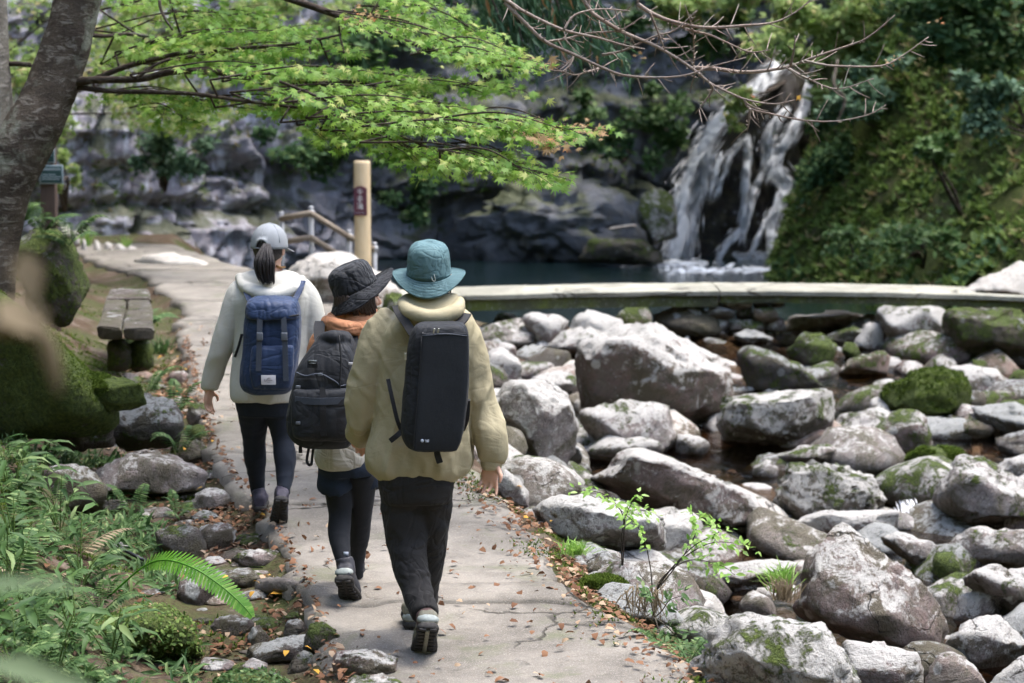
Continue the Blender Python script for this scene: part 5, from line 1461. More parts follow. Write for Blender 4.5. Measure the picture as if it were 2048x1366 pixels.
# bare tree whose leafless branches reach in from the top
YB = 10.6
bare = empty('bare_tree', (-4.6, 11.5, .6), 'leafless pale branches reaching across in front of the waterfall', 'tree')
trunk_top = np.array([-4.6, 11.5, 5.6])
V, F = tube([(-4.6, 11.5, .6), (-4.55, 11.5, 2.5), (-4.5, 11.4, 4.2), trunk_top, (-4.9, 11.6, 8)], [.22, .19, .17, .14, .06], 16, 6)
mk('trunk', V, F, M['bark_pale'], bare)
limb_end = at(1000, -8, YB)
V, F = tube([(-4.5, 11.4, 4.2), (-3.2, 11.2, 4.3), (-1.6, 10.9, 3.7), at(900, -70, YB), limb_end], [.09, .06, .04, .016, .008], 12, 6)
mk('limb', V, F, M['twig_pale'], bare)
V, F = tube([(-1.6, 10.9, 3.7), (-.6, 10.8, 3.55), at(1140, -60, YB), at(1180, 20, YB)], [.03, .02, .01, .008], 10, 6); mk('limb', V, F, M['twig_pale'], bare)
V, F = tube([(-.6, 10.8, 3.55), (.1, 10.7, 3.4), at(1265, -40, YB), at(1275, 8, YB)], [.02, .015, .008, .007], 10, 6); mk('limb', V, F, M['twig_pale'], bare)
BB = [[(1000, -8), (1030, 12), (1057, 28), (1127, 60), (1197, 76), (1250, 91), (1290, 98)],
      [(1010, 5), (1022, 18), (1050, 46), (1092, 84), (1148, 109), (1204, 135), (1250, 151), (1326, 155), (1377, 149), (1420, 134), (1492, 115)],
      [(1150, -30), (1180, 20), (1197, 35), (1250, 66), (1305, 89), (1343, 110), (1386, 138), (1420, 166), (1462, 187), (1496, 200), (1547, 208), (1590, 200)],
      [(1275, 8), (1301, 25), (1335, 40), (1390, 53), (1433, 55), (1488, 51), (1547, 45), (1590, 25), (1630, -8)],
      [(1386, 136), (1433, 138), (1479, 144), (1526, 142), (1581, 132), (1632, 113), (1704, 89), (1740, 72), (1790, 30)],
      [(1610, 122), (1640, 128), (1675, 132), (1760, 132), (1802, 113), (1857, 74)],
      [(1488, 198), (1500, 217), (1547, 229), (1611, 241), (1675, 242), (1738, 229), (1772, 210)],
      [(1573, 135), (1615, 157), (1675, 178), (1747, 157)],
      [(1300, 25), (1310, 50), (1320, 75), (1330, 100)], [(1343, 45), (1385, 62), (1420, 70), (1460, 88), (1500, 104), (1540, 100)],
      [(1386, 140), (1388, 110), (1385, 60), (1370, 10)], [(1500, 217), (1498, 245), (1494, 262)], [(1581, 132), (1588, 100), (1590, 72)],
      [(1092, 84), (1130, 78), (1180, 66), (1240, 60), (1290, 30)], [(1127, 60), (1150, 30), (1200, 18), (1260, 22)], [(1148, 109), (1140, 130), (1122, 145)],
      [(1204, 135), (1180, 142), (1150, 150), (1125, 142)], [(1420, 166), (1425, 180), (1400, 215), (1395, 220)], [(1204, 110), (1250, 100), (1310, 72), (1350, 60), (1395, 20)]]
for bi, poly in enumerate(BB):
    V, F = pxtube(poly, [4.6 if bi < 5 else 2.8, 3.4 if bi < 5 else 2.2, 2.4 if bi < 5 else 1.6, 1.1], YB + .2 * math.sin(bi * 2.1) * (0 if bi < 3 else 1), YB - .1, 6, 5, .06)
    mk('branch', V, F, M['twig_pale'], bare)
tw = []
for poly in BB:
    P = catmull(np.array(poly, float), 6)
    for i in range(2, len(P) - 1):
        if random.random() < .55:
            tn = nrm(P[i + 1] - P[i]); s = random.choice([-1, 1]); ang = random.uniform(.5, 1.2) * s
            d = np.array([tn[0] * math.cos(ang) - tn[1] * math.sin(ang), tn[0] * math.sin(ang) + tn[1] * math.cos(ang)])
            L = random.choice([6, 8, 12, 20, 34, 48])
            q = [P[i], P[i] + d * L * .5 + np.array([0, random.uniform(-2, 2)]), P[i] + d * L + np.array([random.uniform(-3, 3), -random.uniform(0, 5)])]
            tw.append(pxtube([tuple(k) for k in q], [1.5, 1.1, .6], YB, YB + random.uniform(-.15, .15), 5, 2))
V, F = joinVF(tw); tag(mk('twigs', V, F, M['twig_pale'], bare), None, None, None, 'stuff')
lp = []
for (x, y, n) in ((1270, 110, 5), (1285, 116, 3), (1780, 124, 6), (1795, 118, 4), (1508, 194, 2), (1870, 40, 4)):
    lp.append(cloud(np.array([at(x + random.gauss(0, 8), y + random.gauss(0, 4), YB) for _ in range(n)]), RNG.uniform(.02, .035, n), T_MAPLE, (0, -.5, .6), .6))
V, F, vr = catVF(lp); tag(mk('last_leaves', V, F, M['rust'], bare, attrs={'var': vr}), None, None, None, 'stuff')
V, F, vr = cloud(np.array([at(1596, 194, YB)]), .05, T_MAPLE, (0, -1, .3), .2); mk('yellow_leaf', V, F, M['drybright'], bare, attrs={'var': vr})

# cedar boughs hanging in at the top
YC = 17.0
cedar = empty('cedar_tree', (-6.5, 17.5, .8), 'dark cedar boughs hanging down in the top middle', 'tree')
V, F = tube([(-6.5, 17.5, .6), (-6.45, 17.5, 4), (-6.4, 17.4, 9)], [.26, .2, .12], 14, 4); mk('trunk', V, F, M['bark'], cedar)
cb = []; cl = []
for (x0, y0, x1, y1) in ((900, -90, 1010, 60), (960, -110, 1052, 120), (1000, -110, 1095, 62), (1040, -100, 1140, 85), (1080, -110, 1190, 75), (1110, -90, 1235, 105), (1010, -60, 1040, 70)):
    V, F = pxtube([(x0, y0), ((x0 + x1) / 2 + 12, (y0 + y1) / 2 - 18), (x1, y1)], [5, 3, 1.5], YC, YC - .2, 6, 4); cb.append((V, F))
    for k in range(150):
        t = random.random() ** .8
        x = x0 + (x1 - x0) * t + random.gauss(0, 16); y = y0 + (y1 - y0) * t - 18 * math.sin(math.pi * t) + abs(random.gauss(0, 16))
        cl.append((at(x, y, YC + random.gauss(0, .15))))
V, F = tube([(-6.4, 17.4, 5.2), (-4, 17.3, 5.3), (-1.6, 17.2, 4.6), at(1040, -100, YC)], [.1, .07, .05, .03], 10, 4); cb.append((V, F))
V, F = joinVF(cb); mk('boughs', V, F, M['bark'], cedar)
V, F, vr = cloud(np.array(cl), RNG.uniform(.12, .26, len(cl)), tpl_lance(.06, .3), (0, -1, .3), .5, RNG, (.35, 0, -1), .35)
tag(mk('crown', V, F, M['cedar'], cedar, attrs={'var': vr}), None, None, None, 'stuff')

# background trees and shrubs
def clumps(cpx, cpy, rx, ry, Y, n, k, depth=.6):
    """Leaf positions gathered in k uneven clumps inside an ellipse."""
    out = []
    cs = [(random.gauss(0, .45), random.gauss(0, .45), random.gauss(0, .4), random.uniform(.18, .42)) for _ in range(k)]
    for _ in range(n):
        c = random.choice(cs)
        a = np.array([random.gauss(0, 1), random.gauss(0, 1), random.gauss(0, 1)]); a = a / (np.linalg.norm(a) + 1e-6) * random.random() ** .4
        x = c[0] + a[0] * c[3]; y = c[1] + a[1] * c[3] * .8; d = (c[2] + a[2] * c[3]) * depth
        out.append(at(cpx + x * rx, cpy + y * ry, Y + d * rx / FPX * Y))
    return np.array(out)
def shrub(name, label, cat, cpx, cpy, rx, ry, Y, n, mat, tpl, size, root, group=None, k=9, spread=.7):
    rt = np.array(root, float)
    e = empty(name, rt, label, cat, group)
    P = clumps(cpx, cpy, rx, ry, Y, n, k)
    V, F, vr = cloud(P, RNG.uniform(size * .6, size * 1.2, n), tpl, (0, -.4, 1), spread)
    tag(mk('crown', V, F, M[mat], e, attrs={'var': vr}), None, None, None, 'stuff')
    c = at(cpx, cpy, Y); parts = []
    for q in range(5):
        e2 = P[random.randrange(len(P))]
        parts.append(tube([rt, rt * .5 + c * .5 + RNG.normal(0, .06, 3), e2], [.035, .02, .006], 6, 4))
    V, F = joinVF(parts); mk('trunk' if cat == 'tree' else 'stem', V, F, M['twig'], e)
    return e
def cliff_foot(px, py, Y): return at(px, py, Y)
T_L2 = tpl_lance(.28, .1)
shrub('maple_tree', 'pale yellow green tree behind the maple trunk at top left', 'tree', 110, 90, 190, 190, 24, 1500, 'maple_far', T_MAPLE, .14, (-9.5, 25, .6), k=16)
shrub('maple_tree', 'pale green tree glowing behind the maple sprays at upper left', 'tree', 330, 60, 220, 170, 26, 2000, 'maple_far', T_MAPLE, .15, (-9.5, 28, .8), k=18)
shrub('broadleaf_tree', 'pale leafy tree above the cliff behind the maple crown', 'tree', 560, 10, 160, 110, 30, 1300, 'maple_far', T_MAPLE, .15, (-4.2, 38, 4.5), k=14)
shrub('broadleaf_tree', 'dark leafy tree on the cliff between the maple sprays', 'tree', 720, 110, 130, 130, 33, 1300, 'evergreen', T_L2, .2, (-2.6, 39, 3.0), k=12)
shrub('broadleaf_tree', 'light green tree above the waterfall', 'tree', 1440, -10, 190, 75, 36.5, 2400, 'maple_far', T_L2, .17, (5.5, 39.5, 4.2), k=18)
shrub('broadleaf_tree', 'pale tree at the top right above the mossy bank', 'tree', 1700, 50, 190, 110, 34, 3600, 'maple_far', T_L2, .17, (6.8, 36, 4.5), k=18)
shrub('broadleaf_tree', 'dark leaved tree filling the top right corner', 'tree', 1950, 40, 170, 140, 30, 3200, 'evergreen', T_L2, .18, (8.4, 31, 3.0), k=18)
shrub('broadleaf_tree', 'dark evergreen above the cliff left of the bare branches', 'tree', 1330, 30, 120, 110, 37, 1300, 'evergreen', T_L2, .19, (3.0, 40.5, 4.5), k=12)
shrub('broadleaf_tree', 'dark foliage hanging over the cliff top in the middle', 'tree', 900, 20, 150, 70, 36, 1000, 'evergreen', T_L2, .19, (-1.2, 39, 4.5), k=12)
shrub('shrub', 'bluish green bush clinging to the left cliff face', 'shrub', 325, 315, 85, 70, 31.4, 1100, 'blueleaf', T_L2, .13, at(330, 380, 32.6), k=12)
shrub('shrub', 'yellow green bush hanging over the left cliff below the maple', 'shrub', 330, 210, 120, 55, 31, 900, 'maple_far', T_MAPLE, .13, at(330, 240, 33), k=12)
shrub('shrub', 'small pale shrub on the cliff at the edge of the notice board', 'shrub', 128, 330, 34, 60, 27.5, 320, 'maple_far', T_MAPLE, .11, at(130, 420, 28.5), k=8)
shrub('shrub', 'dark leafy bush on the cliff above the signpost', 'shrub', 640, 300, 110, 70, 34.5, 1000, 'evergreen', T_L2, .15, at(640, 340, 35.8), k=12)
shrub('shrub', 'small shrub rooted in the cliff crack right of the signpost', 'shrub', 850, 390, 70, 60, 35.8, 620, 'evergreen', T_L2, .14, at(850, 420, 37), k=9)
shrub('shrub', 'light green tuft on the dark cliff right of the maple tip', 'shrub', 1175, 225, 42, 50, 38, 360, 'fern', T_L2, .15, at(1175, 250, 39.5), k=6)
shrub('shrub', 'green shrub on the cliff ledge left of the falls', 'shrub', 1320, 230, 75, 90, 37.6, 1100, 'fern', T_L2, .15, at(1330, 280, 39.5), k=12)
shrub('shrub', 'leafy shrub under the ledge beside the falling water', 'shrub', 1240, 300, 70, 45, 38, 560, 'evergreen', T_L2, .15, at(1250, 320, 39.5), k=9)
shrub('shrub', 'pale green spray of leaves in front of the upper falls', 'shrub', 1470, 215, 70, 45, 36.8, 620, 'maple_far', T_L2, .12, at(1590, 150, 38.8), k=12)
shrub('shrub', 'glossy blue green bush at the right edge of the bank', 'shrub', 1990, 210, 75, 85, 27, 900, 'blueleaf', T_L2, .14, (7.7, 27.5, 1.2), k=10)
shrub('shrub', 'dark glossy bush right of the waterfall top', 'shrub', 1730, 190, 110, 90, 32.5, 1300, 'blueleaf', T_L2, .13, (6.6, 33.2, 1.2), k=14)
shrub('shrub', 'dark bush hanging beside the waterfall', 'shrub', 1680, 320, 70, 75, 33, 900, 'evergreen', T_L2, .14, (5.9, 33.6, .4), k=10)
shrub('shrub', 'pale fern like shrub in the middle of the mossy bank', 'shrub', 1860, 300, 60, 35, 28, 420, 'fern', T_L2, .13, (6.4, 28.4, .6), k=7)
shrub('shrub', 'low leafy bush on the bank above the bridge end', 'shrub', 1700, 480, 90, 45, 30, 520, 'fern', T_L2, .11, (5.3, 30.2, -.3), k=9)
shrub('shrub', 'low fern like growth at the foot of the bank beside the pool', 'shrub', 1590, 515, 55, 38, 33.4, 420, 'fern', T_L2, .12, (4.75, 33.8, -.7), k=8)
shrub('shrub', 'bright green clump on the bank edge beside the lower falls', 'shrub', 1635, 400, 38, 60, 34.0, 460, 'fern', T_L2, .13, (5.5, 34.6, .2), k=8)
shrub('shrub', 'leafy clump on the bank edge beside the upper falls', 'shrub', 1640, 240, 45, 55, 34.6, 480, 'fern', T_L2, .13, (5.7, 35.4, 1.6), k=8)
shrub('shrub', 'spreading green ferns low on the right bank above the bridge end', 'shrub', 1830, 470, 110, 50, 28.5, 620, 'fern', T_L2, .12, (6.0, 29, -.2), k=10)
V, F = tube([at(1675, 120, 32), at(1668, 170, 31.6), at(1690, 200, 31.5), at(1672, 250, 31.4)], [.022, .03, .026, .01], 8, 5)
tag(mk('dead_branch', V, F, M['bark']), 'crooked dead branch hanging in the bushes right of the falls', 'branch')

# low growth covering the right bank
n = 38000
S_ = RNG.random(n) ** 1.3 * 9; Y_ = RNG.uniform(20, 40, n)
P = bank_pt(S_, Y_)
keep = (fbm(P * 1.1, 3, 90) > -.7) & ~((Y_ < 26) & (S_ < 2.0))
P = P[keep]
V, F, vr = cloud(P + [0, 0, .02], RNG.uniform(.07, .24, len(P)), T_TUFT, (-.6, -.5, .8), .5)
tag(mk('ground_cover', V, F, M['grass'], attrs={'var': vr}, origin=(7, 30, 0)), 'low green growth covering the steep right bank', None, None, 'stuff')
k2 = (RNG.random(len(P)) < .5) & (fbm(P * .8 + 5, 3, 191) > .12)
V, F, vr = cloud(P[k2] + [0, 0, .06], RNG.uniform(.1, .24, k2.sum()), T_L2, (-.4, -.4, .8), .5)
tag(mk('ground_cover', V, F, M['evergreen'], attrs={'var': vr}, origin=(7, 30, 0)), 'dark leaves growing over the steep right bank', None, None, 'stuff')
# moss and grass on the cliff ledges
sel = RNG.choice(len(CV), 20000)
P = CV[sel]; nn = fbm(P * .5, 3, 93)
P = P[(nn > -.05) & (P[:, 2] > .3)]
V, F, vr = cloud(P, RNG.uniform(.08, .2, len(P)), T_TUFT, (0, -.7, .7), .5)
tag(mk('cliff_plants', V, F, M['grass'], attrs={'var': vr}, origin=(0, 38, 0)), 'small ferns and grass tufts in the cliff cracks', None, None, 'stuff')

# ------------------------------------------------------------------ forest floor
def rnd_ground(n, fn):
    out = []
    while len(out) < n:
        x, y = fn(); out.append((x, y))
    A = np.array(out); return np.column_stack([A, TZ(A[:, 0], A[:, 1])])
def left_fn():
    Y = random.uniform(6.5, 19) if random.random() < .85 else random.uniform(19, 27)
    return Lx(Y) - random.random() ** .8 * 3.4 - .05, Y
P = rnd_ground(42000, left_fn)
dl = Lx(P[:, 1]) - P[:, 0]
mask = fbm(P * 1.7, 4, 95) + .22 * (dl - 1.0) > RNG.uniform(-.15, .35, len(P))
P = P[mask]
V, F, vr = cloud(P, RNG.uniform(.018, .05, len(P)), T_TUFT, (0, 0, 1), .25)
tag(mk('ground_cover', V, F, M['moss'], attrs={'var': vr}, origin=(-2, 11, 0)), 'moss and tiny plants carpeting the left bank', None, None, 'stuff')
def gut_fn():
    r = random.random()
    if r < .70:
        Y = 7 + 12 * random.random() ** 1.1; return Lx(Y) - abs(random.gauss(.12, .34)) + .05, Y
    if r < .9:
        Y = 6.8 + 5 * random.random(); return Rx(Y) + random.gauss(.06, .13), Y
    Y = 7 + 13 * random.random(); return Lx(Y) + (Rx(Y) - Lx(Y)) * random.random(), Y
P = rnd_ground(8200, gut_fn)
onp = (P[:, 0] > Lx(P[:, 1])) & (P[:, 0] < Rx(P[:, 1]))
P[:, 2] = np.where(onp, .014, P[:, 2] + .012)
cl_ = fbm(P * 2.2, 3, 97)
P = P[(cl_ > -.25) | onp]
onp = (P[:, 0] > Lx(P[:, 1])) & (P[:, 0] < Rx(P[:, 1]))
P = P[~onp | (RNG.random(len(P)) < .75)]
T_DRY = (tpl_oval(.3)[0] * [1, 1, 3.0], tpl_oval(.3)[1])
V, F, vr = cloud(P, RNG.uniform(.016, .052, len(P)), T_DRY, (0, 0, 1), .35)
tag(mk('fallen_leaves', V, F, M['dry'], attrs={'var': vr}, origin=(-1, 9, 0)), 'brown fallen leaves along both edges of the path', None, None, 'stuff')
nb_ = rnd_ground(46, gut_fn); nb_[:, 2] = np.maximum(nb_[:, 2], -.04) + .03
V, F, vr = cloud(nb_, RNG.uniform(.03, .05, 46), T_DRY, (0, 0, 1), .35)
tag(mk('fallen_leaves', V, F, M['drybright'], attrs={'var': vr}, origin=(-1, 9, 0)), 'scattered orange fallen leaves by the path', None, None, 'stuff')
yl = hit(552, 1203) + [0, 0, .02]
V, F, vr = cloud(np.array([yl - [.05, 0, 0]]), .14, (tpl_oval(.2)[0] * [1, 1, 3], tpl_oval(.2)[1]), (0, -.2, 1), .1, RNG, (1, -.25, 0), .05)
tag(mk('yellow_leaf', V, F, M['drybright'], attrs={'var': vr}), 'single large yellow orange leaf lying by the grey log', 'leaf')

# grassy verge right of the path
def verge_fn():
    Y = 6.6 + 6.5 * random.random(); return Rx(Y) + random.gauss(.06, .13), Y
P = rnd_ground(5200, verge_fn); P = P[fbm(P * 2.4, 3, 99) > .0]
P[:, 2] = np.where(P[:, 0] < Rx(P[:, 1]), .004, P[:, 2])
V, F, vr = cloud(P, RNG.uniform(.012, .032, len(P)), T_TUFT, (0, 0, 1), .25)
tag(mk('verge_moss', V, F, M['moss'], attrs={'var': vr}, origin=(0, 9, 0)), 'moss and grass along the right edge of the path', None, None, 'stuff')
# moss coats on the greenest boulders
for o in list(bpy.data.objects):
    if o.name in ROCKS and o.get('moss', 0) > .78:
        V0, F0 = ROCKS[o.name]
        A_, B_, C_ = V0[F0[:, 0]], V0[F0[:, 1]], V0[F0[:, 2]]
        nr = np.cross(B_ - A_, C_ - A_); ar = np.linalg.norm(nr, axis=1); nr = nr / (ar[:, None] + 1e-9)
        ok = nr[:, 2] > .05; pr = ar * ok; pr = pr / pr.sum()
        nn_ = 7000 if 'sloping' in o['label'] else 2600
        f = RNG.choice(len(F0), nn_, p=pr); u = RNG.random((nn_, 2)); u = np.where(u.sum(1, keepdims=True) > 1, 1 - u, u)
        Pm = A_[f] + (B_ - A_)[f] * u[:, :1] + (C_ - A_)[f] * u[:, 1:]
        Pm = Pm[fbm(Pm * 3, 3, 12) > -.3]
        sz = .02 if Pm[:, 1].mean() < 13 else .035
        V, F, vr = cloud(Pm, RNG.uniform(sz * .6, sz * 1.3, len(Pm)), T_TUFT, (0, -.2, 1), .4)
        tag(mk('moss_coat', V, F, M['moss'], o, attrs={'var': vr}), None, None, None, 'stuff')

# ------------------------------------------------------------------ ferns
def frond_mesh(name, mat, npin=17, arch=.45, width=.2, seed=0):
    rg = random.Random(seed); V, F = [], []
    xs = np.linspace(0, 1, 14); spine = np.column_stack([xs * .92, np.zeros(14), arch * np.sin(xs * math.pi * .62) - .25 * arch * xs ** 2 * 1.6])
    t, f = tube(spine, np.linspace(.008, .002, 14), 4, 1); V.extend(t.tolist()); F.extend(f)
    var = [.5] * len(V)
    for k in range(npin):
        u = .16 + .82 * k / npin
        p = np.array([np.interp(u, xs, spine[:, i]) for i in range(3)])
        L = width * math.sin(math.pi * min(1, .12 + u * .9) ** .8) * rg.uniform(.85, 1.1) + .02
        for s in (-1, 1):
            d = nrm(np.array([.45, s, -.18 + rg.uniform(-.1, .1)])); w = L * .17 + .006
            b = nrm(np.cross(d, (0, 0, 1)))
            q = [p, p + d * L * .35 + b * w, p + d * L * .35 - b * w, p + d * L * .8 + b * w * .5 - [0, 0, .01], p + d * L * .8 - b * w * .5 - [0, 0, .01], p + d * L - [0, 0, .02]]
            n0 = len(V); V.extend([list(a) for a in q]); vv = rg.random(); var.extend([vv] * 6)
            F.extend([[n0, n0 + 1, n0 + 2], [n0 + 1, n0 + 3, n0 + 4, n0 + 2], [n0 + 3, n0 + 5, n0 + 4]])
    return mesh_data(name, np.array(V), F, M[mat], False, {'var': np.array(var)})
FR = [frond_mesh('frond', 'fern', 16 + k, .35 + .08 * k, .17 + .02 * (k % 3), k) for k in range(5)]
FRD = [frond_mesh('frond', 'deadfern', 14, .25, .13, 33)]
def fern(px, py, size, nf, label, group, mats=None, zoff=0.0, p=None, tilt=(-.15, .55)):
    b = hit(px, py) if p is None else np.array(p, float)
    e = empty('fern', b + [0, 0, zoff], label, 'fern', group)
    a0 = random.uniform(0, 6.28)
    for k in range(nf):
        o = bpy.data.objects.new('frond', random.choice(mats or FR))
        o.parent = e; s = size * random.uniform(.75, 1.15)
        o.scale = (s, s, s)
        o.rotation_euler = (random.uniform(-.25, .25), -random.uniform(*tilt), a0 + 6.283 * k / nf + random.uniform(-.3, .3))
        COL.objects.link(o)
    return e
fl = 'fern growing in the dense fern patch at lower left'
fspots = [(20,1010,.5),(70,1060,.48),(130,1040,.42),(30,1130,.5),(100,1150,.46),(170,1110,.4),(200,1170,.36),(60,1230,.46),(140,1240,.42),(10,1300,.5),(90,1320,.45),(180,1310,.36),(240,1260,.3),(40,940,.5),(110,960,.42),(-40,1080,.5),(-30,1200,.5),(-20,1380,.5),(250,1360,.3),(150,1390,.4),(330,1380,.26),(-60,960,.5),(0,880,.45)]
for i, (x, y, s) in enumerate(fspots):
    fern(x, y + 60, s * .62, random.randint(6, 8), fl, 'ferns in the lower left patch')
fern(150, 1120, .36, 5, 'withered brown fern hanging in the lower left patch', None, FRD)
fern(60, 1180, .36, 6, 'withered tan fern at the left edge of the fern patch', None, FRD)
fern(265, 1035, .26, 5, 'small fern spreading over the leaf litter below the flat slab', None)
fern(355, 1040, .2, 5, 'pale little fern beside the broad flat slab', None)
for (x, y, Yq, lab) in ((85, 470, 14.9, 'fern on top of the dark overhanging boulder'), (45, 455, 14.7, 'fern at the tree foot above the overhanging boulder'), (140, 490, 15.0, 'fern drooping over the right side of the overhanging boulder')):
    fern(0, 0, .34, 7, lab, None, None, 0, at(x, y, Yq))
fern(0, 0, .4, 7, 'fern beside the stone bench at the path side', None, None, 0, at(345, 855, 13.6) * [1, 1, 0] + [0, 0, .05])
fern(0, 0, .35, 6, 'fern below the near end of the stone bench', None, None, 0, [-2.75, 14.9, .02])
fern(0, 0, .4, 6, 'fern growing behind the stone bench', None, None, 0, [-3.6, 19.2, .05])
fern(0, 0, .3, 6, 'fern tucked between the arched stone and the path', None, None, 0, [-2.15, 12.6, .02])
fern(1375, 1330, .22, 5, 'small fern at the foot of the sprouts on the right path edge', None)
fern(1330, 1300, .2, 5, 'fern hanging off the right path edge above the mossy foreground boulder', None)
# the single bright frond across the litter
bf = empty('fern', hit(205, 1215), 'single bright green fern frond arching over the leaf litter', 'fern')
pf = catmull(np.array([at(x, y, Yq) for x, y, Yq in ((215, 1195, 8.8), (285, 1135, 8.65), (330, 1120, 8.55), (385, 1135, 8.45), (440, 1170, 8.4), (485, 1210, 8.35), (503, 1232, 8.33))]), 8)
V, F = tube(pf, np.linspace(.005, .0015, len(pf)), 5, 1); mk('stalk', V, F, M['fernbright'], bf)
Vl, Fl, vl = [], [], []
T_ = np.gradient(pf, axis=0); T_ /= np.linalg.norm(T_, axis=1)[:, None]
for i in range(9, len(pf), 1):
    L = .062 * math.sin(math.pi * (.12 + .84 * (i - 9) / (len(pf) - 9)) ** .8) + .006
    for s in (-1, 1):
        for hh_ in (0, .5):
            p = pf[i] - T_[i] * hh_ * .009
            sd = nrm(np.cross(T_[i], (0, -.75, .65))) * s
            d = nrm(sd + T_[i] * .35 + np.array([0, 0, -.12])); b = T_[i] * .007
            q = [p - b, p + b, p + d * L * .7 + b * .8, p + d * L * .7 - b * .6, p + d * L]
            n0 = len(Vl); Vl.extend(q); vl.extend([random.random()] * 5); Fl.extend([[n0, n0 + 1, n0 + 2, n0 + 3], [n0 + 3, n0 + 2, n0 + 4]])
mk('frond', np.array(Vl), Fl, M['fernbright'], bf, False, {'var': vl})
# broad leaved bamboo grass
def blades(label, spots, L, mat, group=None, cat='plant'):
    for (x, y, n) in spots:
        b = hit(x, y); e = empty('bamboo_grass', b, label, cat, group)
        P, H = [], []
        st = []
        for k in range(n):
            a = random.uniform(0, 6.28); h = random.uniform(.12, .38)
            top = b + np.array([math.cos(a) * .1, math.sin(a) * .1, h])
            st.append(tube([b, (b + top) / 2 + [0, 0, .03], top], [.003, .0025, .0015], 4, 3))
            for q in range(3):
                P.append(top - (top - b) * .12 * q); aa = a + random.uniform(-1.2, 1.2); H.append([math.cos(aa), math.sin(aa), -.15])
        V, F, vr = cloud(np.array(P), RNG.uniform(L * .7, L * 1.2, len(P)), tpl_lance(.11, .25), (0, -.2, 1), .25, RNG, np.array(H), .1)
        mk('leaves', V, F, M[mat], e, attrs={'var': vr})
        V, F = joinVF(st); mk('stem', V, F, M['grass'], e)
blades('narrow leaved bamboo grass in the lower left undergrowth', [(25, 1010, 8), (80, 1000, 8), (120, 1075, 7), (30, 1110, 8), (160, 1190, 6), (60, 1270, 8), (15, 1200, 8), (150, 1290, 6), (110, 1370, 7), (220, 1340, 5), (35, 1380, 8)], .15, 'fern', 'bamboo grass in the lower left undergrowth')
for (lab, out_, mt_) in (('mound covered in tiny leaved moss under the bright fern frond', [(130, 1300), (205, 1238), (285, 1200), (350, 1216), (388, 1255), (420, 1302)], 'grass'), ('patch of small leafed plants at the bottom edge', [(400, 1396), (440, 1348), (500, 1334), (560, 1351), (600, 1396)], 'fern')):
    o = stone('moss_mound', lab, 'moss', out_, D=.22, mat='rock_dark', moss=1.0, lichen=.1, p=9, rough=2.4)
    V0, F0 = ROCKS[o.name]; f = RNG.choice(len(V0), 4200); cen = V0.mean(0); Pm = V0[f] + RNG.normal(0, .008, (4200, 3))
    Nm = Pm - cen; Nm /= np.linalg.norm(Nm, axis=1)[:, None]
    V, F, vr = cloud(Pm, RNG.uniform(.009, .024, 4200), T_OVAL, Nm + [0, 0, .5], .6); tag(mk('leaflets', V, F, M[mt_], o, attrs={'var': vr}), None, None, None, 'stuff')
# fine ferny growth over the lower left bank
def fine_fn():
    Y = random.uniform(6.8, 13.5); return Lx(Y) - .55 - abs(random.gauss(.5, .75)), Y
P = rnd_ground(9000, fine_fn); P = P[fbm(P * 1.9 + 4, 3, 121) > -.15]
V, F, vr = cloud(P + [0, 0, .015], RNG.uniform(.04, .12, len(P)), tpl_lance(.10, .3), (0, -.45, .8), .4, RNG, (0, 0, .55), .75)
tag(mk('undergrowth', V, F, M['fern'], attrs={'var': vr}, origin=(-2, 9, 0)), 'fine green undergrowth covering the lower left bank', None, None, 'stuff')

# ------------------------------------------------------------------ sprouts at the right edge of the path
def sprout(label, base, stems, nleaf, size, mat='sprout'):
    b = np.array(base, float); e = empty('leafy_sprout', b, label, 'plant')
    parts, P, H = [], [], []
    for s in stems:
        pts_ = [b] + [at(x, y, Yq) for x, y, Yq in s]
        parts.append(tube(pts_, np.linspace(.0035, .0012, len(pts_)), 5, 5))
        C = catmull(np.array(pts_), 8); T_ = np.gradient(C, axis=0)
        for k in range(nleaf):
            i = int(len(C) * (.45 + .54 * random.random())); p = C[min(i, len(C) - 1)]
            t = nrm(T_[min(i, len(C) - 1)]); sd = nrm(np.cross(t, (0, 0, 1))) * random.choice([-1, 1])
            tw_ = p + (t * random.uniform(-.2, .5) + sd) * random.uniform(.0, .09) + [0, 0, random.gauss(0, .012)]
            P.append(tw_); H.append(sd + t * .6)
    V, F = joinVF(parts); mk('stem', V, F, M['twig'], e)
    V, F, vr = cloud(np.array(P), RNG.uniform(size * .6, size * 1.2, len(P)), tpl_lance(.2, .1), (0, -.3, 1), .35, RNG, np.array(H), .35)
    mk('leaves', V, F, M[mat], e, attrs={'var': vr})
yb = 8.9
b0 = at(1305, 1190, yb)
sprout('tall thin stemmed sprout with small leaves at the right path edge', at(1245, 1120, 9.6) - [0, 0, .1], [[(1243, 1080, 9.6), (1250, 1035, 9.6), (1262, 1010, 9.6), (1280, 985, 9.6)], [(1248, 1050, 9.6), (1235, 1012, 9.55), (1200, 985, 9.5), (1150, 982, 9.5)], [(1250, 1040, 9.6), (1270, 1020, 9.6), (1305, 1025, 9.6)]], 40, .042)
sprout('bright green leafy sprout leaning over the stones from the path edge', b0, [[(1340, 1140, 8.85), (1390, 1090, 8.8), (1440, 1060, 8.75), (1400, 1030, 8.7)], [(1350, 1130, 8.85), (1410, 1090, 8.8), (1460, 1085, 8.8), (1510, 1100, 8.8)], [(1350, 1135, 8.9), (1390, 1070, 8.9), (1385, 1025, 8.9)], [(1330, 1150, 8.9), (1380, 1120, 8.8), (1440, 1130, 8.75), (1470, 1150, 8.7)], [(1300, 1130, 8.9), (1280, 1060, 8.9), (1230, 1010, 8.9)]], 52, .045)
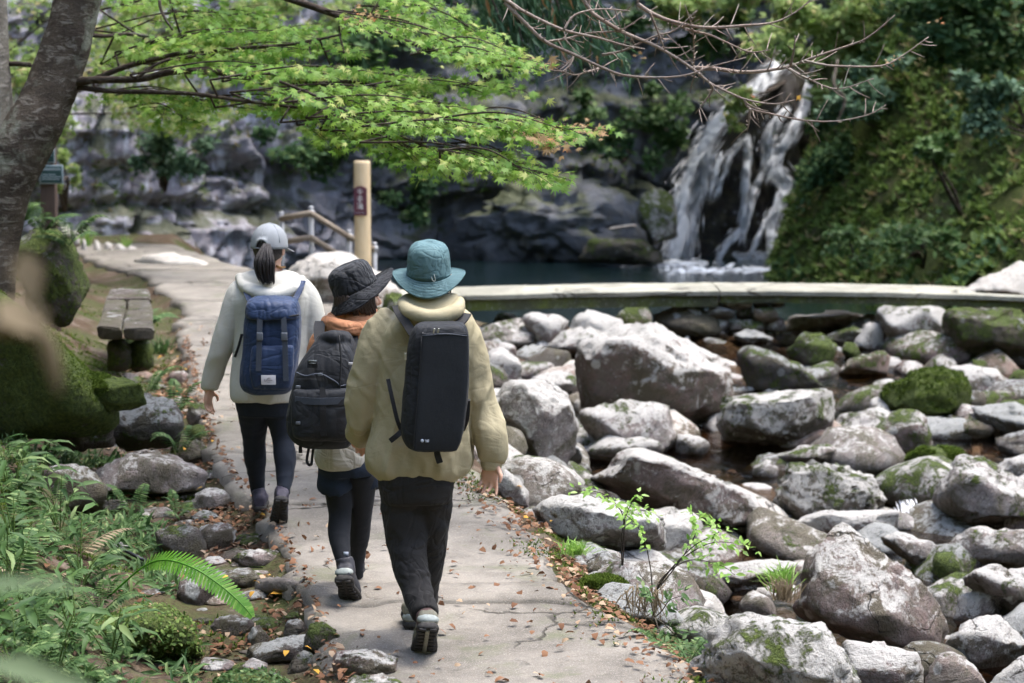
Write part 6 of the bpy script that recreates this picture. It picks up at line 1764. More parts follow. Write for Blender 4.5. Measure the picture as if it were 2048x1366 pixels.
sprout('low dark leaved sprout spilling over the right path edge', at(1310, 1235, 8.5), [[(1325, 1220, 8.5), (1340, 1200, 8.5), (1370, 1190, 8.5)], [(1330, 1250, 8.45), (1350, 1270, 8.4), (1370, 1290, 8.4)], [(1320, 1265, 8.4), (1340, 1300, 8.35), (1380, 1310, 8.3)], [(1305, 1220, 8.5), (1300, 1195, 8.5), (1290, 1180, 8.5)]], 40, .04, 'fern')
# roots and straw at the clump
rt = []
for k in range(46):
    x = random.gauss(1295, 22); y0 = random.uniform(1165, 1195)
    rt.append(pxtube([(x, y0), (x + random.gauss(0, 8), y0 + 25), (x + random.gauss(5, 12), y0 + random.uniform(35, 62))], [1.6, 1.2, .6], 8.85 + random.uniform(-.05, .05), 8.8, 4, 3))
V, F = joinVF(rt); tag(mk('root_clump', V, F, M['deadfern']), 'brown matted roots hanging over the right path edge', 'roots')
def tuft(label, base, n, L, lean, mat, spread=.25):
    b = np.array(base, float); parts = []; P = []
    V, F, v_ = [], [], []
    for k in range(n):
        d = nrm(np.array([lean + random.gauss(0, spread), random.gauss(0, spread), 1])); l = L * random.uniform(.6, 1.1)
        p0 = b + np.array([random.gauss(0, .03), random.gauss(0, .02), 0]); sag = np.array([d[0], d[1], -.6]) * l * .3
        w = np.array([.004, .002, 0]); p1, p2 = p0 + d * l * .55, p0 + d * l * .9 + sag
        n0 = len(V); V.extend([p0 - w, p0 + w, p1 + w, p1 - w, p2]); F.extend([[n0, n0 + 1, n0 + 2, n0 + 3], [n0 + 3, n0 + 2, n0 + 4]]); v_.extend([random.random()] * 5)
    return tag(mk('grass_tuft', np.array(V), F, M[mat], None, False, {'var': v_}), label, 'grass')
tuft('green grass tuft beside the tall pointed boulder', at(1565, 1185, 11.2), 90, .26, -.15, 'sprout', .4)
tuft('dry straw tuft hanging beside the tall pointed boulder', at(1572, 1200, 11.1), 70, .2, 0, 'deadfern', .35)
tuft('tuft of green grass at the far end of the path by the cliff', at(172, 492, 30.5), 40, .45, .1, 'sprout', .3)
tuft('second green tuft at the far path edge below the cliff', at(248, 498, 30.3), 30, .32, .2, 'sprout', .4)
tuft('grass tuft in the gap between path and stone bench', at(318, 640, 17.5) * [1, 1, 0] + [0, 0, .02], 60, .25, .3, 'fern', .5)
tuft('green weeds on the right edge of the path behind the roots', at(1150, 1090, 10.1) * [1, 1, 0] + [0, 0, -.06], 90, .12, .3, 'sprout', .6)
# twig stalk very near the lens at the left
np_ = np.array([-.75, 1.7, .25])
near = empty('withered_stalk', np_, 'blurred withered stalk with drooping tan leaves close to the lens at left', 'plant')
st_ = [np_, at(-160, 900, 1.7), at(-60, 690, 1.7), at(20, 655, 1.7), at(80, 670, 1.7), at(105, 730, 1.7), at(118, 790, 1.7)]
V, F = tube(st_, [.004, .0035, .006, .008, .009, .008, .002], 8, 5, .35); mk('stem', V, F, M['deadfern'], near)
for (q, L_) in ((at(45, 500, 1.75), .05), (at(-10, 600, 1.7), .05), (at(75, 600, 1.72), .035)):
    V, F, vr = cloud(np.array([q]), L_, tpl_lance(.3, .1), (.3, -1, .4), .25, RNG, (.3, 0, -1), .3)
    mk('leaf', V, F, M['deadfern'], near, attrs={'var': vr})
near2 = empty('withered_stalk', (-.9, 2.0, .2), 'blurred pale grass leaves close to the lens at the lower left corner', 'plant')
for (q, L_) in ((at(-90, 1190, 1.9), .13), (at(-60, 1320, 2.0), .17)):
    V, F, vr = cloud(np.array([q]), L_, tpl_lance(.09, .12), (0, -.6, 1), .12, RNG, (1, 0, -.35), .15)
    mk('leaf', V, F, M['paleblade'], near2, attrs={'var': vr})
V, F = tube([(-.9, 2.0, .2), at(-120, 1200, 1.9), at(-60, 1180, 1.9)], [.003, .003, .002], 5, 4); mk('stem', V, F, M['grass'], near2)

# ------------------------------------------------------------------ people
def limbJ(Yp, pts, seg=20, sub=6, flat=1.0):
    """pts of (px, py, depth offset, radius in m) -> tube."""
    P = [at(p[0], p[1], Yp + p[2]) for p in pts]
    return tube(P, [p[3] for p in pts], seg, sub, flat)
def folds(V, N, amp, freq, seed, axis=(0, 0, 1), stretch=3.0, fine=.25):
    """Cloth creases: ridged noise drawn out along 'axis'."""
    a = nrm(axis); al = V @ a
    Q = V - np.outer(al, a) * (1 - 1 / stretch)
    w = np.stack([vnoise(V * 5 + 3, seed), vnoise(V * 5 + 9, seed + 1), vnoise(V * 5 + 15, seed + 2)], -1) * .05
    n = vnoise((Q + w) * freq, seed + 3)
    m = vnoise((Q + w) * freq * 2.3 + 7, seed + 4)
    r = (1 - 2 * np.abs(n)) * .7 + (1 - 2 * np.abs(m)) * .3 * fine / .25 * .5
    return V + N * (amp * r)[:, None]
def garment(name, parts, mat, root, voxel=.008, smooth=4, fn=None):
    V, F, N = fuse(parts, voxel, smooth)
    if fn is not None:
        V = fn(V, N)
    return mk(name, V, F, M[mat], root)
def head_parts(c, fwd, up):
    f = nrm(fwd); u = nrm(np.asarray(up) - f * (f @ np.asarray(up))); s = np.cross(f, u)
    R = np.column_stack([s, f, u])
    def E(p, r): return ellipsoid(c + R @ np.array(p), r, 20, 14, R)
    P = [E((0, -.006, .028), (.076, .096, .088)), E((0, .022, -.035), (.060, .068, .078)), E((0, .072, -.092), (.024, .022, .020)),
         E((0, .083, .030), (.050, .018, .012)), E((0, .088, -.062), (.025, .012, .007)), E((0, .088, -.074), (.022, .011, .007)),
         E((.036, .066, -.028), (.022, .022, .022)), E((-.036, .066, -.028), (.022, .022, .022)),
         tube([c + R @ np.array(q) for q in ((0, .086, .018), (0, .100, -.012), (0, .113, -.032), (0, .094, -.040))], [.009, .011, .0135, .010], 10, 4)]
    for k in (-1, 1):
        P.append(E((k * .077, -.006, -.012), (.010, .020, .032))); P.append(E((k * .080, -.014, -.008), (.007, .012, .024)))
    return P, R
def hand_parts(w, d, n, t, curl=.5, spread=.1, scale=1.0, curls=None):
    """Hand from wrist w along d; n is the palm side, t the thumb side."""
    d = nrm(d); n = nrm(np.asarray(n) - d * (d @ np.asarray(n))); t = nrm(np.asarray(t) - d * (d @ np.asarray(t)) - n * (n @ np.asarray(t)))
    S = scale; P = []
    C = [w - d * .03 * S, w, w + d * .03 * S, w + d * .06 * S, w + d * .088 * S]
    P.append(loft(C, t, n, np.array([.026, .027, .036, .041, .037]) * S, np.array([.020, .018, .016, .015, .012]) * S, 2.4, 20))
    for k, (off, L) in enumerate(((.030, .068), (.010, .078), (-.010, .071), (-.029, .055))):
        b = w + d * .082 * S + t * off * S; cu = (curls[k] if curls else curl); dd = nrm(d + t * spread * (off / .03))
        p = [b - dd * .012 * S, b]; a = 0
        for q, seg in enumerate((.45, .32, .25)):
            a += cu * (.5, .9, .6)[q]
            p.append(p[-1] + (dd * math.cos(a) + n * math.sin(a)) * L * seg * S)
        P.append(tube(p, np.array([.0098, .0096, .0088, .0080, .0062]) * S, 12, 4))
    b = w + d * .012 * S + t * .026 * S; td = nrm(d * .72 + t * .6 + n * .35)
    P.append(tube([b - td * .01, b, b + td * .03 * S, b + td * .055 * S + n * .004, b + nrm(td + d * .5) * .078 * S + n * .01 * S], np.array([.013, .0135, .0115, .0102, .0075]) * S, 12, 4))
    return P
def shoe(root, heel, toe, up, width, mats, boot=None, lace=False):
    heel, toe = np.array(heel), np.array(toe); f = nrm(toe - heel); L = np.linalg.norm(toe - heel)
    u = nrm(np.asarray(up, float) - f * (f @ np.asarray(up, float))); s = np.cross(f, u); W = width
    st = np.array([[0, .030, .050, .012], [.06, .038, .070, 0], [.2, .040, .078, 0], [.38, .040, .074, 0], [.58, .047, .058, 0], [.8, .049, .047, 0], [.93, .040, .038, 0], [1.0, .020, .022, 0]])
    A = catmull(st, 4)
    C = [heel + f * (a[0] * L) + u * (a[2] * .5 + .018) for a in A]
    up_parts = [loft(C, s, u, A[:, 1] * W, A[:, 2] * .5 + .004, 2.6, 22)]
    if boot is not None:
        up_parts.append(tube([heel + f * L * .24 + u * .05, heel + f * L * .22 + u * .09, boot], [.042 * W, .043 * W, .040 * W], 18, 4))
    V, F, N = fuse(up_parts, .006, 3)
    V = folds(V, N, .0025, 28, 5, f, 1.5)
    sh = mk('shoe', V, F, M[mats[0]], root)
    so = np.array([[-.015, .026], [.02, .037], [.12, .042], [.35, .037], [.55, .045], [.78, .050], [.93, .043], [1.02, .022]]); B = catmull(so, 4)
    V, F = loft([heel + f * (b[0] * L) + u * .011 for b in B], s, u, B[:, 1] * W * 1.06, .0135, 3.5, 20); sl = mk('sole', V, F, M[mats[1]], sh)
    tr = []
    for k in range(9):
        t_ = .03 + .115 * k; hw_ = float(np.interp(t_, so[:, 0], so[:, 1])) * W * .93
        for sg in (-1, 1):
            V, F = boxVF(heel + f * t_ * L - u * .005 + s * sg * hw_ * .58, (hw_ * .75, L * .062, .009), np.column_stack([s, f, u]), .002); tr.append((V, F))
    V, F = joinVF(tr); mk('tread', V, F, M[mats[1]], sh)
    if mats[2]:
        V, F = boxVF(heel + f * L * .42 - u * .0065, (.016 * W, L * .74, .010), np.column_stack([s, f, u]), .003)
        V2, F2 = boxVF(heel + f * L * .78 - u * .007, (.055 * W, L * .06, .010), np.column_stack([s, f, u]), .003)
        V, F = joinVF([(V, F), (V2, F2)]); mk('sole_inset', V, F, M[mats[2]], sh)
    if mats[3]:
        V, F = loft([heel + f * (a * L) + u * .045 for a in (-.018, .0, .03, .07)], s, u, np.array([.016, .034, .042, .043]) * W, [.012, .017, .018, .016], 2.6, 18); mk('heel_tab', V, F, M[mats[3]], sh)
    return sh
def web(pts, w, th, name, parent, mat='web', side=(1, 0, 0)):
    """Flat strap of width w along points."""
    P = catmull(np.array(pts, float), 5); T_ = np.gradient(P, axis=0); V, F = [], []
    for p, t in zip(P, T_):
        t = nrm(t); s = nrm(np.asarray(side, float) - t * (t @ np.asarray(side, float))); n = np.cross(t, s)
        V += [p - s * w / 2 - n * th / 2, p + s * w / 2 - n * th / 2, p + s * w / 2 + n * th / 2, p - s * w / 2 + n * th / 2]
    m = len(P)
    for i in range(m - 1):
        for k in range(4): F.append([i * 4 + k, i * 4 + (k + 1) % 4, i * 4 + 4 + (k + 1) % 4, i * 4 + 4 + k])
    F += [[3, 2, 1, 0], [m * 4 - 4, m * 4 - 3, m * 4 - 2, m * 4 - 1]]
    return mk(name, V, F, M[mat], parent, smooth=False)
def brim_hat(root, c, R, r0, crown, r1, zed, mat, wr=.006, seed=3, tall=1.0, sx=1.0, band=None):
    """Bucket hat: crown profile + flexible brim whose edge height is zed(theta); local axes are the columns of R (side, forward, up)."""
    nt = 64; th = np.linspace(0, 2 * math.pi, nt, endpoint=False); V = []
    for (r, z) in crown:
        for t in th:
            V.append([r * math.cos(t) * sx, r * math.sin(t) * 1.2, z])
    n1 = len(crown); V = np.array(V)
    dn = vnoise(np.column_stack([V[:, :2] * 17, V[:, 2] * 13]) + seed, seed); V = V * (1 + (wr * 9) * (np.abs(dn) - .4)[:, None] * (V[:, 2:3] > .025))
    F = [[i * nt + k, i * nt + (k + 1) % nt, (i + 1) * nt + (k + 1) % nt, (i + 1) * nt + k] for i in range(n1 - 1) for k in range(nt)]
    V = c + V @ R.T
    h = mk('hat', V, F, M[mat], root)
    m_ = h.modifiers.new('thickness', 'SOLIDIFY'); m_.thickness = .003
    B = []; nr = 12
    for j in range(nr):
        q = j / (nr - 1)
        for t in th:
            rr = r0 + (r1(t) - r0) * q; z = zed(t) * q ** 1.25 - .004 * math.sin(q * 26) * .18
            B.append([rr * math.cos(t) * sx, rr * math.sin(t) * 1.1, z + .004])
    F = [[j * nt + k, (j + 1) * nt + k, (j + 1) * nt + (k + 1) % nt, j * nt + (k + 1) % nt] for j in range(nr - 1) for k in range(nt)]
    b = mk('brim', c + np.array(B) @ R.T, F, M[mat], h)
    m_ = b.modifiers.new('thickness', 'SOLIDIFY'); m_.thickness = .004
    st_ = []
    for q in (.25, .4, .55, .7, .85, .98):
        pts_ = np.array([[(r0 + (r1(t) - r0) * q) * math.cos(t) * sx, (r0 + (r1(t) - r0) * q) * math.sin(t) * 1.1, zed(t) * q ** 1.25 + .0065] for t in np.append(th, th[0])])
        st_.append(tube(c + pts_ @ R.T, .0009, 4, 1))
    V, F = joinVF(st_); mk('stitching', V, F, M[mat], b)
    return h

# ============================ walker in the khaki jacket
YP = 8.25
g3 = gnd(845, 1300)
p3 = empty('person', (*at(845, 1300, YP)[:2], 0), 'person in teal bucket hat and khaki jacket walking nearest, black slab backpack', 'person')
hc = at(862, 548, YP + .01)
hp_, R3 = head_parts(hc, (.05, 1, -.05), (0, .05, 1))
body = hp_ + [limbJ(YP, [(862, 560, -.01, .058), (860, 600, -.02, .06), (852, 650, 0, .09)]),
              pxloft([(630, 800, 920, YP, .07), (670, 770, 930, YP, .09), (760, 775, 920, YP, .095), (860, 770, 915, YP, .10), (950, 775, 900, YP, .105), (1000, 785, 890, YP, .09)]),
              limbJ(YP, [(770, 668, 0, .045), (736, 790, .02, .042), (716, 862, .13, .028), (722, 880, .19, .026)]),
              limbJ(YP, [(925, 678, 0, .045), (962, 810, .02, .04), (982, 900, .0, .028), (982, 925, -.01, .026)]),
              limbJ(YP, [(800, 965, 0, .075), (812, 1085, 0, .05), (832, 1165, -.10, .042), (848, 1222, -.22, .033), (851, 1244, -.25, .032)]),
              limbJ(YP, [(868, 965, 0, .075), (862, 1085, .14, .05), (840, 1180, .24, .042), (826, 1240, .33, .035)])]
body += hand_parts(at(982, 922, YP - .01), at(978, 968, YP + .0) - at(982, 922, YP - .01), (-.35, -.9, 0), (.8, -.5, 0), .55, .25, .98, [.35, .9, .5, 1.0])
body += hand_parts(at(722, 878, YP + .19), np.array([.05, .9, -.4]), (0, -.3, -1), (1, 0, 0), .7)
V, F, N = fuse(body, .005, 3)
mk('body', V, F, M['skin'], p3)
V, F = ellipsoid(hc + R3 @ np.array([0, -.016, .0]), (.079, .090, .086), 28, 18, R3)
V = V + .004 * vnoise(V * [60, 60, 12], 3)[:, None]; hr = mk('hair', V, F, M['hair'], p3)
sl = []
for k in range(60):
    a = random.uniform(math.pi * 1.05, math.pi * 1.95); q = hc + np.array([.08 * math.cos(a), .09 * math.sin(a), -.045]); sl.append(tube([q, q + [random.gauss(0, .008), -.004, -.025], q + [random.gauss(0, .012), 0, -.05]], [.004, .003, .0012], 4, 3))
V, F = joinVF(sl); mk('loose_strands', V, F, M['hair'], hr)
def jk3(V, N):
    V0 = V.copy()
    V = folds(V, N, .016, 9.5, 11, (.35, 0, 1), 7)
    hem = sstep(.84, .78, V[:, 2]) * (V[:, 0] < .0)
    a = np.arctan2(V[:, 1] - YP, V[:, 0] - at(838, 900, YP)[0])
    V = V + N * (hem * .0014 * np.sin(a * 17 + 2 * vnoise(V * 8, 4)))[:, None]
    V = folds(V, N, .0055, 18, 31, (-.7, 0, 1), 6)
    hz_ = at(838, 963, YP)[2]; body_ = np.abs(V0[:, 0] - at(838, 900, YP)[0]) < .25
    m = np.where(body_, sstep(hz_ + .005, hz_ + .07, V0[:, 2]), 1)[:, None]
    return V0 + (V - V0) * m
jacket = garment('jacket', [
    pxloft([(618, 812, 922, YP, .075), (634, 784, 940, YP, .105), (650, 764, 950, YP, .12), (685, 752, 950, YP, .122), (760, 755, 940, YP, .125), (850, 746, 942, YP + .01, .132), (905, 734, 946, YP + .01, .140), (935, 737, 942, YP + .01, .140), (953, 750, 924, YP + .01, .125), (963, 762, 908, YP + .01, .11)], 4, 2.5, 40),
    limbJ(YP, [(790, 640, 0, .06), (764, 668, 0, .070), (741, 730, 0, .068), (728, 800, .02, .070), (722, 845, .06, .062), (717, 868, .12, .048), (722, 878, .17, .040)], 24),
    limbJ(YP, [(905, 640, 0, .06), (925, 672, 0, .070), (942, 735, .01, .068), (960, 810, .02, .066), (976, 865, .01, .070), (984, 900, 0, .058), (982, 921, 0, .042)], 24)], 'jk_olive', p3, .0075, 5, jk3)
cu = at(983, 925, YP - .003)
V, F = tube([cu + [0, 0, .02], cu, cu - [0, 0, .022], cu - [0, 0, .03]], [.043, .046, .042, .036], 22, 4, .85); V = V + .0022 * np.sin(np.arctan2(V[:, 1] - cu[1], V[:, 0] - cu[0]) * 18)[:, None] * nrm(np.array([1, 1, 0])); mk('cuff', V, F, M['jk_olive'], jacket)
garment('hood', [pxloft([(588, 812, 912, YP - .02, .072), (596, 800, 918, YP - .02, .094), (612, 797, 926, YP - .025, .105), (632, 800, 932, YP - .025, .115), (650, 815, 925, YP - .02, .11), (662, 832, 912, YP - .01, .08)], 4, 2.3, 40),
                 tube([at(806, 600, YP - .05), at(815, 622, YP - .13), at(862, 636, YP - .155), at(910, 624, YP - .13), at(920, 602, YP - .05)], [.02, .03, .032, .03, .02], 14, 6)], 'jk_olive', jacket, .007, 4,
        lambda V, N: folds(V, N, .006, 9, 41, (1, 0, .1), 3))
garment('trousers', [pxloft([(925, 768, 912, YP, .12), (965, 757, 911, YP, .13), (1000, 762, 904, YP, .12)], 4, 2.4, 32),
    limbJ(YP, [(806, 965, 0, .100), (808, 1020, 0, .094), (814, 1085, -.01, .083), (826, 1150, -.08, .070), (840, 1200, -.17, .060), (848, 1222, -.22, .056), (850, 1230, -.24, .054)], 24),
    limbJ(YP, [(862, 965, 0, .100), (862, 1030, .05, .082), (860, 1090, .12, .070), (852, 1160, .2, .062), (842, 1225, .3, .058), (838, 1240, .32, .055)], 24)], 'pants', p3, .0075, 3,
    lambda V, N: folds(folds(V, N, .006, 9, 51, (1, 0, .25), 2.2), N, .003, 22, 55, (1, 0, -.2), 2))
shoe(p3, at(856, 1256, YP - .335), at(846, 1314, YP - .125), (0, .62, .78), 1.06, ('shoe_olive', 'sole', 'sole_pale', 'shoe_trim'))
shoe(p3, gnd(824, 1262) + [0, 0, .015], gnd(818, 1262) + [0, .26, .01], (0, 0, 1), .95, ('shoe_olive', 'sole', None, 'shoe_trim'))
V, F = limbJ(YP, [(850, 1220, -.22, .040), (852, 1238, -.26, .041), (853, 1248, -.275, .040)], 18); mk('sock', V, F, M['sock'], p3)
hat_c = at(858, 549, YP + .005)
RH = np.column_stack([(1, 0, 0), nrm((0, 1, .20)), nrm((0, -.20, 1))])
brim_hat(p3, hat_c, RH, .091, [(.092, 0), (.0925, .02), (.0915, .028), (.090, .06), (.087, .088), (.082, .108), (.070, .126), (.045, .138), (.002, .142)], lambda t: .148 + .004 * math.cos(2 * t), lambda t: -.030 - .026 * max(0, -math.sin(t)) ** 2 + .034 * abs(math.cos(t)) ** 3 - .004 * math.sin(3 * t) + .012 * max(0, math.sin(t)), 'teal_cloth', .004, 3)
V, F = tube(hat_c + np.array([[.094 * math.cos(t), .104 * math.sin(t), .012] for t in np.linspace(0, 2 * math.pi, 40)]) @ RH.T, .0025, 6, 1); hb = mk('hat_cord', V, F, M['teal_cloth'], p3)
V, F = tube([hat_c + [.012, -.107, .012], hat_c + [.018, -.113, -.012], hat_c + [.026, -.114, -.018], hat_c + [.03, -.112, -.01], hat_c + [.024, -.107, .012]], .002, 6, 4); mk('cord_loop', V, F, M['shoe_trim'], p3)
V, F = tube([at(893, 585, YP - .03), at(889, 597, YP - .06), at(884, 606, YP - .08)], .002, 6, 3); mk('chin_cord', V, F, M['web'], p3)

# its backpack
YK = YP - .255
bp3 = empty('backpack', at(872, 900, YK), 'black boxy slab backpack on the khaki jacket', 'backpack')
garment('shell', [pxloft([(646, 842, 922, YK + .01, .06), (652, 830, 930, YK + .01, .085), (672, 820, 937, YK + .01, .098), (720, 812, 938, YK + .005, .102), (800, 805, 936, YK, .104), (860, 802, 928, YK, .10), (888, 812, 920, YK, .09), (898, 828, 914, YK, .07)], 4, 4.2, 44)], 'black_cloth', bp3, .006, 3, lambda V, N: folds(V, N, .003, 12, 61, (0, 0, 1), 2))
V, F = pxloft([(668, 846, 934, YK - .095, .012), (673, 842, 937, YK - .098, .016), (760, 836, 937, YK - .101, .017), (860, 828, 926, YK - .100, .016), (896, 826, 916, YK - .093, .014), (901, 829, 913, YK - .09, .010)], 5, 7, 40)
V = V + (.0025 * fbm(V * 11, 3, 7))[:, None] * np.array([0, 1, 0]); mk('front_panel', V, F, M['panel_cloth'], bp3)
fy = YK - .118
V, F = tube([at(845, 672, fy + .006), at(890, 668, fy + .004), at(934, 672, fy + .006)], .0022, 5, 4); mk('piping', V, F, M['web_grey'], bp3)
V, F = tube([at(843, 673, fy + .004), at(838, 760, fy), at(829, 860, fy + .002), at(827, 896, fy + .008)], .002, 5, 4); mk('piping', V, F, M['web'], bp3)
for (x, y) in ((868, 663), (876, 663)):
    V, F = boxVF(at(x, y, fy + .01), (.006, .004, .026), np.array([[math.cos(.2), 0, math.sin(.2)], [0, 1, 0], [-math.sin(.2), 0, math.cos(.2)]]), .001); mk('zip_pull', V, F, M['metal'], bp3)
V, F = boxVF(at(811, 713, YK - .07), (.008, .005, .028), None, .001); mk('zip_pull', V, F, M['metal'], bp3)
V, F = ellipsoid(at(844.5, 881.5, fy - .001), (.0065, .0022, .0065), 14, 8); mk('emblem', V, F, M['paleink'], bp3)
for dz, l in ((-1.5, 9), (1.5, 7)):
    V, F = boxVF(at(854, 882 + dz, fy - .001), (l / FPX * fy, .002, .0028), None); mk('emblem', V, F, M['paleink'], bp3)
V, F = boxVF(at(823, 775, YK - .092), (.004, .004, .17), None, .001); mk('side_zip', V, F, M['web'], bp3)
for pts_, w in (([at(792, 612, YP - .11), at(800, 628, YP - .15), at(815, 650, YP - .17), at(826, 668, YP - .19)], .036), ([at(934, 628, YP - .09), at(926, 640, YP - .14), at(913, 652, YP - .17), at(905, 662, YP - .19)], .036)):
    web(pts_, w, .008, 'shoulder_strap', bp3)
web([at(776, 758, YP - .135), at(784, 795, YP - .165), at(794, 838, YP - .185), at(803, 862, YP - .18)], .017, .004, 'side_strap', bp3)
web([at(804, 862, YP - .19), at(793, 872, YP - .2), at(780, 882, YP - .2)], .022, .004, 'strap_end', bp3)
web([at(873, 896, YK - .06), at(875, 910, YK - .065), at(880, 926, YK - .06)], .026, .004, 'strap_end', bp3)
web([at(936, 800, YK), at(934, 835, YK + .02), at(925, 858, YK + .06)], .018, .02, 'side_strap', bp3)

# ============================ walker in the terracotta jacket
YP2 = 9.07
p2 = empty('person', (*at(690, 1200, YP2)[:2], 0), 'person in black brimmed hat, terracotta jacket and navy shorts, head turned right', 'person')
hc2 = at(715, 592, YP2)
hp_, R2 = head_parts(hc2, (.82, .52, -.02), (-.05, 0, 1))
body = hp_ + [limbJ(YP2, [(708, 610, 0, .052), (700, 640, 0, .056), (695, 680, 0, .09)]),
              pxloft([(650, 660, 745, YP2, .07), (690, 648, 750, YP2, .085), (780, 655, 745, YP2, .088), (860, 650, 745, YP2, .095), (920, 655, 740, YP2, .09), (940, 665, 735, YP2, .08)]),
              limbJ(YP2, [(646, 685, 0, .042), (630, 790, .1, .038), (655, 862, .24, .026), (662, 872, .28, .025)]),
              limbJ(YP2, [(752, 690, 0, .042), (764, 790, .03, .038), (738, 872, .1, .026), (722, 884, .12, .025)]),
              limbJ(YP2, [(672, 940, 0, .07), (678, 1020, .0, .045), (680, 1060, -.04, .040), (686, 1118, -.12, .026), (689, 1145, -.15, .03)]),
              limbJ(YP2, [(722, 940, 0, .07), (722, 1030, .1, .045), (718, 1080, .18, .040), (713, 1130, .25, .026), (712, 1145, .26, .028)])]
body += hand_parts(at(722, 884, YP2 + .12), np.array([-.55, .4, -.3]), (0, -.2, -1), (0, 1, .1), .5, .1, .92)
body += hand_parts(at(662, 872, YP2 + .28), np.array([.3, .8, .1]), (0, 0, -1), (1, 0, 0), .7, .1, .92)
V, F, N = fuse(body, .005, 3); mk('body', V, F, M['skin'], p2)
for k in (-1, 1):
    V, F = ellipsoid(hc2 + R2 @ np.array([k * .031, .082, .004]), (.012, .010, .009), 12, 8, R2); mk('eye', V, F, M['eye'], p2)
hairp = []
for k in range(230):
    a = random.uniform(math.pi * .80, math.pi * 2.2); z0 = random.uniform(-.03, .0)
    d_ = R2 @ np.array([.083 * math.cos(a), .096 * math.sin(a) - .008, z0]); tip = R2 @ np.array([.086 * math.cos(a), .098 * math.sin(a) + random.uniform(-.01, .015), random.uniform(-.085, -.055)])
    hairp.append(tube([hc2 + d_ + [0, 0, .01], hc2 + d_ * 1.02 + [0, 0, -.02], hc2 + tip], [.007, .008, .002], 5, 4))
V, F = joinVF(hairp); hr2 = mk('hair', V, F, M['hair_brown'], p2)
jk2 = garment('jacket', [pxloft([(648, 668, 744, YP2, .07), (664, 640, 762, YP2, .10), (700, 632, 768, YP2, .125), (800, 636, 762, YP2, .128), (870, 634, 756, YP2, .132), (890, 638, 750, YP2, .128)], 4, 2.4, 36),
    limbJ(YP2, [(665, 668, 0, .055), (646, 690, 0, .066), (634, 750, .05, .060), (630, 795, .1, .058), (648, 850, .22, .046), (658, 868, .27, .038)], 22),
    limbJ(YP2, [(738, 668, 0, .055), (754, 692, 0, .066), (762, 750, .02, .060), (764, 795, .03, .058), (748, 856, .08, .046), (734, 876, .11, .038)], 22)], 'jk_orange', p2, .0075, 4, lambda V, N: folds(V, N, .007, 9, 71, (0, 0, 1), 2.5))
garment('hood', [pxloft([(618, 676, 750, YP2 + .01, .06), (630, 656, 756, YP2, .088), (650, 642, 758, YP2 - .01, .105), (668, 648, 752, YP2 - .01, .11), (684, 670, 742, YP2, .09)], 4, 2.3, 40),
                 tube([at(652, 640, YP2 - .02), at(672, 652, YP2 - .11), at(712, 658, YP2 - .125), at(750, 646, YP2 - .06)], [.022, .030, .030, .022], 14, 6)], 'jk_orange', jk2, .0065, 4,
        lambda V, N: folds(folds(V, N, .008, 13, 81, (1, .3, .12), 5), N, .003, 30, 83, (1, 0, 0), 4))
garment('shirt', [pxloft([(850, 648, 748, YP2, .125), (890, 632, 748, YP2, .135), (915, 629, 744, YP2, .138), (930, 636, 735, YP2, .130), (936, 648, 722, YP2, .11)], 4, 2.4, 36)], 'shirt', p2, .007, 3, lambda V, N: folds(V, N, .005, 9, 91, (.3, 0, 1), 2.5))
garment('shorts', [pxloft([(905, 640, 746, YP2, .115), (930, 636, 752, YP2, .12), (948, 640, 752, YP2 + .01, .115)], 4, 2.4, 32),
    limbJ(YP2, [(672, 930, 0, .084), (672, 950, 0, .086), (671, 971, -.01, .088), (671, 974, -.01, .08)], 22, 4), limbJ(YP2, [(725, 930, .02, .080), (728, 950, .03, .080), (731, 969, .05, .076), (731, 973, .05, .07)], 22, 4)], 'shorts', p2, .007, 2, lambda V, N: folds(V, N, .004, 11, 95, (0, 0, 1), 2))
garment('leggings', [limbJ(YP2, [(672, 940, 0, .080), (677, 980, 0, .066), (680, 1025, 0, .054), (678, 1065, -.04, .0515), (682, 1095, -.09, .043), (687, 1122, -.13, .036), (689, 1140, -.15, .036)], 22),
    limbJ(YP2, [(722, 940, 0, .078), (724, 990, .05, .060), (722, 1035, .11, .050), (718, 1075, .17, .049), (715, 1105, .22, .040), (712, 1135, .25, .037), (712, 1152, .27, .036)], 22)], 'legging', p2, .007, 2, lambda V, N: folds(V, N, .0018, 26, 97, (1, 0, 0), 2))
shoe(p2, at(686, 1160, YP2 - .25), at(704, 1207, YP2 - .07), (0, .62, .78), 1.0, ('shoe_dark', 'sole', None, 'shoe_trim'), at(688, 1116, YP2 - .14))
shoe(p2, at(712, 1160, YP2 + .28), at(716, 1166, YP2 + .5), (0, .1, 1), .9, ('shoe_dark', 'sole', None, None), at(712, 1122, YP2 + .26))
V, F = boxVF(at(699, 1103 - 0, YP2 - .105) if False else at(692, 1108, YP2 - .150), (.022, .003, .020), None); sk = mk('sock_mark', V, F, M['paleink'], p2)
uh = nrm((-.40, -.12, .95)); fh = nrm(np.array([.84, .38, .34])); fh = nrm(fh - uh * (fh @ uh)); RH2 = np.column_stack([np.cross(fh, uh), fh, uh])
brim_hat(p2, hc2 + RH2 @ np.array([0, .006, .030]), RH2, .088, [(.089, -.004), (.091, .02), (.090, .03), (.090, .062), (.086, .092), (.076, .112), (.055, .124), (.002, .126)],
         lambda t: .140 + .04 * max(0, math.sin(t)) ** 2, lambda t: -.018 - .045 * max(0, -math.sin(t)) + .030 * max(0, math.sin(t)) ** 2 - .03 * abs(math.cos(t)) ** 2, 'black_hat', .006, 9)

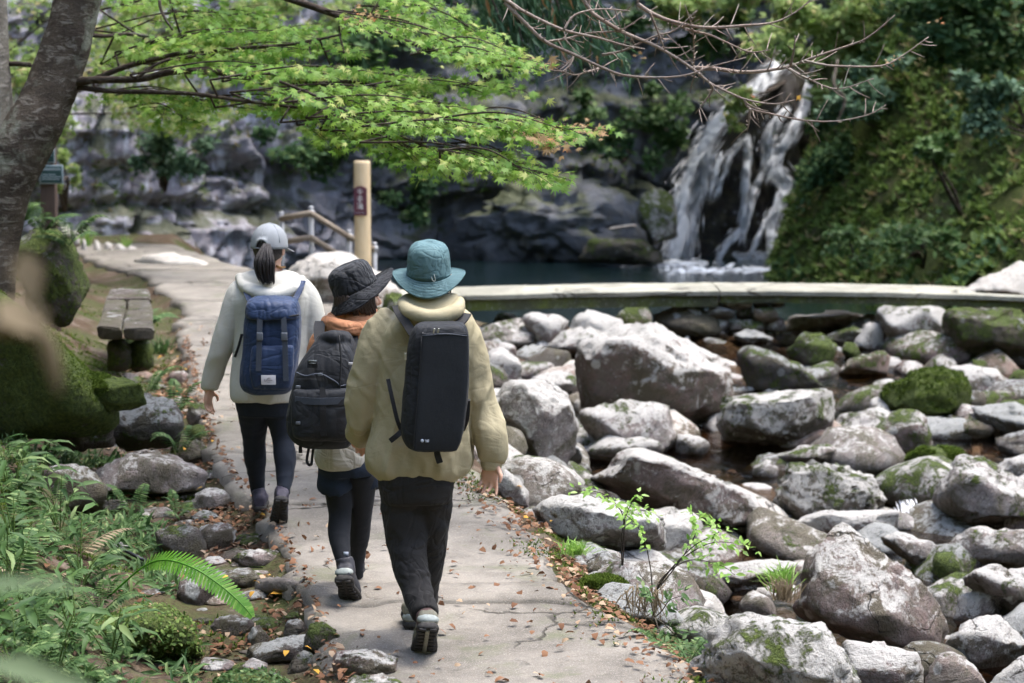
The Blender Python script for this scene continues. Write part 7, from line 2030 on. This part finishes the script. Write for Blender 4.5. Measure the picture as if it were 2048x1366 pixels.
YK2 = YP2 - .27
bp2 = empty('backpack', at(650, 890, YK2), 'bulky black rucksack with buckled pockets on the terracotta jacket', 'backpack')
garment('shell', [pxloft([(664, 654, 688, YK2 + .05, .03), (670, 640, 700, YK2 + .04, .06), (696, 620, 710, YK2 + .02, .095), (740, 594, 714, YK2, .115), (800, 580, 712, YK2, .125), (850, 574, 709, YK2, .125), (876, 584, 706, YK2, .115), (890, 604, 700, YK2 + .01, .085)], 4, 3.2, 44),
                 limbJ(YK2, [(646, 680, -.0, .026), (668, 675, -.03, .03), (700, 680, 0, .026)], 16, 5)], 'black_cloth', bp2, .007, 3, lambda V, N: folds(V, N, .007, 9, 101, (-.4, 0, 1), 2.2))
garment('front_pocket', [pxloft([(776, 592, 700, YK2 - .10, .02), (784, 584, 704, YK2 - .11, .045), (830, 580, 703, YK2 - .115, .055), (868, 586, 700, YK2 - .11, .05), (882, 602, 694, YK2 - .10, .025)], 4, 3.6, 40)], 'black_cloth', bp2, .007, 3, lambda V, N: folds(V, N, .005, 10, 105, (1, 0, .1), 2.2))
V, F = tube([at(592, 745, YK2 - .12), at(612, 752, YK2 - .13), at(640, 748, YK2 - .13), at(672, 764, YK2 - .125), at(680, 772, YK2 - .12), at(706, 766, YK2 - .1)], .004, 6, 4); mk('seam', V, F, M['web_grey'], bp2)
V, F = tube([at(678, 670, YK2 - .1), at(682, 720, YK2 - .118), at(680, 772, YK2 - .125), at(684, 840, YK2 - .125)], .004, 6, 4); mk('seam', V, F, M['web'], bp2)
V, F = boxVF(at(625, 728, YK2 - .128), (.046, .004, .034), np.array([[1, 0, 0], [0, 1, 0], [0, 0, 1]]), .001); lb = mk('label_patch', V, F, M['black_cloth'], bp2)
for dz, l, h_ in ((-4, 17, .008), (.5, 13, .004)):
    V, F = boxVF(at(625, 726 + dz, YK2 - .132), (l / FPX * YK2, .002, h_), None); mk('lettering', V, F, M['dimink'], lb)
V, F = boxVF(at(702, 727, YK2 - .112), (.022, .004, .010), None, .001); mk('tag', V, F, M['patch'], bp2)
web([at(645, 775, YK2 - .15), at(646, 820, YK2 - .172), at(647, 872, YK2 - .165)], .026, .005, 'strap', bp2)
web([at(590, 800, YK2 - .15), at(640, 803, YK2 - .172), at(702, 800, YK2 - .15)], .03, .005, 'compression_strap', bp2, 'web_grey', (0, 0, 1))
web([at(592, 858, YK2 - .15), at(640, 856, YK2 - .168), at(698, 852, YK2 - .15)], .02, .005, 'compression_strap', bp2, 'web', (0, 0, 1))
for (x, y) in ((640, 749), (664, 853), (596, 774), (596, 846)):
    V, F = boxVF(at(x, y, YK2 - .165), (.020, .008, .013), None, .002); mk('buckle', V, F, M['buckle'], bp2)
for (x0, x1, y0, y1) in ((635, 646, 660, 690), (702, 712, 666, 700)):
    web([at(x0 + 6, y0 - 16, YP2 - .07), at(x0 + 3, y0, YP2 - .12), at(x1 - 5, y1, YP2 - .18)], .05, .012, 'shoulder_strap', bp2)
web([at(602, 885, YK2 - .05), at(601, 895, YK2 - .06), at(601, 906, YK2 - .06)], .016, .004, 'strap_end', bp2)
web([at(628, 886, YK2 - .05), at(625, 910, YK2 - .06), at(622, 930, YK2 - .065), at(614, 924, YK2 - .065), at(616, 905, YK2 - .06), at(620, 888, YK2 - .05)], .012, .003, 'strap_loop', bp2)
bt = at(697, 768, YK2 - .02)
bot = empty('bottle', bt - [0, 0, .1], 'white capped bottle in the side pocket of the rucksack', 'bottle')
V, F = tube([bt - [0, 0, .1], bt - [0, 0, .0], bt + [0, 0, .006]], [.032, .032, .029], 20, 1); mk('body', V, F, M['web'], bot)
V, F = tube([bt + [0, -.01, .006], bt + [0, -.01, .012], bt + [0, -.01, .040], bt + [0, -.01, .044]], [.034, .036, .035, .028], 20, 1); mk('cap', V, F, M['cup'], bot)

# ============================ walker in the white jacket
YP1 = 10.65
p1 = empty('person', (*at(540, 1040, YP1)[:2], 0), 'person in grey cap with ponytail and off-white jacket walking furthest ahead', 'person')
hc1 = at(540, 495, YP1 + .01)
hp_, R1 = head_parts(hc1, (.28, 1, -.05), (0, 0, 1))
body = hp_ + [limbJ(YP1, [(545, 510, 0, .050), (543, 535, 0, .052), (540, 570, 0, .085)]),
              pxloft([(570, 500, 590, YP1, .07), (610, 485, 608, YP1, .085), (690, 490, 600, YP1, .088), (770, 485, 585, YP1, .095), (820, 490, 580, YP1, .09)]),
              limbJ(YP1, [(482, 595, 0, .042), (444, 690, .0, .037), (419, 768, .03, .025), (417, 782, .035, .024)]),
              limbJ(YP1, [(614, 600, 0, .042), (628, 700, .02, .037), (620, 770, .1, .025), (617, 782, .13, .024)]),
              limbJ(YP1, [(508, 800, 0, .07), (508, 880, .1, .045), (510, 920, .16, .045), (516, 985, .28, .027), (518, 1000, .3, .03)]),
              limbJ(YP1, [(556, 800, 0, .07), (566, 880, 0, .045), (570, 920, -.04, .045), (567, 975, -.12, .027), (564, 990, -.13, .03)])]
body += hand_parts(at(417, 779, YP1 + .035), np.array([-.05, .1, -1]), (.9, -.4, 0), (.3, 1, 0), .35, .15, .92, [.3, .4, .5, .6])
body += hand_parts(at(617, 780, YP1 + .13), np.array([-.1, .5, -1]), (-1, 0, 0), (0, 1, 0), .5, .1, .92)
V, F, N = fuse(body, .005, 3); mk('body', V, F, M['skin'], p1)
V, F = ellipsoid(hc1 + R1 @ np.array([0, -.022, .002]), (.0815, .090, .092), 28, 18, R1)
V = V + .003 * vnoise(V * [60, 60, 12], 3)[:, None]; hr1 = mk('hair', V, F, M['hair'], p1)
ptp = []
for k in range(170):
    a = random.uniform(0, 6.283); q = random.random() ** .5
    wx = [.014, .034, .055, .052, .040]; 
    pts_ = []
    for j, (x, y, dy) in enumerate(((534, 489, -.105), (531, 503, -.135), (529, 524, -.15), (530, 546, -.15), (536, 566 + random.uniform(-8, 4), -.14))):
        pts_.append(at(x, y, YP1 + dy) + np.array([math.cos(a) * wx[j] * q, math.sin(a) * wx[j] * .6 * q, 0]) + RNG.normal(0, .0015, 3))
    ptp.append(tube(pts_, [.006, .0065, .0065, .005, .0012], 5, 4))
V, F = joinVF(ptp); mk('ponytail', V, F, M['hair'], hr1)
# cap
cc = hc1 + np.array([-.003, 0, .018]); nt = 48; V = []
prof = [(1.0, -.22), (1.01, -.1), (1.0, 0), (.97, .22), (.9, .45), (.78, .64), (.6, .81), (.38, .93), (.15, .99), (.01, 1.0)]
for r, z in prof:
    for t in np.linspace(0, 2 * math.pi, nt, endpoint=False):
        lift = .30 * max(0, 1 - abs((t - 1.5 * math.pi) / .36) ** 2) ** .5 if z < .12 and abs(t - 1.5 * math.pi) < .36 else 0
        V.append([.093 * r * math.cos(t), .110 * r * math.sin(t), .108 * max(z, z * (1 - lift * 2) + lift)])
F = [[i * nt + k, i * nt + (k + 1) % nt, (i + 1) * nt + (k + 1) % nt, (i + 1) * nt + k] for i in range(len(prof) - 1) for k in range(nt)]
V = cc + np.array(V) @ R1.T; cap = mk('cap', V, F, M['grey_cloth'], p1)
m_ = cap.modifiers.new('thickness', 'SOLIDIFY'); m_.thickness = .004; m_.offset = 1
sm = []
for t in np.linspace(0, math.pi, 4)[:3] + .52:
    sm.append(tube(cc + np.array([[.0975 * math.cos(q) * math.cos(t), .1145 * math.cos(q) * math.sin(t), .1125 * math.sin(q)] for q in np.linspace(.1, math.pi - .1, 30)]) @ R1.T, .0016, 5, 1))
V, F = joinVF(sm); mk('seam', V, F, M['grey_cloth'], cap)
V, F = ellipsoid(cc + R1 @ np.array([0, 0, .112]), (.008, .008, .005), 10, 6); mk('button', V, F, M['grey_cloth'], cap)
V, F = tube(cc + np.array([[.091 * math.cos(t), .108 * math.sin(t), -.019] for t in np.linspace(1.5 * math.pi - .5, 1.5 * math.pi + .5, 12)]) @ R1.T, .008, 8, 1, .3); mk('back_strap', V, F, M['grey_cloth'], cap)
vz = []
for i in range(6):
    for t in np.linspace(.25, math.pi - .25, 20): vz.append([(.088 + .012 * i) * math.cos(t) * (1 - .03 * i), (.1 + .014 * i) * math.sin(t), -.018 - .004 * i])
V = cc + np.array(vz) @ R1.T; mk('visor', V, [[i * 20 + k, i * 20 + k + 1, (i + 1) * 20 + k + 1, (i + 1) * 20 + k] for i in range(5) for k in range(19)], M['grey_cloth'], cap)
V, F = tube([at(553, 532, YP1 - .045), at(562, 535, YP1 - .02), at(568, 534, YP1 + .03)], .012, 8, 3, .5); mk('neck_trim', V, F, M['rust'], p1)
jk1 = garment('jacket', [pxloft([(556, 500, 592, YP1, .07), (572, 474, 618, YP1, .10), (600, 462, 630, YP1, .122), (660, 470, 622, YP1, .128), (720, 466, 612, YP1, .134), (770, 462, 600, YP1, .142), (792, 464, 592, YP1, .142), (799, 468, 588, YP1, .135)], 4, 2.5, 40),
    limbJ(YP1, [(500, 572, 0, .055), (480, 592, 0, .070), (462, 640, 0, .066), (444, 692, 0, .058), (430, 735, .015, .051), (420, 768, .03, .044), (419, 778, .03, .040)], 24),
    limbJ(YP1, [(594, 572, 0, .055), (614, 596, 0, .072), (624, 650, .0, .066), (628, 700, .02, .058), (622, 745, .07, .050), (618, 772, .11, .042)], 24)], 'jk_white', p1, .0075, 4, lambda V, N: folds(V, N, .012, 10, 111, (.3, 0, 1), 6))
garment('hood', [pxloft([(540, 508, 575, YP1 + .02, .05), (548, 484, 596, YP1, .085), (562, 480, 604, YP1 - .01, .105), (580, 488, 600, YP1 - .02, .105), (596, 510, 580, YP1 - .03, .08)], 4, 2.3, 40),
                 tube([at(478, 552, YP1 + .0), at(490, 574, YP1 - .09), at(535, 590, YP1 - .15), at(585, 578, YP1 - .10), at(606, 556, YP1 - .0)], [.022, .032, .036, .032, .022], 16, 6)], 'jk_white', jk1, .0065, 4, lambda V, N: folds(V, N, .0055, 10, 121, (1, 0, .1), 3))
garment('leggings', [pxloft([(770, 475, 588, YP1, .115), (800, 470, 592, YP1, .12), (830, 476, 590, YP1, .105)], 4, 2.3, 30),
    limbJ(YP1, [(507, 810, 0, .092), (508, 845, .05, .078), (508, 880, .1, .062), (510, 912, .15, .0615), (513, 950, .22, .048), (516, 985, .28, .037), (517, 998, .29, .037)], 22),
    limbJ(YP1, [(555, 810, 0, .092), (562, 845, 0, .074), (566, 880, -.01, .057), (570, 915, -.04, .0605), (570, 950, -.08, .048), (568, 975, -.12, .037), (566, 988, -.13, .037)], 22)], 'legging_navy', p1, .0075, 2, lambda V, N: folds(V, N, .0028, 22, 131, (1, 0, .1), 2.5))
shoe(p1, gnd(520, 1024) + [0, -.03, .014], gnd(513, 1024) + [-.0, .2, .012], (0, 0, 1), .92, ('shoe_purple', 'sole', None, None), at(517, 986, YP1 + .28))
shoe(p1, at(563, 1000, YP1 - .235), at(556, 1054, YP1 - .04), (0, .72, .7), .92, ('shoe_purple', 'sole', None, None), at(567, 976, YP1 - .12))

YK1 = YP1 - .255
bp1 = empty('backpack', at(540, 785, YK1), 'navy blue flap backpack with two dark straps on the off-white jacket', 'backpack')
garment('shell', [pxloft([(604, 500, 590, YK1, .08), (640, 491, 601, YK1, .11), (700, 487, 598, YK1, .118), (750, 481, 592, YK1, .118), (774, 485, 586, YK1, .105), (785, 500, 574, YK1, .08)], 4, 3.4, 44)], 'navy_cloth', bp1, .007, 3, lambda V, N: folds(V, N, .006, 10, 141, (.2, 0, 1), 2.2))
garment('flap', [pxloft([(594, 510, 580, YK1 - .0, .06), (602, 496, 594, YK1 - .01, .105), (618, 491, 600, YK1 - .015, .120), (632, 492, 601, YK1 - .02, .122), (636, 497, 597, YK1 - .02, .112)], 4, 3.4, 44)], 'navy_cloth', bp1, .0065, 3, lambda V, N: folds(V, N, .005, 10, 145, (1, 0, .2), 2))
garment('front_pocket', [pxloft([(690, 508, 582, YK1 - .10, .02), (698, 502, 588, YK1 - .105, .035), (740, 500, 586, YK1 - .11, .042), (772, 506, 580, YK1 - .10, .035), (778, 512, 574, YK1 - .09, .02)], 4, 3.6, 36)], 'navy_cloth', bp1, .0065, 3, lambda V, N: folds(V, N, .004, 12, 149, (.6, 0, 1), 2))
for x0, x1, yb_ in ((520, 517, 742), (567, 572, 762)):
    web([at(x0, 634, YK1 - .135), at((x0 + x1) / 2, 680, YK1 - .150), at(x1, yb_, YK1 - .158)], .028, .005, 'strap', bp1, 'web_grey')
    V, F = boxVF(at((x0 + x1) / 2 + (1 if x0 < 540 else -1), 673, YK1 - .156), (.032, .010, .040), None, .003); bk = mk('buckle', V, F, M['buckle'], bp1)
V, F = tube([at(496, 634, YK1 - .10), at(520, 634, YK1 - .128), at(547, 635, YK1 - .135), at(575, 633, YK1 - .128), at(597, 630, YK1 - .1)], .005, 6, 5); mk('drawn_seam', V, F, M['web'], bp1)
pcx = at(537, 760, YK1 - .158); pw, ph = 29 / FPX * YK1, 19 / FPX * YK1
V, F = boxVF(pcx, (pw, .003, ph), None, .0008); pt = mk('patch', V, F, M['patch'], bp1)
mk('print', *tube([pcx + [pw * a, -.003, ph * b] for a, b in ((-.27, .1), (-.25, -.12), (-.18, -.1), (-.1, .02), (0, -.03), (.1, .0), (.2, -.02), (.28, -.03))], .0013, 5, 4), M['ink'], pt)
mk('print', *tube([pcx + [pw * a, -.003, ph * b] for a, b in ((-.08, .08), (-.03, .2), (.05, .2), (.14, .18))], .0011, 5, 4), M['ink'], pt)
mk('print', *tube([pcx + [pw * a, -.003, ph * b] for a, b in ((-.1, -.2), (.0, -.22), (.12, -.2))], .0008, 5, 4), M['ink'], pt)
for pts_ in ([at(606, 562, YP1 - .06), at(600, 580, YP1 - .12), at(590, 600, YP1 - .17)], [at(489, 572, YP1 - .09), at(494, 588, YP1 - .14), at(500, 602, YP1 - .17)]):
    web(pts_, .03, .008, 'shoulder_strap', bp1, 'navy_cloth')
web([at(484, 668, YP1 - .12), at(478, 690, YP1 - .12), at(470, 714, YP1 - .1)], .014, .004, 'side_strap', bp1)

for o in [o for o in bpy.data.objects if o.get('label') is None and o.get('kind') is None and o.parent is None and o.type == 'MESH']:
    print('UNLABELLED', o.name)
